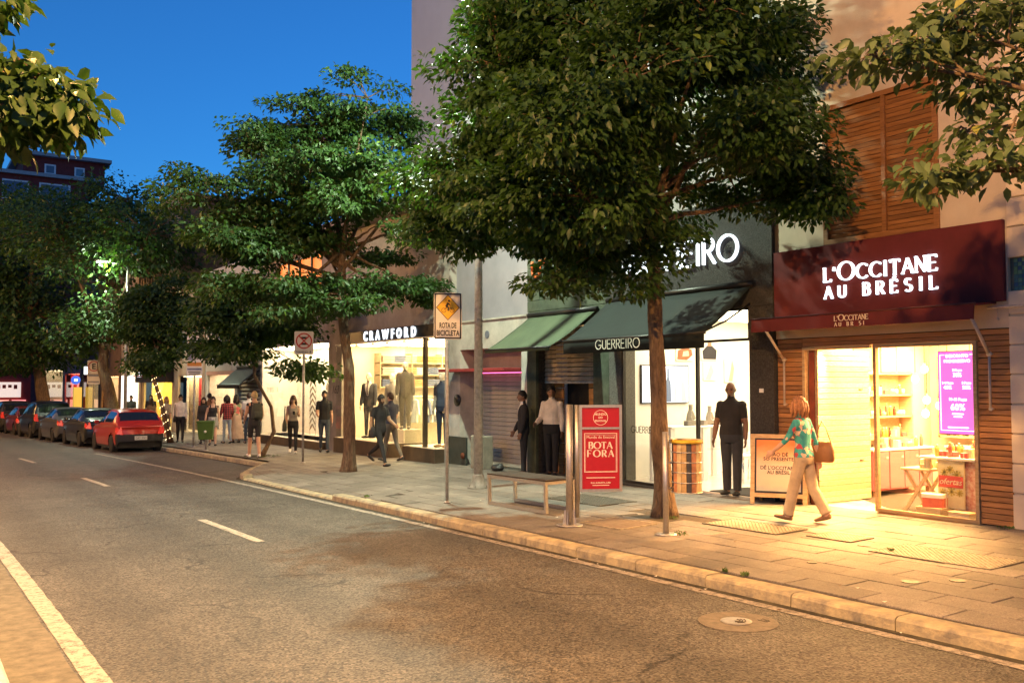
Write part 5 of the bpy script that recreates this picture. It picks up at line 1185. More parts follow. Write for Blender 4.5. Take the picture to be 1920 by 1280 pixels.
tree('slim young tree in the pavement beside the walker with a backpack', (8.53, 25.45, z0(8.53, 25.45)), [(8.53, 25.45, -.2), (8.85, 25.35, .5), (8.75, 25.35, 1.2), (8.22, 25.26, 2.1), (8.3, 25.2, 3.0)], .06,
 [(8.49, 25.03, 3.44, 1.3, .42), (7.38, 25.75, 3.73, .88, .5), (9.22, 23.90, 2.18, .62, .16), (7.65, 25.15, 2.69, .80, .2), (8.92, 25.42, 4.23, 1.5, .4), (7.33, 26.31, 2.87, .67, .25)], 190, 20000, .15, fine=False, flat=.4, spread=.34)
tree('slender tree with fairy lights wound round its trunk by the red car', (8.47, 35.4, z0(8.47, 35.4)), [(8.47, 35.4, -.35), (8.2, 35.5, .9), (7.9, 35.6, 2.0), (8.0, 35.7, 3.0)], .09,
 [(8.15, 35.94, 3.80, 1.25, 1.1), (7.90, 35.58, 2.7, .98, .4), (8.74, 36.08, 5.03, 1.11, .80), (7.5, 36.5, 4.6, 1.0, .8)], 130, 15000, .17, fine=False, lights=True)
tree('old tree with leaning trunk beside the parked cars', (8.75, 47.0, z0(8.75, 47)), [(8.75, 47, -.5), (8.5, 47.2, 1.2), (8.15, 47.3, 2.6), (8.3, 47.5, 4.6)], .34,
 [(8.38, 48.17, 8.02, 3.5, 2.0), (8.69, 46.93, 5.2, 2.5, 1.2), (6.91, 51.44, 9.7, 3.7, 1.8), (9.39, 43.83, 8.6, 2.6, 1.6), (9.15, 48.68, 10.9, 2.8, 1.0), (7.67, 47.68, 4.2, 2.2, .8)], 340, 24000, .23, fine=False, spread=.6)
tree('broad tree at the far end of the row of parked cars', (7.7, 62.3, z0(7.7, 62.3)), [(7.7, 62.3, -.7), (7.3, 62.4, 2), (7.0, 62.4, 4.0), (6.5, 62.4, 6)], .4,
 [(6.77, 62.58, 5.9, 3.8, 2.0), (5.64, 63.19, 8.24, 3.8, 2.8), (7.37, 62.32, 3.6, 3.4, .9), (6.49, 61.22, 11.5, 4.0, 1.8), (5.40, 66.0, 4.2, 3.0, 1.8)], 380, 22000, .28, fine=False, spread=.7)
tree('distant tree over the end of the street', (6.2, 84, z0(6.2, 84)), [(6.2, 84, -1.1), (5.6, 84, 2.5), (5.4, 84, 5)], .4, [(5.0, 84, 7, 4.5, 3.0), (3.2, 86, 5.5, 3.5, 2.5), (6.5, 83, 10, 4, 2.5)], 220, 11000, .36, fine=False, spread=.9)
tree('near tree whose leaves tinted pale as if lit hang into the view beside the cream building', (8.9, 1.7, z0(8.9, 1.7)), [(8.9, 1.7, .1), (8.85, 1.75, 1.5), (8.7, 1.9, 2.6), (8.5, 2.1, 3.6)], .14,
 [(7.25, 4.20, 4.75, .42, .18), (6.75, 4.36, 4.48, .42, .12), (7.25, 4.05, 4.30, .42, .18), (7.05, 3.70, 3.75, .26, .18), (6.72, 4.16, 3.46, .30, .08), (6.95, 3.78, 3.45, .26, .15), (6.68, 4.59, 4.52, .22, .06), (7.71, 4.08, 4.95, .4, .25), (7.75, 3.6, 4.3, .55, .5), (7.2, 4.15, 3.88, .26, .06), (8.6, 1.6, 5.2, 1.5, 1.0), (8.3, 3.0, 5.4, 1.0, .6)], 190, 8000, .115, M_leaf3, spread=.17, flat=.4)
tree('near pavement tree whose broad olive leaves hang into the upper corner', (-1.6, 7.2, road_z(7) + .13), [(-1.6, 7.2, 0), (-1.5, 7.1, 1.6), (-1.3, 6.9, 3.0), (-1.0, 6.7, 3.9)], .14,
 [(.52, 5.80, 3.46, .26, .14), (.42, 5.66, 3.24, .24, .06), (.36, 5.98, 4.02, .12, .10), (.0, 6.22, 3.75, .40, .35), (.70, 5.72, 3.34, .18, .10), (.62, 5.7, 3.45, .2, .1), (.45, 5.9, 3.6, .2, .1), (-1.0, 7.0, 4.6, .6, .4)], 130, 4600, .105, M_leaf2, spread=.13, flat=.6, droop=.9, group='trees on the near pavement')
# ================================================================== people
def ell_loft(mb, secs, n=16, mi=0, power=2.4):
    """stack of superellipse rings: (x, y, z, rx, ry)"""
    vs = []
    for (x, y, z, rx, ry) in secs:
        for k in range(n):
            t = 2 * math.pi * k / n; c, s = math.cos(t), math.sin(t)
            vs.append((x + rx * math.copysign(abs(c) ** (2 / power), c), y + ry * math.copysign(abs(s) ** (2 / power), s), z))
    N = len(secs); fs = [(i * n + k, i * n + (k + 1) % n, (i + 1) * n + (k + 1) % n, (i + 1) * n + k) for i in range(N - 1) for k in range(n)]
    fs.append(tuple(reversed(range(n)))); fs.append(tuple((N - 1) * n + k for k in range(n)))
    mb.add(vs, fs, mi, True)
CLOTH = {}
def cloth(c, rough=.9):
    k = 'cloth %.3f %.3f %.3f' % tuple(c); return mat(k, c, rough, var=.14, scale=5, bump=.35, bscale=14)
def skin(c): return mat('skin %.2f' % c[0], c, .55, var=.06, scale=12)
HAIRM = lambda c: mat('hair %.3f' % c[0], c, .6, var=.3, scale=30, bump=.6, bscale=90)
QUEUE = []
def lerp(a, b, t): return a + (b - a) * t

def person(label, loc, heading, height, top, bottom, skin_c, hair=None, hair_style='short', shoes=(.03, .03, .03), sleeve=.5, legs=1.0, L=(0, 0), Rr=(0, 0), armL=(5, 8, 10), armR=(5, 8, 10),
           fat=1.0, lean=0, turn=0, nod=0, female=False, waist=1.0, loose=1.0, skirt=None, beard=None, voxel=.011, pattern=None, tie=None, name='person', cat='person', group=None, face=True, top2=None, extra=None, twist=0):
    """one standing or walking figure, local +y forward. L / Rr: (hip swing forward, knee bend) degrees; arm: (swing forward, sideways, elbow bend)"""
    s = height / 1.76; mb = MB(); bones = []            # bones: (name, a, b, radius)
    def V(*a): return Vector(a)
    hipz = .90; ln = R(lean)
    def up(p):                                            # lean of the upper body about the hips
        d = p - V(0, 0, hipz); q = V(d.x, d.y * math.cos(ln) + d.z * math.sin(ln), -d.y * math.sin(ln) + d.z * math.cos(ln))
        q = Matrix.Rotation(R(twist) * min(1, max(0, d.z / .5)), 3, 'Z') @ q
        return q + V(0, 0, hipz)
    sw = .175 * (.92 if female else 1.0) * (fat ** .4); f = fat
    prof = [(.80, .125, .095), (.86, .155, .115), (.93, .165, .12), (1.0, .155, .112), (1.07, .142, .105), (1.15, .148, .11), (1.24, .165, .118), (1.32, .170, .118), (1.375, .168, .106), (1.415, .152, .090), (1.445, .118, .078), (1.47, .085, .070), (1.495, .064, .060)]
    if female: prof = [(.80, .125, .10), (.86, .162, .12), (.93, .168, .122), (1.0, .148, .108), (1.07, .125, .095), (1.15, .130, .10), (1.24, .148, .122), (1.31, .148, .116), (1.37, .146, .096), (1.405, .128, .082), (1.435, .095, .068), (1.46, .068, .060), (1.485, .052, .052)]
    secs = []
    for (z, rx, ry) in prof:
        belly = math.exp(-((z - 1.08) / .13) ** 2) * (f - 1) * .10
        p = up(V(0, (belly * .8) + (.012 if z > 1.2 else 0), z)); ff = f if z < 1.2 else lerp(f, 1 + (f - 1) * .4, min(1, (z - 1.2) / .15)); secs.append((p.x, p.y, p.z, rx * ff, ry * ff + belly))
    ell_loft(mb, secs); bones.append(('torso', up(V(0, 0, .82)), up(V(0, 0, 1.42)), .15))
    neck = up(V(0, .005, 1.45)); hc = up(V(0, .03, 1.632)); nb = neck.lerp(hc, .62)
    mb.tube([neck - V(0, 0, .03), nb], [.062 * (.85 if female else 1.06), .055 * (.85 if female else 1.06)], 12); bones.append(('neck', neck, nb, .055))
    # head
    hr = Matrix.Rotation(R(turn), 3, 'Z') @ Matrix.Rotation(R(-nod), 3, 'X')
    def H(x, y, z): return hc + hr @ V(x, y, z)
    hs = MB(); n = 18; m_ = 12
    for i in range(m_ + 1):
        ph = math.pi * (.015 + .97 * i / m_); zz = math.cos(ph); rr = math.sin(ph)
        for k in range(n):
            t = 2 * math.pi * k / n; x = .077 * rr * math.cos(t); y = .096 * rr * math.sin(t); z = .122 * zz
            if zz < -.05:
                kx = 1 + .38 * (zz + .05); x *= kx
                if y > 0: y = y * (1 - .05 * abs(zz)) + .006
                else: y *= 1 + .55 * (zz + .05)
            if y > .05 and -.1 < zz < .22: y -= .006 * (1 - abs(zz - .05) * 4) * (1 if abs(x) > .018 else .2)
            hs.v.append(tuple(H(x, y, z)))
    fs = [(i * n + k, (i + 1) * n + k, (i + 1) * n + (k + 1) % n, i * n + (k + 1) % n) for i in range(m_) for k in range(n)] + [tuple(range(n)), tuple(reversed([m_ * n + k for k in range(n)]))]
    mb.add(hs.v, fs, 0, True)
    mb.tube([H(0, .092, .022), H(0, .106, -.012), H(0, .113, -.03), H(0, .09, -.042)], [.008, .012, .016, .010], 8)     # nose
    mb.ball(H(0, .078, -.098), (.024, .02, .018), 8, 6); mb.ball(H(0, .088, -.066), (.026, .012, .011), 8, 6)                # chin, lips
    for sg in (-1, 1): mb.ball(H(.078 * sg, -.008, -.005), (.011, .021, .032), 8, 6); 
    bones.append(('head', H(0, 0, -.05), H(0, 0, .06), .09))
    # legs
    feet = []
    for side, (hip, knee) in ((-1, L), (1, Rr)):
        h0 = V(.088 * side * (f ** .3), 0, hipz - .02); a = R(hip); k0 = h0 + V(.0, math.sin(a) * .43, -math.cos(a) * .43)
        b = R(hip - knee); an = k0 + V(0, math.sin(b) * .40, -math.cos(b) * .40)
        q = loose; tr_ = 1.0 if legs < .6 else q
        mb.tube([h0 + V(-.01 * side, 0, .05), h0.lerp(k0, .25), h0.lerp(k0, .6), k0, k0.lerp(an, .3), k0.lerp(an, .7), an], [.088 * f ** .6, .086 * f ** .6, .070 * f ** .4 * (1 + (tr_ - 1) * .5), .057 * tr_, .056 * tr_, .046 * (tr_ ** 1.6), .040 * (tr_ ** 2)], 12)
        bones.append(('leg%d' % side, h0, k0, .075)); bones.append(('shin%d' % side, k0, an, .055))
        fa = b * .75 if knee > 8 else b * .3                                     # foot pitch
        fd = V(.10 * side, math.cos(-fa), math.sin(fa) * (1 if knee <= 8 else -1)); fd.normalize()
        if knee > 8: fd = V(.08 * side, math.cos(R(min(60, knee))), -math.sin(R(min(60, knee)))).normalized()
        heel = an + V(0, 0, -.045) - fd * .05; toe = heel + fd * .255
        mb.tube([an, an + V(0, 0, -.05)], [.036, .038], 10)
        mb.tube([heel - fd * .01, heel + fd * .06, heel + fd * .15, toe - fd * .03, toe], [(.034, .034), (.042, .040), (.047, .033), (.043, .026), (.025, .018)], 12)
        bones.append(('foot%d' % side, heel, toe, .04)); feet.append(min(heel.z, toe.z) - .03)
    # arms
    hands = {}
    for side, (sw_, ab, el) in ((-1, armL), (1, armR)):
        s0 = V(sw * side * .93, 0, 1.388); a, b_ = R(sw_), R(ab)
        d1 = V(side * math.sin(b_), math.sin(a) * math.cos(b_), -math.cos(a) * math.cos(b_)); e0 = s0 + d1 * .29
        a2 = R(sw_ + el); d2 = V(side * math.sin(b_ * .4) - side * .10 * (el > 25), math.sin(a2) * math.cos(b_ * .4), -math.cos(a2) * math.cos(b_ * .4)).normalized(); w0 = e0 + d2 * .255
        s0, e0, w0 = up(s0), up(e0), up(w0); d2 = (w0 - e0).normalized(); k = .9 if female else 1.05
        sl = 1.22 if sleeve > .3 else 1.0; sl2 = 1.25 if sleeve > .7 else 1.0
        mb.ball(s0 + V(0, 0, .004), (.060 * k * sl * .95, .058 * k * sl * .95, .056 * k * sl * .95), 12, 8); mb.tube([s0 - V(.07 * side, 0, -.012), s0, s0.lerp(e0, .35), e0, e0.lerp(w0, .3), e0.lerp(w0, .75), w0], [.055 * k, .058 * k * sl, .050 * k * sl, .042 * k * sl2, .043 * k * sl2, .034 * k * sl2, .028 * k * (1.1 if sleeve > .7 else 1)], 12)
        bones.append(('arm%d' % side, s0, e0, .05)); bones.append(('fore%d' % side, e0, w0, .04))
        ux = (V(0, 1, 0) - d2 * d2.y); ux = ux.normalized() if ux.length > .1 else V(0, 0, 1); nx = d2.cross(ux).normalized()
        palm = w0 + d2 * .05; mb.tube([w0 - d2 * .01, w0 + d2 * .03, w0 + d2 * .085], [(.024, .022), (.038, .017), (.037, .014)], 10) if False else None
        M3 = Matrix((ux, nx, d2)).transposed()
        mb.ball(w0 + d2 * .045, (.040, .018, .055), 10, 8, rot=M3)
        for j, (o_, ln_) in enumerate(((.030, .070), (.010, .078), (-.010, .072), (-.029, .058))):
            p0 = w0 + d2 * .08 + ux * o_; cur = nx * (-side) * .0
            mb.tube([p0, p0 + d2 * ln_ * .5 + nx * (.008 * -side), p0 + d2 * ln_ * .9 + nx * (.028 * -side)], [.0095, .0088, .007], 7)
        mb.tube([w0 + d2 * .025 + ux * .03, w0 + d2 * .055 + ux * .052, w0 + d2 * .085 + ux * .056], [.012, .0105, .008], 7)
        bones.append(('hand%d' % side, w0, w0 + d2 * .15, .03)); hands[side] = w0 + d2 * .09
    if skirt:
        z1_, rx, ry = skirt; p = up(V(0, 0, 1.04)); sk = [(0, 0, z1_, rx, ry), (0, 0, lerp(z1_, 1.0, .4), lerp(rx, .15, .4), lerp(ry, .12, .4)), (0, 0, lerp(z1_, 1.0, .75), lerp(rx, .15, .7), lerp(ry, .12, .7)), (p.x, p.y, 1.06, .14, .11)]; ell_loft(mb, sk, 20)
    gz = min(feet)
    t = empty(name, loc, heading, label, cat, group)
    tmp = bpy.data.objects.new('tmp', mb.mesh('body', skin(skin_c))); COL.objects.link(tmp)
    md = tmp.modifiers.new('r', 'REMESH'); md.mode = 'VOXEL'; md.voxel_size = voxel / s; 
    sm = tmp.modifiers.new('s', 'SMOOTH'); sm.factor = .5; sm.iterations = 2
    QUEUE.append(dict(tmp=tmp, t=t, s=s, gz=gz, bones=bones, hc=hc, hr=hr, spec=dict(top=top, bottom=bottom, skin=skin_c, shoes=shoes, sleeve=sleeve, legs=legs, waist=waist, skirt=skirt, beard=beard, pattern=pattern, tie=tie, face=face, top2=top2, hipz=hipz)))
    # hair
    if hair is not None:
        hb = MB(); n = 18; long_ = hair_style in ('long', 'bun'); 
        g_ = .010 if hair_style == 'short' else .018
        vs = []; rows = 9
        for i in range(rows + 1):
            for k in range(n):
                t_ = 2 * math.pi * k / n; back = -math.sin(t_)                  # sin>0 faces forward
                maxph = lerp(.36, .70, (back + 1) / 2) if hair_style == 'short' else lerp(.36, .80, min(1, (back + 1) / 1.5))
                ph = math.pi * (.01 + maxph * i / rows); rr = math.sin(ph); zz = math.cos(ph); lump = 1 + .03 * math.sin(k * 2.3 + i * 1.7)
                x = (.077 + g_) * rr * math.cos(t_) * lump; y = (.096 + g_) * rr * math.sin(t_) * lump - .004; z = (.122 + g_) * zz * lump
                if zz < 0: x *= 1 + .2 * zz
                vs.append(H(x, y, z))
        fs = [(i * n + k, (i + 1) * n + k, (i + 1) * n + (k + 1) % n, i * n + (k + 1) % n) for i in range(rows) for k in range(n)] + [tuple(range(n))]
        hb.add(vs, fs, 0, True)
        if hair_style == 'long':
            for j in range(34):
                a = R(180 + random.uniform(-105, 105)); x = .085 * math.sin(a); y = .098 * math.cos(a); u = random.uniform(-.02, .02)
                hb.tube([H(x * .7, y * .7, .08), H(x * 1.05, y * 1.02, -.02), H(x * 1.1 + u, y * 1.0 - .01, -.13), H(x * .95 + u, y * .95 - .01, -.20 - random.uniform(0, .09))], [.016, .02, .018, .005], 5)
        if hair_style == 'bob':
            for j in range(70):
                a = R(180 + random.uniform(-125, 125)); q = random.uniform(.92, 1.2); x = .088 * math.sin(a); y = .10 * math.cos(a); u = random.uniform(-.02, .02); hb.tube([H(x * .6, y * .6, .10), H(x * 1.02 * q, y * 1.0 * q, .03), H(x * 1.12 * q, y * 1.08 * q + u, -.06), H(x * 1.05 * q + u, y * 1.05 * q, -.12 - random.uniform(0, .07))], [.014, .017, .015, .004], 5)
        if hair_style == 'bun': hb.ball(H(0, -.11, .07), .045)
        ob = hb.build('hair', HAIRM(hair), t, True); ob.scale = (s, s, s); ob.location = (0, 0, -gz * s)
        hmod = ob.modifiers.new('thick', 'SOLIDIFY'); hmod.thickness = .012; hmod.offset = -1
    W[t.name + '_hands'] = None
    t['_s'] = 0; del t['_s']
    if extra: extra(t, s, gz, up, hands, H)
    return t
def finish_people():
    bpy.context.view_layer.update(); dg = bpy.context.evaluated_depsgraph_get()
    for q in QUEUE:
        me = bpy.data.meshes.new_from_object(q['tmp'].evaluated_get(dg)); old = q['tmp'].data; bpy.data.objects.remove(q['tmp']); bpy.data.meshes.remove(old)
        sp = q['spec']; me.name = 'body'
        nv = len(me.vertices); co = np.empty(nv * 3, dtype=np.float32); me.vertices.foreach_get('co', co); co = co.reshape(-1, 3)
        nf = len(me.polygons); cen = np.empty(nf * 3, dtype=np.float32); me.polygons.foreach_get('center', cen); cen = cen.reshape(-1, 3)
        best = np.full(nf, 1e9); who = np.zeros(nf, int); tt = np.zeros(nf)
        for i, (nm, a, b, r) in enumerate(q['bones']):
            a, b = np.array(a), np.array(b); d = b - a; t = np.clip(((cen - a) @ d) / (d @ d), 0, 1); dist = np.linalg.norm(cen - a - t[:, None] * d, axis=1) / r
            k = dist < best; best[k] = dist[k]; who[k] = i; tt[k] = t[k]
        names = np.array([b[0] for b in q['bones']])[who]; base = np.array([n_.rstrip('-1') for n_ in names])
        mats = [skin(sp['skin']), cloth(sp['top']) if not sp['pattern'] else sp['pattern'], cloth(sp['bottom']), cloth(sp['shoes']) , mat('eye dark', (.015, .01, .008), .3, var=0), mat('lips', tuple(v * a for v, a in zip(sp['skin'], (.8, .5, .5))), .5, var=0), mat('shirt white', (.70, .67, .60), .85, var=.08, scale=6, bump=.2, bscale=15), mat('beard %.2f' % (sp['beard'][0] if sp['beard'] else 0), sp['beard'] or (0, 0, 0), .8, var=.2, scale=40), mat('tie dark', (.10, .012, .02), .6, var=.1)]
        mi = np.zeros(nf, int)
        tor = base == 'torso'; wz = sp['waist']
        mi[tor] = np.where(cen[tor][:, 2] > wz, 1, 2)
        for nm, lo in (('leg', 0.0), ('shin', .5)):
            k = base == nm; u = lo + tt * .5; mi[k] = np.where(u[k] < sp['legs'], 2, 0)
            k2 = k & (cen[:, 2] > wz); mi[k2] = 1
        k = base == 'foot'; mi[k] = 3
        for nm, lo in (('arm', 0.0), ('fore', .5)):
            k = base == nm; u = lo + tt * .5; mi[k] = np.where(u[k] < sp['sleeve'], 1, 0)
        k = (base == 'neck') & (tt < .12); mi[k] = 1 if sp['sleeve'] > .1 else 0
        if sp['sleeve'] <= .1:                                   # straps: bare upper chest
            k = tor & (cen[:, 2] > 1.36) & (np.abs(np.abs(cen[:, 0]) - .095) > .022); mi[k] = 0
        if sp['skirt']:
            k = (cen[:, 2] < wz) & (cen[:, 2] > sp['skirt'][0] - .015) & ~np.isin(base, ['arm', 'fore', 'hand']); mi[k] = 2
            k = (cen[:, 2] <= sp['skirt'][0] - .015) & np.isin(base, ['leg', 'shin']); mi[k] = 0
        if sp['tie'] is not None:
            k = (tor | (base == 'neck')) & (cen[:, 1] > .02) & (cen[:, 2] > 1.12) & (np.abs(cen[:, 0]) < .02 + (cen[:, 2] - 1.12) * .22); mi[k] = 6
            k = tor & (cen[:, 1] > .02) & (cen[:, 2] > 1.14) & (np.abs(cen[:, 0]) < .021); mi[k] = 8
        if sp['face']:
            R3 = np.array(q['hr'].transposed()); h = (cen - np.array(q['hc'])) @ R3.T; hd = base == 'head'
            for sg in (-1, 1):
                mi[hd & (h[:, 1] > .06) & (((h[:, 0] - .031 * sg) / .017) ** 2 + ((h[:, 2] - .008) / .0085) ** 2 < 1)] = 4
                mi[hd & (h[:, 1] > .06) & (((h[:, 0] - .032 * sg) / .024) ** 2 + ((h[:, 2] - .033) / .007) ** 2 < 1)] = 4
            if sp['beard']:
                mi[hd & (h[:, 1] > -.01) & (h[:, 2] < -.045 - .03 * (np.abs(h[:, 0]) < .03) + .06 * (np.abs(h[:, 0]) > .055)) & (h[:, 2] > -.14)] = 7
                mi[hd & (h[:, 1] > .07) & (np.abs(h[:, 2] + .05) < .007) & (np.abs(h[:, 0]) < .035)] = 7
            mi[hd & (h[:, 1] > .07) & ((h[:, 0] / .026) ** 2 + ((h[:, 2] + .066) / .009) ** 2 < 1)] = 5
        co[:, 2] -= q['gz']; co *= q['s']; me.vertices.foreach_set('co', co.ravel())
        me.materials.clear()
        for m in mats: me.materials.append(m)
        me.polygons.foreach_set('material_index', mi.astype(np.int32)); me.polygons.foreach_set('use_smooth', np.ones(nf, bool)); me.update()
        link('body', me, q['t'])
    QUEUE.clear()
def ptex(name, cols, scale, kind='voronoi', stretch=(1, 1, 1)):
    """patterned cloth"""
    m = bpy.data.materials.new(name); m.use_nodes = True; n, l = nodes_of(m); b = n['Principled BSDF']; tc = n.new('ShaderNodeTexCoord'); b.inputs['Roughness'].default_value = .9
    if kind == 'plaid':
        r = None
        for ax in ('X', 'Z'):
            w_ = n.new('ShaderNodeTexWave'); w_.bands_direction = ax; w_.inputs['Scale'].default_value = scale; w_.inputs['Distortion'].default_value = .3; l.new(tc.outputs['Object'], w_.inputs['Vector'])
            if r is None: r = w_.outputs[1]
            else:
                a = n.new('ShaderNodeMath'); a.operation = 'MULTIPLY'; l.new(r, a.inputs[0]); l.new(w_.outputs[1], a.inputs[1]); r = a.outputs[0]
    elif kind == 'stripe':
        w_ = n.new('ShaderNodeTexWave'); w_.bands_direction = 'Z'; w_.inputs['Scale'].default_value = scale; l.new(tc.outputs['Object'], w_.inputs['Vector']); r = w_.outputs[1]
    else:
        v = n.new('ShaderNodeTexVoronoi'); v.inputs['Scale'].default_value = scale; l.new(tc.outputs['Object'], v.inputs['Vector'])
        s = n.new('ShaderNodeSeparateColor'); l.new(v.outputs['Color'], s.inputs[0]); r = s.outputs[0]
    cr = n.new('ShaderNodeValToRGB'); cr.color_ramp.interpolation = 'CONSTANT' if kind != 'plaid' else 'LINEAR'
    while len(cr.color_ramp.elements) < len(cols): cr.color_ramp.elements.new(.5)
    for i, c in enumerate(cols): cr.color_ramp.elements[i].position = i / len(cols); cr.color_ramp.elements[i].color = (*c, 1)
    l.new(r, cr.inputs[0]); l.new(cr.outputs[0], b.inputs['Base Color']); MATS[name] = m; return m

DK, MD, LT, TAN = (.20, .105, .065), (.22, .115, .065), (.46, .27, .18), (.33, .19, .11)
def hd(deg): return R(deg)          # heading: 0 faces +y (away down the street), 90 faces -x (towards the camera's side), 180 faces the camera along the street
def P(x, y): return (x, y, pave_z(x, y) + .002)
BLK, NAVY = (.022, .021, .023), (.016, .022, .045)

def bag_strap(col, side=-1, big=False):
    def f(t, s, gz, up, hands, H):
        b = empty('shoulder_bag', t.location, t.rotation_euler.z); return b
    return f
# doorman of the jewellery shop
person('heavy set bald man in black clothes standing in the jewellery shop doorway', (11.02, 10.33, FB + .003), hd(113), 1.75, BLK, (.03, .034, .045), DK, None, sleeve=.36, L=(2, 0), Rr=(-2, 0), armL=(4, 12, 12), armR=(2, 14, 10), fat=1.2, beard=(.20, .18, .16), voxel=.0085, nod=10, turn=6, waist=.93, loose=1.28)
person('security man in a black suit and tie gazing up the street', P(10.72, 15.72), hd(62), 1.68, BLK, BLK, DK, (.008, .007, .006), sleeve=1.0, armL=(4, 9, 12), armR=(10, 8, 20), fat=1.08, tie=1, voxel=.0085, turn=10, waist=.84, loose=1.15, L=(1, 0), Rr=(-1, 0))
person('security man in white shirt and black trousers beside the totem', P(10.95, 15.05), hd(118), 1.76, (.62, .55, .46), (.014, .013, .014), MD, (.01, .008, .006), sleeve=1.0, armL=(4, 12, 8), armR=(12, 10, 55), fat=1.18, voxel=.0085, turn=28, waist=1.0, loose=1.12, L=(3, 0), Rr=(-3, 0))
person('woman walking in a teal flowered blouse and beige trousers', (9.62, 7.80, pave_z(9.62, 7.8) + .002), hd(12), 1.57, (.04, .25, .25), (.42, .32, .21), LT, (.36, .16, .07), 'bob', sleeve=.62, female=True, fat=1.02, L=(16, 3), Rr=(-11, 20), armL=(30, 14, 22), armR=(-18, 10, 12), loose=1.4, voxel=.0085, waist=.90, shoes=(.16, .09, .05), pattern=ptex('teal floral', [(.03, .24, .24), (.05, .30, .28), (.35, .05, .06), (.55, .40, .28), (.03, .20, .22), (.04, .27, .26)], 17), lean=3)
person('man striding in black T-shirt and black trousers with a satchel', P(9.55, 20.0), hd(196), 1.70, BLK, BLK, TAN, (.012, .010, .008), sleeve=.33, L=(-24, 34), Rr=(22, 4), armL=(22, 8, 40), armR=(-18, 10, 18), voxel=.010, beard=(.03, .02, .015), waist=.96, nod=8)
person('man in navy polo and grey trousers walking away behind the striding man', P(10.3, 20.95), hd(15), 1.70, (.035, .04, .07), (.14, .12, .095), LT, (.05, .025, .012), sleeve=.33, L=(14, 4), Rr=(-14, 18), armL=(20, 8, 45), armR=(10, 8, 50), voxel=.011, waist=.95)
person('bearded man with glasses in a printed dark T-shirt and jeans', P(10.35, 25.4), hd(160), 1.76, (.014, .014, .016), (.05, .065, .085), LT, (.012, .010, .008), sleeve=.36, L=(10, 2), Rr=(-10, 14), armL=(-5, 8, 14), armR=(15, 8, 60), voxel=.011, beard=(.03, .018, .012), waist=.92)
person('young woman in grey tank top and black leggings looking at her phone', P(9.6, 25.9), hd(158), 1.66, (.27, .24, .20), BLK, LT, (.10, .045, .02), 'long', sleeve=.05, female=True, L=(16, 6), Rr=(-14, 20), armL=(18, 6, 95), armR=(0, 8, 14), shoes=(.62, .58, .52), voxel=.010, nod=22, waist=.98)
person('fair haired man seen from behind in black vest and shorts with a backpack', P(8.24, 25.2), hd(-6), 1.80, BLK, BLK, LT, (.50, .36, .18), sleeve=.04, legs=.42, L=(14, 3), Rr=(-12, 12), armL=(14, 10, 40), armR=(12, 12, 40), shoes=(.66, .62, .56), voxel=.010, waist=.97, loose=1.3)
person('man in white shirt and dark trousers walking past the green bin', P(8.7, 35.0), hd(165), 1.72, (.62, .56, .50), BLK, TAN, (.012, .01, .008), sleeve=1.0, L=(10, 3), Rr=(-8, 12), armL=(4, 8, 10), armR=(-4, 10, 12), voxel=.013, waist=.94, nod=8)
person('young woman in black top and shorts with a cardigan tied at her waist', P(9.0, 31.9), hd(165), 1.66, BLK, BLK, LT, (.035, .018, .010), 'bun', sleeve=.05, legs=.28, female=True, L=(16, 4), Rr=(-14, 14), armL=(-8, 10, 14), armR=(6, 16, 10), shoes=(.05, .05, .05), voxel=.012, waist=.98)
person('person in a red plaid shirt and pale jeans seen from behind', P(9.72, 32.7), hd(5), 1.66, (.3, .03, .03), (.28, .33, .38), LT, (.02, .012, .008), 'bob', sleeve=.9, L=(6, 2), Rr=(-6, 10), armL=(10, 10, 20), armR=(8, 12, 30), voxel=.013, waist=.86, pattern=ptex('red plaid', [(.015, .012, .015), (.30, .03, .03), (.42, .06, .05)], 4.2, 'plaid'))
person('woman in a long flowered dress seen from behind', P(10.15, 33.05), hd(4), 1.68, (.4, .3, .2), (.42, .28, .20), TAN, (.02, .012, .008), 'long', sleeve=.2, female=True, skirt=(.12, .30, .28), L=(4, 2), Rr=(-4, 2), voxel=.013, waist=1.0, pattern=ptex('flower dress', [(.45, .34, .22), (.55, .12, .10), (.42, .33, .22), (.12, .16, .08), (.5, .4, .28)], 9))
person('man in white T-shirt and jeans in the group of strollers', P(10.2, 31.8), hd(-10), 1.74, (.60, .56, .52), (.05, .07, .10), LT, (.03, .018, .01), sleeve=.36, L=(12, 3), Rr=(-10, 12), armL=(10, 8, 20), armR=(-6, 8, 15), voxel=.013, waist=.92)
person('man in brown shirt at the back of the group of strollers', P(9.75, 35.0), hd(10), 1.76, (.22, .11, .05), (.03, .03, .035), TAN, (.012, .01, .008), sleeve=.4, L=(8, 3), Rr=(-8, 8), voxel=.014, waist=.92)
person('woman in dark clothes half hidden behind the woman in shorts', P(9.15, 33.6), hd(160), 1.62, (.03, .026, .024), (.03, .03, .035), LT, (.03, .015, .01), 'long', sleeve=.9, female=True, L=(8, 3), Rr=(-8, 8), voxel=.014)
person('woman in a striped top beside the fairy light tree', P(9.05, 38.6), hd(150), 1.66, (.5, .45, .4), (.12, .09, .06), LT, (.28, .13, .05), 'long', sleeve=.6, female=True, skirt=(.45, .20, .17), L=(8, 3), Rr=(-8, 8), voxel=.014, pattern=ptex('bold stripes', [(.03, .025, .02), (.62, .52, .40)], 7, 'stripe'))
person('woman in a brown skirt carrying a teal bag by the red car', P(8.7, 39.6), hd(20), 1.62, (.16, .10, .06), (.20, .11, .06), TAN, (.03, .018, .01), 'long', sleeve=.3, female=True, skirt=(.5, .18, .16), voxel=.014)
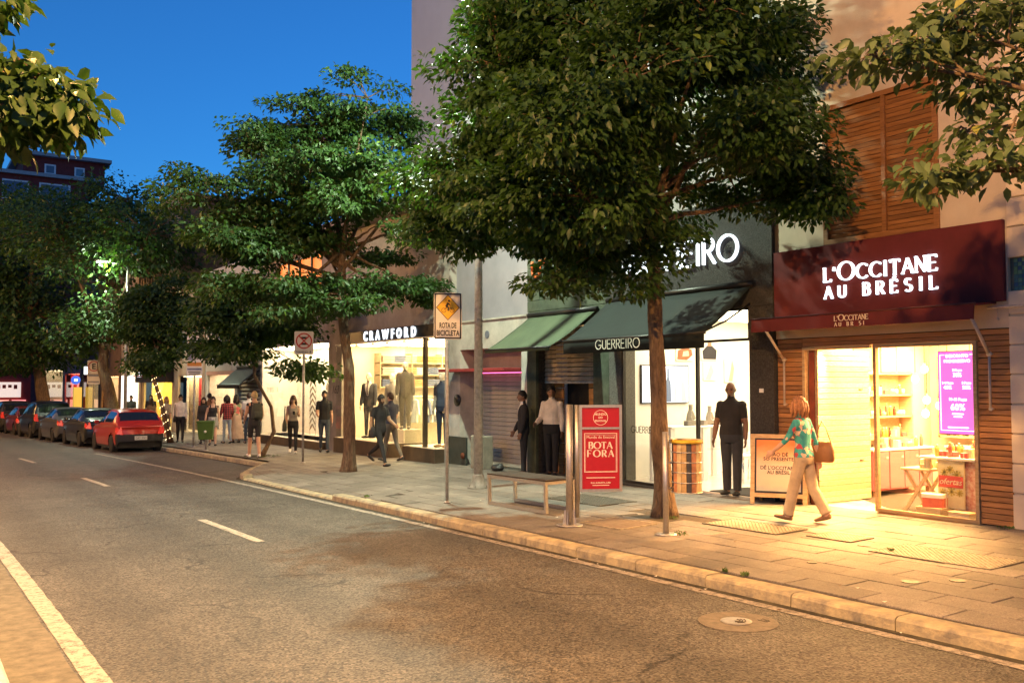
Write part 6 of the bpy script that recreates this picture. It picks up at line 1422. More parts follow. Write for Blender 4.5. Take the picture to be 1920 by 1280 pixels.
person('man in dark clothes standing before the yellow lit shop', P(9.3, 46.5), hd(150), 1.74, (.04, .045, .04), (.03, .03, .03), TAN, (.01, .01, .01), sleeve=.4, voxel=.016)
person('broad man in black shirt near the yellow lit shop', P(9.9, 45.2), hd(170), 1.74, (.02, .02, .022), (.03, .03, .03), TAN, (.01, .01, .01), sleeve=.4, voxel=.016, fat=1.15)
person('person in green shirt standing beyond the parked cars', P(9.2, 50.5), hd(150), 1.68, (.06, .09, .06), (.03, .03, .03), TAN, (.02, .015, .01), sleeve=.4, voxel=.016)
# shop window mannequins
MNQ = (.55, .48, .38)
def mannequin(label, x, y, z, h, top, bottom, hdg, sleeve=1.0, **kw): return person(label, (x, y, z), hdg, h, top, bottom, MNQ, None, name='mannequin', cat='mannequin', group='mannequins in the shop windows', face=False, sleeve=sleeve, voxel=.012, **kw)
mannequin('mannequin in navy T-shirt and dark trousers at the right of the menswear window', 11.2, 19.95, .287, 1.84, (.045, .055, .085), NAVY, hd(120), .36, armL=(6, 8, 30), armR=(0, 8, 10), shoes=(.3, .18, .08), waist=.93)
mannequin('tall mannequin in dark waistcoat and jacket in the menswear window', 11.45, 22.45, .62, 1.80, (.05, .04, .038), (.05, .045, .04), hd(150), 1.0, waist=.86)
mannequin('mannequin in pale grey jacket behind the striding man', 11.55, 23.4, .287, 1.82, (.26, .24, .22), (.2, .19, .18), hd(120), 1.0, waist=.86)
mannequin('mannequin in charcoal suit nearest the tree trunk', 11.35, 24.5, .287, 1.85, (.055, .055, .06), (.06, .06, .065), hd(125), 1.0, tie=1, waist=.85)
mannequin('mannequin in blue jacket low in the menswear window', 11.75, 22.95, .287, 1.55, (.05, .06, .11), (.05, .06, .1), hd(120), 1.0, waist=.8)
mannequin('mannequin in a black and white striped dress in the womenswear window', 11.3, 27.35, .072, 1.78, (.6, .55, .5), (.10, .08, .07), hd(115), .2, female=True, skirt=(.55, .2, .17), pattern=MATS['bold stripes'])
finish_people()

# ---- things people carry
def backpack(label, loc, rz, c, sc_=1.0):
    t = empty('backpack', loc, rz, label, 'backpack'); m = cloth(c)
    mb = MB(); ell_loft(mb, [(0, 0, 0, .13, .07), (0, .0, .03, .15, .09), (0, -.01, .2, .15, .10), (0, 0, .36, .135, .085), (0, .01, .44, .09, .05)], 16, power=3); o = mb.build('sack', m, t, True)
    mb = MB(); ell_loft(mb, [(0, -.09, .03, .10, .03), (0, -.10, .12, .11, .04), (0, -.095, .22, .10, .025)], 12, power=3); mb.build('front_pocket', m, t, True)
    for sx in (-.085, .085): mb = MB(); mb.tube([(sx, .06, .42), (sx * 1.1, .16, .46), (sx * 1.2, .27, .36), (sx * 1.3, .22, .12), (sx * 1.2, .06, .03)], [(.02, .006)] * 5, 6); mb.build('strap', m, t, True)
    t.scale = (sc_,) * 3
backpack('dark backpack worn by the fair haired man in shorts', (8.255, 25.03, pave_z(8.24, 25.2) + 1.06), hd(-6), (.05, .055, .045))
def handbag(label, loc, rz, c, w_, h_, d_, strap):
    t = empty('handbag', loc, rz, label, 'bag'); m = cloth(c, .6)
    mb = MB(); ell_loft(mb, [(0, 0, -h_, d_ * .8, w_ * .42), (0, 0, -h_ * .9, d_, w_ * .5), (0, 0, -h_ * .4, d_ * .9, w_ * .5), (0, 0, 0, d_ * .35, w_ * .42)], 14, power=3); mb.build('pouch', m, t, True)
    mb = MB(); mb.tube([(0, -w_ * .38, -.02), (.0, -w_ * .15, strap * .7), (-.01, 0, strap), (0, w_ * .15, strap * .7), (0, w_ * .38, -.02)], [(.014, .005)] * 5, 6); mb.build('strap', m, t, True)
handbag('brown shoulder bag of the woman in the teal blouse', (9.86, 7.70, pave_z(9.6, 7.8) + 1.02), hd(12), (.22, .10, .04), .30, .26, .06, .26)
handbag('black satchel at the hip of the striding man', (9.34, 20.0, pave_z(9.5, 20) + .92), hd(170), BLK, .34, .26, .07, .45)
handbag('dark green shoulder bag of the woman with the phone', (9.36, 25.93, pave_z(9.6, 25.9) + .98), hd(158), (.03, .035, .03), .34, .34, .07, .38)
handbag('teal bag carried by the woman in the brown skirt', (8.45, 39.5, pave_z(8.7, 39.6) + .95), hd(20), (.05, .16, .18), .36, .30, .08, .30)
handbag('dark shoulder bag of the man in the white shirt', (8.50, 35.0, pave_z(8.7, 35) + 1.0), hd(165), BLK, .28, .24, .06, .42)
mb = MB(); mb.bbox(-.036, .036, -.004, .004, -.075, .075, .003); o = mb.build('phone', mat('phone black', (.02, .02, .02), .2), None, loc=(9.49, 25.55, pave_z(9.6, 25.9) + 1.17)); o.rotation_euler = (R(50), 0, hd(158)); tag(o, 'dark phone held up by the woman in the tank top', 'phone')
t = empty('tied_cardigan', (9.0, 31.9, pave_z(9, 31.9) + .93), hd(165), 'grey cardigan tied round the waist of the woman in shorts', 'cardigan')
mb = MB(); ell_loft(mb, [(0, -.02, -.36, .20, .15), (0, -.01, -.2, .19, .145), (0, 0, 0, .16, .125), (0, 0, .05, .155, .12)], 18); mb.build('body', cloth((.26, .25, .24)), t, True)
for sx in (-1, 1): mb = MB(); mb.tube([(.02 * sx, .13, .02), (.04 * sx, .15, -.12), (.06 * sx, .14, -.32)], [.03, .035, .03], 8); mb.build('sleeve', cloth((.34, .33, .32)), t, True)
# ================================================================== parked cars
def car_paint(name, c): return mat(name, c, .34, .1, var=.04, scale=3, coat=.35, spec=.4)
M_tyre = mat('tyre rubber', (.012, .012, .012), .85, var=.1); M_rim = mat('alloy rim', (.36, .36, .37), .35, .9, var=.1); M_cglass = mat('tinted car glass', (.012, .016, .018), .06, var=0, spec=.8); M_trim = mat('black bumper plastic', (.02, .02, .021), .6, var=.1)
M_tail = mat('tail lamp red', (.35, .015, .012), .2, var=.1, emit=(1, .06, .03), es=.25, coat=.6)
M_plate = mat('number plate', (.55, .54, .50), .5, var=.05)
CARK = {  # y from rear (0) to front: (y, half width, sill z, belt z, roof half width, roof z)
 'hatch': dict(L=3.85, st=[(0, .70, .42, .80, .70, .86), (.06, .76, .30, .92, .72, .98), (.16, .79, .22, .95, .70, 1.08), (.45, .81, .20, .96, .62, 1.36), (.75, .82, .19, .96, .58, 1.43), (1.5, .82, .19, .95, .57, 1.46), (2.1, .82, .19, .93, .57, 1.40), (2.75, .81, .19, .91, .66, .97), (3.2, .79, .20, .86, .70, .89), (3.65, .74, .24, .74, .66, .76), (3.85, .64, .34, .60, .56, .61)], wx=(.62, 3.10), win=(.46, 2.70), rear=(.17, .46), fs=(2.12, 2.74)),
 'sedan': dict(L=4.35, st=[(0, .70, .42, .82, .66, .88), (.08, .78, .30, .95, .68, 1.0), (.35, .82, .22, .98, .66, 1.04), (.72, .84, .20, .98, .64, 1.08), (1.15, .85, .19, .98, .58, 1.38), (1.6, .85, .19, .97, .56, 1.45), (2.35, .85, .19, .95, .56, 1.43), (3.1, .84, .19, .92, .66, .98), (3.7, .81, .20, .86, .70, .88), (4.15, .75, .24, .74, .66, .76), (4.35, .64, .34, .60, .56, .61)], wx=(.85, 3.45), win=(1.02, 3.04), rear=(.74, 1.16), fs=(2.38, 3.08)),
 'suv': dict(L=4.4, st=[(0, .74, .50, .95, .72, 1.0), (.06, .82, .36, 1.05, .76, 1.12), (.2, .87, .28, 1.08, .74, 1.3), (.42, .88, .26, 1.08, .68, 1.64), (.9, .89, .25, 1.07, .66, 1.70), (1.7, .89, .25, 1.06, .65, 1.71), (2.4, .89, .25, 1.05, .64, 1.64), (3.05, .88, .25, 1.02, .72, 1.08), (3.7, .85, .26, .96, .74, 1.0), (4.2, .79, .30, .82, .70, .84), (4.4, .70, .40, .66, .62, .68)], wx=(.80, 3.50), win=(.30, 3.0), rear=(.12, .42), fs=(2.42, 3.03)),
}
def car(kind, label, x, y, rz, paint, plate=None, tail=True):
    K = CARK[kind]; st = np.array(K['st']); Lr = .30 if kind != 'suv' else .345
    t = empty('parked_car', (x, y, road_z(y + 2) + .0), rz, label, 'car', 'cars parked along the kerb'); t.rotation_euler = (-SLOPE, 0, rz)
    ny = 78; yy = np.linspace(0, K['L'], ny + 1); I = lambda c: np.interp(yy, st[:, 0], st[:, c])
    def smooth(a): return np.convolve(np.pad(a, 2, mode='edge'), [.1, .2, .4, .2, .1], 'valid')
    w, zs, zb, rw, zr = [smooth(I(c)) for c in (1, 2, 3, 4, 5)]
    # half ring from sill to roof centre; param v
    segs = 26; V = np.zeros((ny + 1, 2 * segs + 1, 3)); kindv = []
    for j in range(segs + 1):
        q = j / segs
        if q < .42:                                   # lower body with a slight bulge
            u = q / .42; xx = w * (.93 + .07 * math.sin(math.pi * min(1, u * 1.1 + .1) * .9)) ; z = zs + (zb - zs) * u; kindv.append('b')
        elif q < .72:
            u = (q - .42) / .30; xx = w * .99 + (rw - w * .99) * u; z = zb + (zr - zb) * u * (1 - .06 * u); xx = xx + .02 * np.sin(np.pi * u); kindv.append('g')
        else:
            u = (q - .72) / .28; xx = rw * np.cos(u * math.pi / 2) ** .75; z = zr * 1.0 - (zr - zb) * .06 + ((zr - zb) * .06 + .02) * math.sin(u * math.pi / 2); kindv.append('r')
        xx = xx * (1 - 1e-4)
        V[:, j] = np.stack([-xx, yy, z], 1); V[:, 2 * segs - j] = np.stack([xx, yy, z], 1)
    parts = {k: MB() for k in ('body', 'rear_window', 'windscreen', 'side_window_l', 'side_window_r', 'bumper')}
    lists = {k: [] for k in parts}
    a0, a1 = K['win']; r0, r1 = K['rear']; f0, f1 = K['fs']
    for i in range(ny):
        yc = (yy[i] + yy[i + 1]) / 2
        for j in range(2 * segs):
            jj = j if j < segs else 2 * segs - 1 - j; q = (jj + .5) / segs; pts = [V[i, j], V[i + 1, j], V[i + 1, j + 1], V[i, j + 1]]
            c = sum(pts) / 4; k = 'body'
            if q < .42 and any((c[1] - wy) ** 2 + (c[2] - Lr) ** 2 < (Lr + .055) ** 2 for wy in K['wx']): continue
            if q > .64 and r0 < yc < r1 and abs(c[0]) < .62 + .0: k = 'rear_window'
            elif q > .68 and f0 < yc < f1: k = 'windscreen'
            elif .45 < q < .69 and a0 + .03 < yc < a1 and not (abs(yc - (a0 + a1) / 2 - .1) < .045): k = 'side_window_l' if c[0] < 0 else 'side_window_r'
            elif q < .42 and (c[2] < zs[i] + .06 or ((yc < .17 or yc > K['L'] - .25) and c[2] < (.62 if kind != 'suv' else .72))): k = 'bumper'
            lists[k].append(pts)
    # rear and front closing faces
    for i, kk in ((0, 1), (ny, -1)):
        ring = [V[i, j] for j in range(2 * segs + 1)]
        for j in range(segs):
            pts = [ring[j], ring[j + 1], ring[2 * segs - 1 - j], ring[2 * segs - j]]; c = sum(pts) / 4
            lists['bumper' if c[2] < (.62 if kind != 'suv' else .72) else 'body'].append(pts)
    mats_ = {'body': paint, 'bumper': M_trim if kind != 'sedan' else paint, 'rear_window': M_cglass, 'windscreen': M_cglass, 'side_window_l': M_cglass, 'side_window_r': M_cglass}
    for k, qs in lists.items():
        if not qs: continue
        mb = MB()
        for pts in qs: mb.add(pts, [(0, 1, 2, 3)], 0, True)
        me = mb.mesh(k, mats_[k]); bm = bmesh.new(); bm.from_mesh(me); bmesh.ops.remove_doubles(bm, verts=bm.verts[:], dist=.0005); bmesh.ops.recalc_face_normals(bm, faces=bm.faces[:]); bm.to_mesh(me); bm.free()
        link('side_window' if k.startswith('side') else k, me, t)
    MB().box(-w.max() * .86, w.max() * .86, .25, K['L'] - .3, .16, .45).build('underbody', M_black, t, True)
    for wy in K['wx']:
        for sx in (-1, 1):
            cx = sx * (w.max() - .115); mb = MB(); mb.lathe((0, 0, 0), [(Lr * .62, -.10), (Lr * .97, -.095), (Lr, -.07), (Lr, .07), (Lr * .97, .095), (Lr * .62, .10)], 24, axis='x')
            wo = link('wheel', mb.mesh('wheel', M_tyre), t, (cx, wy, Lr)); rb = MB(); rb.lathe((0, 0, 0), [(Lr * .66, -.085), (Lr * .66, .085), (Lr * .58, .092), (Lr * .5, .06), (.05, .065), (.04, .09)], 20, axis='x')
            for a in range(5): rb.obox((.075 * sx, Lr * .33 * math.cos(a * 1.2566), Lr * .33 * math.sin(a * 1.2566)), (.03, Lr * .60, .045), (a * 1.2566, 0, 0))
            link('rim', rb.mesh('rim', M_rim), wo)
    zt = {'hatch': (.62, .86), 'sedan': (.70, .92), 'suv': (.80, 1.12)}[kind]; wi = I(1)[2]
    for sx in (-1, 1):
        mb = MB(); a = sx * (wi - .06); pts2 = [(.56 if kind != 'suv' else .66, -.022, zt[0]), (.745 if kind != 'suv' else .80, .04, zt[0] + .02), (.765 if kind != 'suv' else .80, .16, zt[0] + .10), (.74 if kind != 'suv' else .78, .17, zt[1]), (.60 if kind != 'suv' else .70, .03, zt[1] + .02)]
        P_ = [Vector((sx * p[0], p[1] - .02, p[2])) for p in pts2]; Q_ = [p + Vector((-sx * .06, .12, 0)) for p in P_]; Po = [p + Vector((sx * .035, -.035, 0)) for p in P_]
        n = 5; mb.add(Po + Q_, [tuple(range(n)), tuple(reversed(range(n, 2 * n)))] + [(i, n + i, n + (i + 1) % n, (i + 1) % n) for i in range(n)]); mb.build('tail_light', M_tail, t, True)
        mb = MB(); mb.bbox(sx * (w.max() + .04) - .075, sx * (w.max() + .04) + .075, f1 - .32, f1 - .22, zb[40] + .02, zb[40] + .14, .025); mb.build('wing_mirror', paint, t, True)
    pz = .50 if kind == 'hatch' else (.62 if kind == 'sedan' else .78); po = MB().bbox(-.2, .2, -.045, -.03, pz - .065, pz + .065, .003).build('number_plate', M_plate, t, True)
    if plate:
        me = text_mesh(plate, .105, .001, align='CENTER', width=.34); me.materials.clear(); me.materials.append(M_black); link('plate_characters', me, po, (0, -.047, pz - .038))
    mb = MB(); mb.tube([(-.3, -.02 + r0, zb[5] + .04), (.05, -.03 + r0, zb[5] + .10)], .008, 5); mb.build('rear_wiper', M_black, t, True) if kind == 'hatch' else None
    return t
CX = lambda y: 6.95 + (bend(y) - bend(33)) * .9
car('hatch', 'red hatchback, the nearest of the parked cars', 6.92, 33.0, R(2.6), car_paint('red paint', (.34, .020, .012)), 'DAY 3063')
car('sedan', 'black saloon parked directly in front of the red hatchback', CX(37.6), 37.5, R(3.2), car_paint('black paint', (.008, .010, .012)))
car('sedan', 'dark grey saloon parked third from the front of the row', CX(42.5), 42.4, R(3.4), car_paint('silver paint', (.075, .075, .078)))
car('suv', 'tall black sport utility car in the middle of the parked row', CX(47.3), 47.2, R(3.6), car_paint('black paint two', (.012, .012, .014)))
car('hatch', 'maroon hatchback behind the tall black car', CX(52.2), 52.1, R(3.7), car_paint('maroon paint', (.10, .02, .02)))
car('suv', 'dark grey tall car near the far end of the row', CX(56.7), 56.6, R(3.7), car_paint('grey paint', (.03, .032, .035)))
car('sedan', 'grey saloon second from the far end of the row', CX(61.8), 61.7, R(3.7), car_paint('pale paint', (.09, .085, .085)))
car('hatch', 'pale hatchback, the farthest of the parked cars', CX(66.7), 66.6, R(3.7), car_paint('white paint', (.40, .38, .36)))

# ================================================================== street furniture
M_signw = mat('sign board white', (.68, .65, .60), .45, var=.05); M_signb = mat('sign black', (.012, .012, .012), .5, var=0); M_signy = mat('sign yellow', (.75, .42, .03), .45, var=.05); M_signr = mat('sign red', (.50, .10, .03), .5, var=.05)
FACECAM = R(-22)                      # boards face back down the street, turned a little to the road
def sign_board(t, w_, h_, zc, rz=None, back=M_galv, m=M_signw, r=.035):
    """flat board with rounded corners in the parent's x/z plane, front at y = -.03"""
    pts = []
    for (cx, cz, a0) in ((w_ / 2 - r, h_ / 2 - r, 0), (-w_ / 2 + r, h_ / 2 - r, 90), (-w_ / 2 + r, -h_ / 2 + r, 180), (w_ / 2 - r, -h_ / 2 + r, 270)):
        for k in range(5): a = R(a0 + 22.5 * k); pts.append((cx + r * math.cos(a), zc + cz + r * math.sin(a)))
    mb = MB(); mb.prism(pts, 'y', -.044, -.040); o = mb.build('face', m, t, True)
    mb = MB(); mb.prism(pts, 'y', -.0395, -.034); mb.build('back_plate', back, t, True)
    return o, pts
def ring_xz(mb, cx, cz, r, wd, y0, y1, n=32):
    vs = []
    for k in range(n):
        a = 2 * math.pi * k / n
        for (rr, y) in ((r, y0), (r - wd, y0), (r, y1), (r - wd, y1)): vs.append((cx + rr * math.cos(a), y, cz + rr * math.sin(a)))
    fs = []
    for k in range(n):
        a, b = 4 * k, 4 * ((k + 1) % n); fs += [(a, b, b + 1, a + 1), (a, a + 2, b + 2, b), (a + 1, b + 1, b + 3, a + 3)]
    mb.add(vs, fs); return mb
def label_text(t, s_, x, z, size, m=M_signb, y=-.047, **kw):
    me = text_mesh(s_, size, .0006, align='CENTER', **kw); me.materials.clear(); me.materials.append(m); return link('lettering', me, t, (x, y, z))
def pole(t, h, r=.026, m=M_galv): mb = MB(); mb.tube([(0, 0, -.02), (0, 0, h)], r, 10); mb.lathe((0, 0, 0), [(r * 2.2, 0), (r * 2.2, .012), (r * 1.1, .03)], 12); return mb.build('post', m, t, True)
# bicycle route sign
x, y = 7.28, 12.82
t = empty('bicycle_route_sign', P(x, y), FACECAM, 'white bicycle route sign with yellow diamond on a slim post', 'sign')
pole(t, 3.30); ZC = 2.94; sign_board(t, .445, .74, ZC)
mb = MB(); k = .018
for (a, b_, c, d) in ((-.2125, .2125, .359, .338), (-.2125, .2125, -.338, -.359)): mb.box(a, b_, -.0455, -.0442, ZC + d, ZC + c)
for sx in (-1, 1): mb.box(min(sx * .2125, sx * .1935), max(sx * .2125, sx * .1935), -.0455, -.0442, ZC - .338, ZC + .338)
mb.build('border', M_signb, t, True)
zc = ZC + .135
mb = MB(); mb.prism([(0, zc + .205), (.19, zc), (0, zc - .205), (-.19, zc)], 'y', -.047, -.0445); mb.build('diamond_border', M_signb, t, True)
mb = MB(); mb.prism([(0, zc + .19), (.176, zc), (0, zc - .19), (-.176, zc)], 'y', -.0485, -.0472); mb.build('diamond', M_signy, t, True)
mb = MB(); Yf0, Yf1 = -.0505, -.0488
for sx in (-.066, .066): ring_xz(mb, sx, zc - .045, .038, .007, Yf0, Yf1, 24)
def bar(p, q, wd):
    p, q = Vector(p), Vector(q); d = (q - p).normalized(); n = Vector((-d.y, d.x)) * wd / 2; mb.prism([tuple(p + n), tuple(q + n), tuple(q - n), tuple(p - n)], 'y', Yf0, Yf1)
bar((-.066, zc - .045), (-.03, zc + .0), .007); bar((-.03, zc), (.042, zc + .005), .007); bar((.042, zc + .012), (.066, zc - .045), .007); bar((-.03, zc), (.005, zc - .05), .007); bar((.005, zc - .05), (.042, zc), .007)
bar((-.028, zc + .01), (.008, zc + .075), .036); bar((.008, zc + .072), (.042, zc + .022), .015); bar((-.025, zc + .02), (.012, zc - .005), .024); bar((.012, zc), (.002, zc - .055), .02)
mb.prism([(.018 + .02 * math.cos(a * .6283), zc + .105 + .02 * math.sin(a * .6283)) for a in range(10)], 'y', Yf0, Yf1)
mb.build('cyclist_symbol', M_signb, t, True)
label_text(t, 'ROTA DE', 0, ZC - .19, .12, width=.27, off=.003); label_text(t, 'BICICLETA', 0, ZC - .31, .12, width=.365, off=.003)
# no stopping sign
t = empty('no_stopping_sign', P(8.54, 22.33), FACECAM, 'square no stopping sign on a post beside the womenswear window', 'sign'); pole(t, 3.3, .03); sign_board(t, .47, .58, 3.0)
mb = MB(); ring_xz(mb, 0, 3.05, .20, .032, -.047, -.0445); mb.build('red_ring', M_signr, t, True)
mb = MB(); Yf0, Yf1 = -.0495, -.0475
mb.prism([(-.07, 3.15), (.07, 3.15), (.06, 3.10), (-.06, 3.10)], 'y', Yf0, Yf1); mb.prism([(-.07, 2.95), (.07, 2.95), (.06, 3.0), (-.06, 3.0)], 'y', Yf0, Yf1); mb.build('vehicle_symbol', M_signb, t, True)
mb = MB(); Yf0, Yf1 = -.052, -.0498; bar((-.13, 3.18), (.13, 2.92), .03); bar((-.13, 2.92), (.13, 3.18), .03); mb.build('red_bar', M_signr, t, True)
label_text(t, 'TÉRMINO', -.05, 2.74, .08, width=.30); mb = MB(); mb.prism([(.16, 2.745), (.135, 2.775), (.185, 2.775)], 'y', -.0475, -.0445); mb.box(.153, .167, -.0475, -.0445, 2.775, 2.81); mb.build('arrow', M_signb, t, True)
# parking signs
t = empty('parking_sign', P(8.37, 31.9), FACECAM, 'tall parking regulations sign with letter E above the green bin', 'sign'); pole(t, 3.6, .035); sign_board(t, .50, 1.32, 3.05)
mb = MB(); ring_xz(mb, 0, 3.48, .19, .02, -.047, -.0445); mb.build('red_ring', M_signr, t, True); label_text(t, 'E', 0, 3.38, .29, off=.008)
mb = MB(); mb.box(-.21, .21, -.0462, -.0445, 3.165, 3.20); mb.build('small_print', M_signb, t, True); mb = MB(); mb.box(-.23, -.03, -.0465, -.0445, 2.90, 3.12); mb.box(-.23, .23, -.0465, -.0445, 2.56, 2.64); mb.build('blue_panel', mat('faded blue', (.22, .24, .30), .6, var=.2, scale=30), t, True)
mb = MB(); mb.box(-.23, .23, -.0465, -.0445, 2.70, 2.83); mb.build('orange_panel', mat('sign orange', (.55, .22, .04), .6, var=.1), t, True)
mb = MB()
for k in range(4): mb.box(.01, .21 - .03 * (k % 2), -.0462, -.0445, 3.09 - .05 * k, 3.105 - .05 * k)
for (z_, w__) in ((2.49, .2), (2.43, .18)): mb.box(-w__, w__, -.0462, -.0445, z_, z_ + .03)
mb.build('small_print', M_signb, t, True)
t = empty('parking_sign', P(8.3, 50.5), FACECAM, 'far parking sign with red ringed letter E by the poster box', 'sign'); pole(t, 3.6, .04); sign_board(t, .6, 1.2, 2.95)
mb = MB(); ring_xz(mb, 0, 3.25, .26, .045, -.047, -.0445); mb.build('red_ring', M_signr, t, True); label_text(t, 'E', 0, 3.11, .38, off=.012)
mb = MB(); mb.box(-.26, .26, -.0465, -.0445, 2.74, 2.86); mb.box(-.26, .26, -.0465, -.0445, 2.44, 2.50); mb.build('blue_panel', MATS['faded blue'], t, True)
# green litter bin by the parking sign
t = empty('litter_bin', P(8.15, 29.6), FACECAM, 'green plastic litter bin on a short post at the kerb', 'litter bin'); pole(t, .9, .04)
M_bin = mat('green plastic', (.05, .11, .015), .5, var=.12, scale=5)
mb = MB(); n = 4; mb.add([(-.2, -.2, .35), (.2, -.2, .35), (.2, .12, .35), (-.2, .12, .35), (-.25, -.27, .88), (.25, -.27, .88), (.25, .14, .88), (-.25, .14, .88)], [(0, 1, 2, 3), (0, 4, 5, 1), (1, 5, 6, 2), (2, 6, 7, 3), (3, 7, 4, 0)]); mb.build('basket', M_bin, t, True)
mb = MB(); mb.bbox(-.27, .27, -.29, .16, .87, .93, .02); mb.build('rim', M_bin, t, True); mb = MB(); mb.lathe((0, 0, 0), [(.04, 0), (.04, .006), (.001, .008)], 14, axis='y'); mb.v = [(v[0], -.24 - v[1], v[2] + .6) for v in mb.v]; mb.build('badge', M_signw, t, True)
# steel advertising totem with the red posters
x, y = 7.30, 9.65; TR = R(-27)
t = empty('advertising_totem', P(x, y), TR, 'steel advertising totem with red sale posters on the pavement', 'sign')
mb = MB(); mb.tube([(0, 0, 0), (0, 0, 1.555)], .048, 20); mb.build('post', M_steel, t, True)
mb = MB(); mb.tube([(.10, .0, .30), (.10, 0, 1.55)], .035, 14); mb.tube([(.10, 0, .10), (.10, 0, .95)], .030, 10); mb.build('second_post', M_steel, t, True)
mb = MB(); mb.lathe((0, 0, 0), [(.17, 0), (.17, .012), (.165, .014)], 30)
for a in range(6): mb.obox((.055 * math.cos(a * 1.047), .055 * math.sin(a * 1.047), .10), (.012, .07, .2), (0, 0, a * 1.047 + 1.57), taper=.4)
mb.build('base_plate', M_steel, t, True)
x0, x1, zb, zt = .125, .69, .43, 1.55
mb = MB(); k = .035
mb.box(x0, x1, -.03, .03, zt - k, zt); mb.box(x0, x1, -.03, .03, zb, zb + k); mb.box(x0, x0 + k, -.03, .03, zb + k, zt - k); mb.box(x1 - k, x1, -.03, .03, zb + k, zt - k); mb.box(x0 + k, x1 - k, -.03, .03, 1.235, 1.262); mb.build('panel_frame', M_steel, t, True)
M_pr = mat('poster red', (.36, .007, .020), .5, var=.04)
MB().box(x0 + k, x1 - k, -.018, .018, 1.262, zt - k).build('poster', M_pr, t, True); po = MB().box(x0 + k, x1 - k, -.018, .018, zb + k, 1.235).build('poster', M_pr, t, True)
M_pw = mat('poster cream', (.74, .62, .54), .6, var=.03); cx = (x0 + x1) / 2
def pline(r, a0, b0, a1, b1, wd=.006): mb.box(min(a0, a1), max(a0, a1), -.0205, -.0182, min(b0, b1), max(b0, b1))
mb = MB(); 
for (d, wd) in ((.05, .008), (.075, .003)):
    L_, R_, T_, Bz = x0 + k + d * .6, x1 - k - d * .6, 1.235 - d, .69 + d * .4 - .03
    mb.box(L_, R_, -.0205, -.0182, T_ - wd, T_); mb.box(L_, R_, -.0205, -.0182, Bz, Bz + wd); mb.box(L_, L_ + wd, -.0205, -.0182, Bz + wd, T_ - wd); mb.box(R_ - wd, R_, -.0205, -.0182, Bz + wd, T_ - wd)
mb.build('printed_border', M_pw, t, True)
def poster_word(s_, z, h, total, thick, thin):
    gs = [glyph(c, h, thick, .002, .08, thin) for c in s_]; nat = sum(a for _, a in gs); ex = (total - nat) / (len(s_) - 1); x_ = cx - total / 2; q = MB()
    for g_, a in gs: q.add([(v[0] + x_, v[1] - .0185, v[2] + z) for v in g_.v], g_.f); x_ += a + ex
    q.build('printed_word', M_pw, t, True)
poster_word('BOTA', .985, .085, .30, .020, .007); poster_word('FORA', .88, .085, .34, .020, .007)
def ptext(s_, z, size, **kw): label_text(t, s_, cx, z, size, M_pw, -.0195, **kw)
ptext('Mundo do Enxoval', 1.115, .055, width=.37); ptext('RUA AUGUSTA, 2.781', .535, .028, off=.0008); mb = MB(); mb.box(cx - .19, cx + .19, -.0198, -.0182, .605, .615); mb.box(cx - .11, cx + .11, -.0198, -.0182, .508, .516); mb.build('small_print', M_pw, t, True)
mb = MB(); ring_xz(mb, cx, 1.385, .098, .006, -.0205, -.0182, 36); mb.build('emblem_ring', M_pw, t, True); ptext('MUNDO', 1.415, .042, off=.001); ptext('DO', 1.375, .036, off=.001); ptext('ENXOVAL', 1.332, .036, off=.001, width=.15)
# bench of square steel tube with dark slab seat
t = empty('bench', P(7.9, 11.45), 0, 'low steel framed bench with dark seat beside the totem', 'bench'); t.rotation_euler = (-SLOPE, -.02, 0)
def sqf(xc, y0, y1, h, k=.045):
    mb = MB(); mb.box(xc - k / 2, xc + k / 2, y0, y0 + k, 0, h); mb.box(xc - k / 2, xc + k / 2, y1 - k, y1, 0, h); mb.box(xc - k / 2, xc + k / 2, y0 + k, y1 - k, 0, k); mb.box(xc - k / 2, xc + k / 2, y0 + k, y1 - k, h - k, h); mb.build('leg_frame', M_steel, t, True)
sqf(-.21, -.76, .78, .45); sqf(.27, -.76, .78, .45)
mb = MB()
for yy_ in (-.74, .76): mb.box(-.187, .247, yy_ - .02, yy_ + .02, .405, .449)
mb.build('cross_rail', M_steel, t, True)
for i in range(4): MB().bbox(-.225 + .128 * i, -.105 + .128 * i, -.775, .795, .452, .475, .004).build('seat_slat', mat('bench dark wood', (.035, .022, .014), .6, var=.3, scale=6), t, True)
# litter bin wrapped in wire with a yellow bag
t = empty('litter_bin', P(7.72, 8.30), R(-25), 'wire litter basket with yellow liner on a steel post by the tree', 'litter bin')
mb = MB(); mb.tube([(0, 0, 0), (0, 0, 1.22)], .036, 14); mb.lathe((0, 0, 0), [(.13, 0), (.13, .012), (.05, .016)], 20); mb.build('post', M_steel, t, True)
bc = Vector((.27, .02, 0))
mb = MB(); 
for zz in (.55, .85, 1.12): mb.tube([(.0, 0, zz), (bc.x - .17, .02, zz)], .010, 6)
for zz in (.50, .62, .74, .86, .98, 1.12):
    mb.tube([bc + Vector((.18 * math.cos(R(a)), .18 * math.sin(R(a)), zz)) for a in range(0, 361, 18)], .007, 5, caps=False)
mb.build('wire_hoops', M_steel, t, True)
for a in range(18):
    q = R(a * 20); mb = MB(); c = [(.42, .28, .12), (.05, .05, .05), (.45, .2, .1), (.5, .38, .2)][a % 4] if True else None
    mb.obox(bc + Vector((.17 * math.cos(q), .17 * math.sin(q), .81)), (.012, .056, .62), (0, 0, q)); mb.build('stave', mat('stave %d' % (a % 4), c, .5, var=.25, scale=9), t, True)
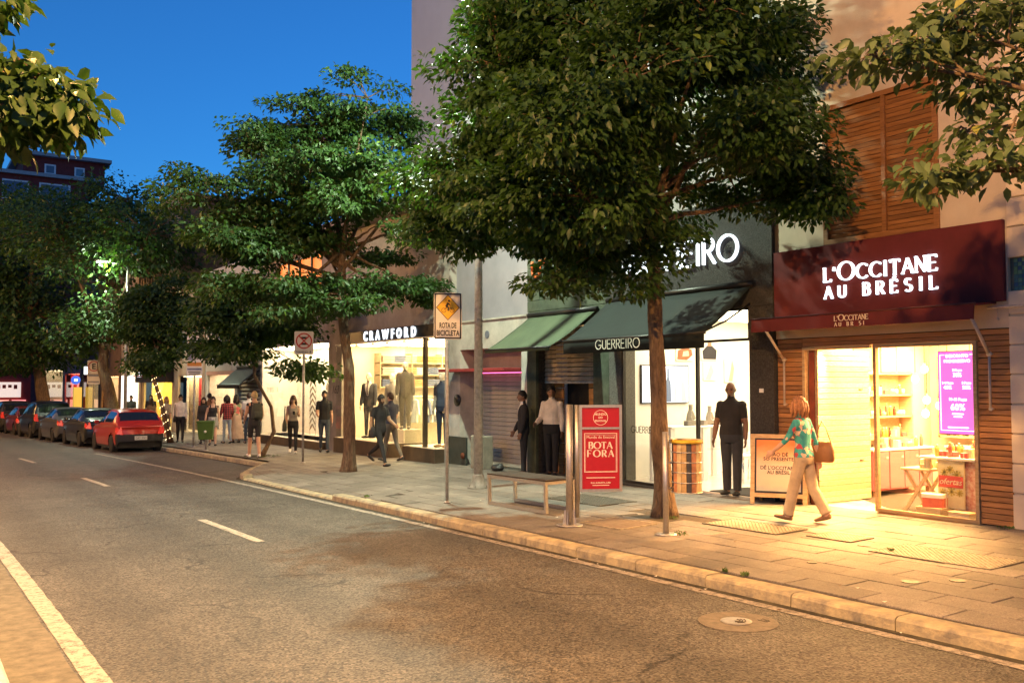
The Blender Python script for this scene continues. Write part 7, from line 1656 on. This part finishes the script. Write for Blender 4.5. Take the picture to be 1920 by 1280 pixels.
mb = MB(); ell_loft(mb, [(bc.x, bc.y, .52, .15, .15), (bc.x, bc.y, 1.08, .165, .165), (bc.x, bc.y, 1.13, .19, .19), (bc.x, bc.y, 1.085, .20, .20)], 20, power=2); mb.build('liner', mat('yellow liner', (.55, .36, .03), .45, var=.25, scale=9, bump=.6, bscale=20), t, True)
# A-frame sign leaning by the burgundy shop
t = empty('pavement_sign', (10.72, 9.16, pave_z(10.72, 9.16)), R(-90 + 34), 'wooden framed easel sign with orange poster outside the cosmetics shop', 'sign')
w_, h_ = .80, 1.02; tl = R(9)
def tilt(p): return (p[0], p[1] * math.cos(tl) + p[2] * math.sin(tl), -p[1] * math.sin(tl) + p[2] * math.cos(tl))
def tb(name, m, *boxes):
    mb = MB()
    for b_ in boxes: mb.box(*b_)
    mb.v = [tilt(v) for v in mb.v]; return mb.build(name, m, t, True)
tb('frame', M_wfr, (-w_ / 2, -w_ / 2 + .06, -.02, .02, 0, h_), (w_ / 2 - .06, w_ / 2, -.02, .02, 0, h_), (-w_ / 2 + .06, w_ / 2 - .06, -.02, .02, h_ - .06, h_), (-w_ / 2 + .06, w_ / 2 - .06, -.02, .02, .10, .16))
tb('backing', M_black, (-w_ / 2 + .06, w_ / 2 - .06, -.006, .006, .16, h_ - .06))
def posterm():
    m = bpy.data.materials.new('sunset poster'); m.use_nodes = True; n, l = nodes_of(m); b = n['Principled BSDF']; tc = n.new('ShaderNodeTexCoord'); s = n.new('ShaderNodeSeparateXYZ'); l.new(tc.outputs['Generated'], s.inputs[0])
    nz = n.new('ShaderNodeTexNoise'); nz.inputs['Scale'].default_value = 5; l.new(tc.outputs['Generated'], nz.inputs[0]); a = n.new('ShaderNodeMath'); a.operation = 'MULTIPLY_ADD'; a.inputs[1].default_value = .18; l.new(nz.outputs[0], a.inputs[0]); l.new(s.outputs[2], a.inputs[2])
    r = n.new('ShaderNodeValToRGB'); e = r.color_ramp.elements; e[0].position = .14; e[0].color = (.38, .38, .33, 1); e[1].position = 1.0; e[1].color = (.72, .20, .04, 1)
    for (p, c) in ((.22, (.60, .46, .34)), (.55, (.66, .52, .40)), (.80, (.70, .36, .16))): k = e.new(p); k.color = (*c, 1)
    l.new(a.outputs[0], r.inputs[0]); l.new(r.outputs[0], b.inputs['Base Color']); b.inputs['Roughness'].default_value = .5; return m
tb('poster', posterm(), (-w_ / 2 + .085, w_ / 2 - .085, -.010, -.0065, .19, h_ - .085))
for i, (s_, z) in enumerate((('NÃO DÊ', .70), ('SÓ PRESENTE', .635), ("DÊ L'OCCITANE", .505), ('AU BRÉSIL', .44))):
    me = text_mesh(s_, .072, .0006, align='CENTER', off=.001); me.materials.clear(); me.materials.append(M_signb); v = tilt((0, -.0115, z)); link('lettering', me, t, v, (-tl, 0, 0))
mb = MB(); mb.tube([tilt((-w_ / 2 + .1, .03, h_ - .05)), (-w_ / 2 + .1, .42, .0)], .018, 6); mb.build('rear_leg', M_wfr, t, True); mb = MB(); mb.tube([tilt((w_ / 2 - .1, .03, h_ - .05)), (w_ / 2 - .1, .42, .0)], .018, 6); mb.build('rear_leg', M_wfr, t, True)
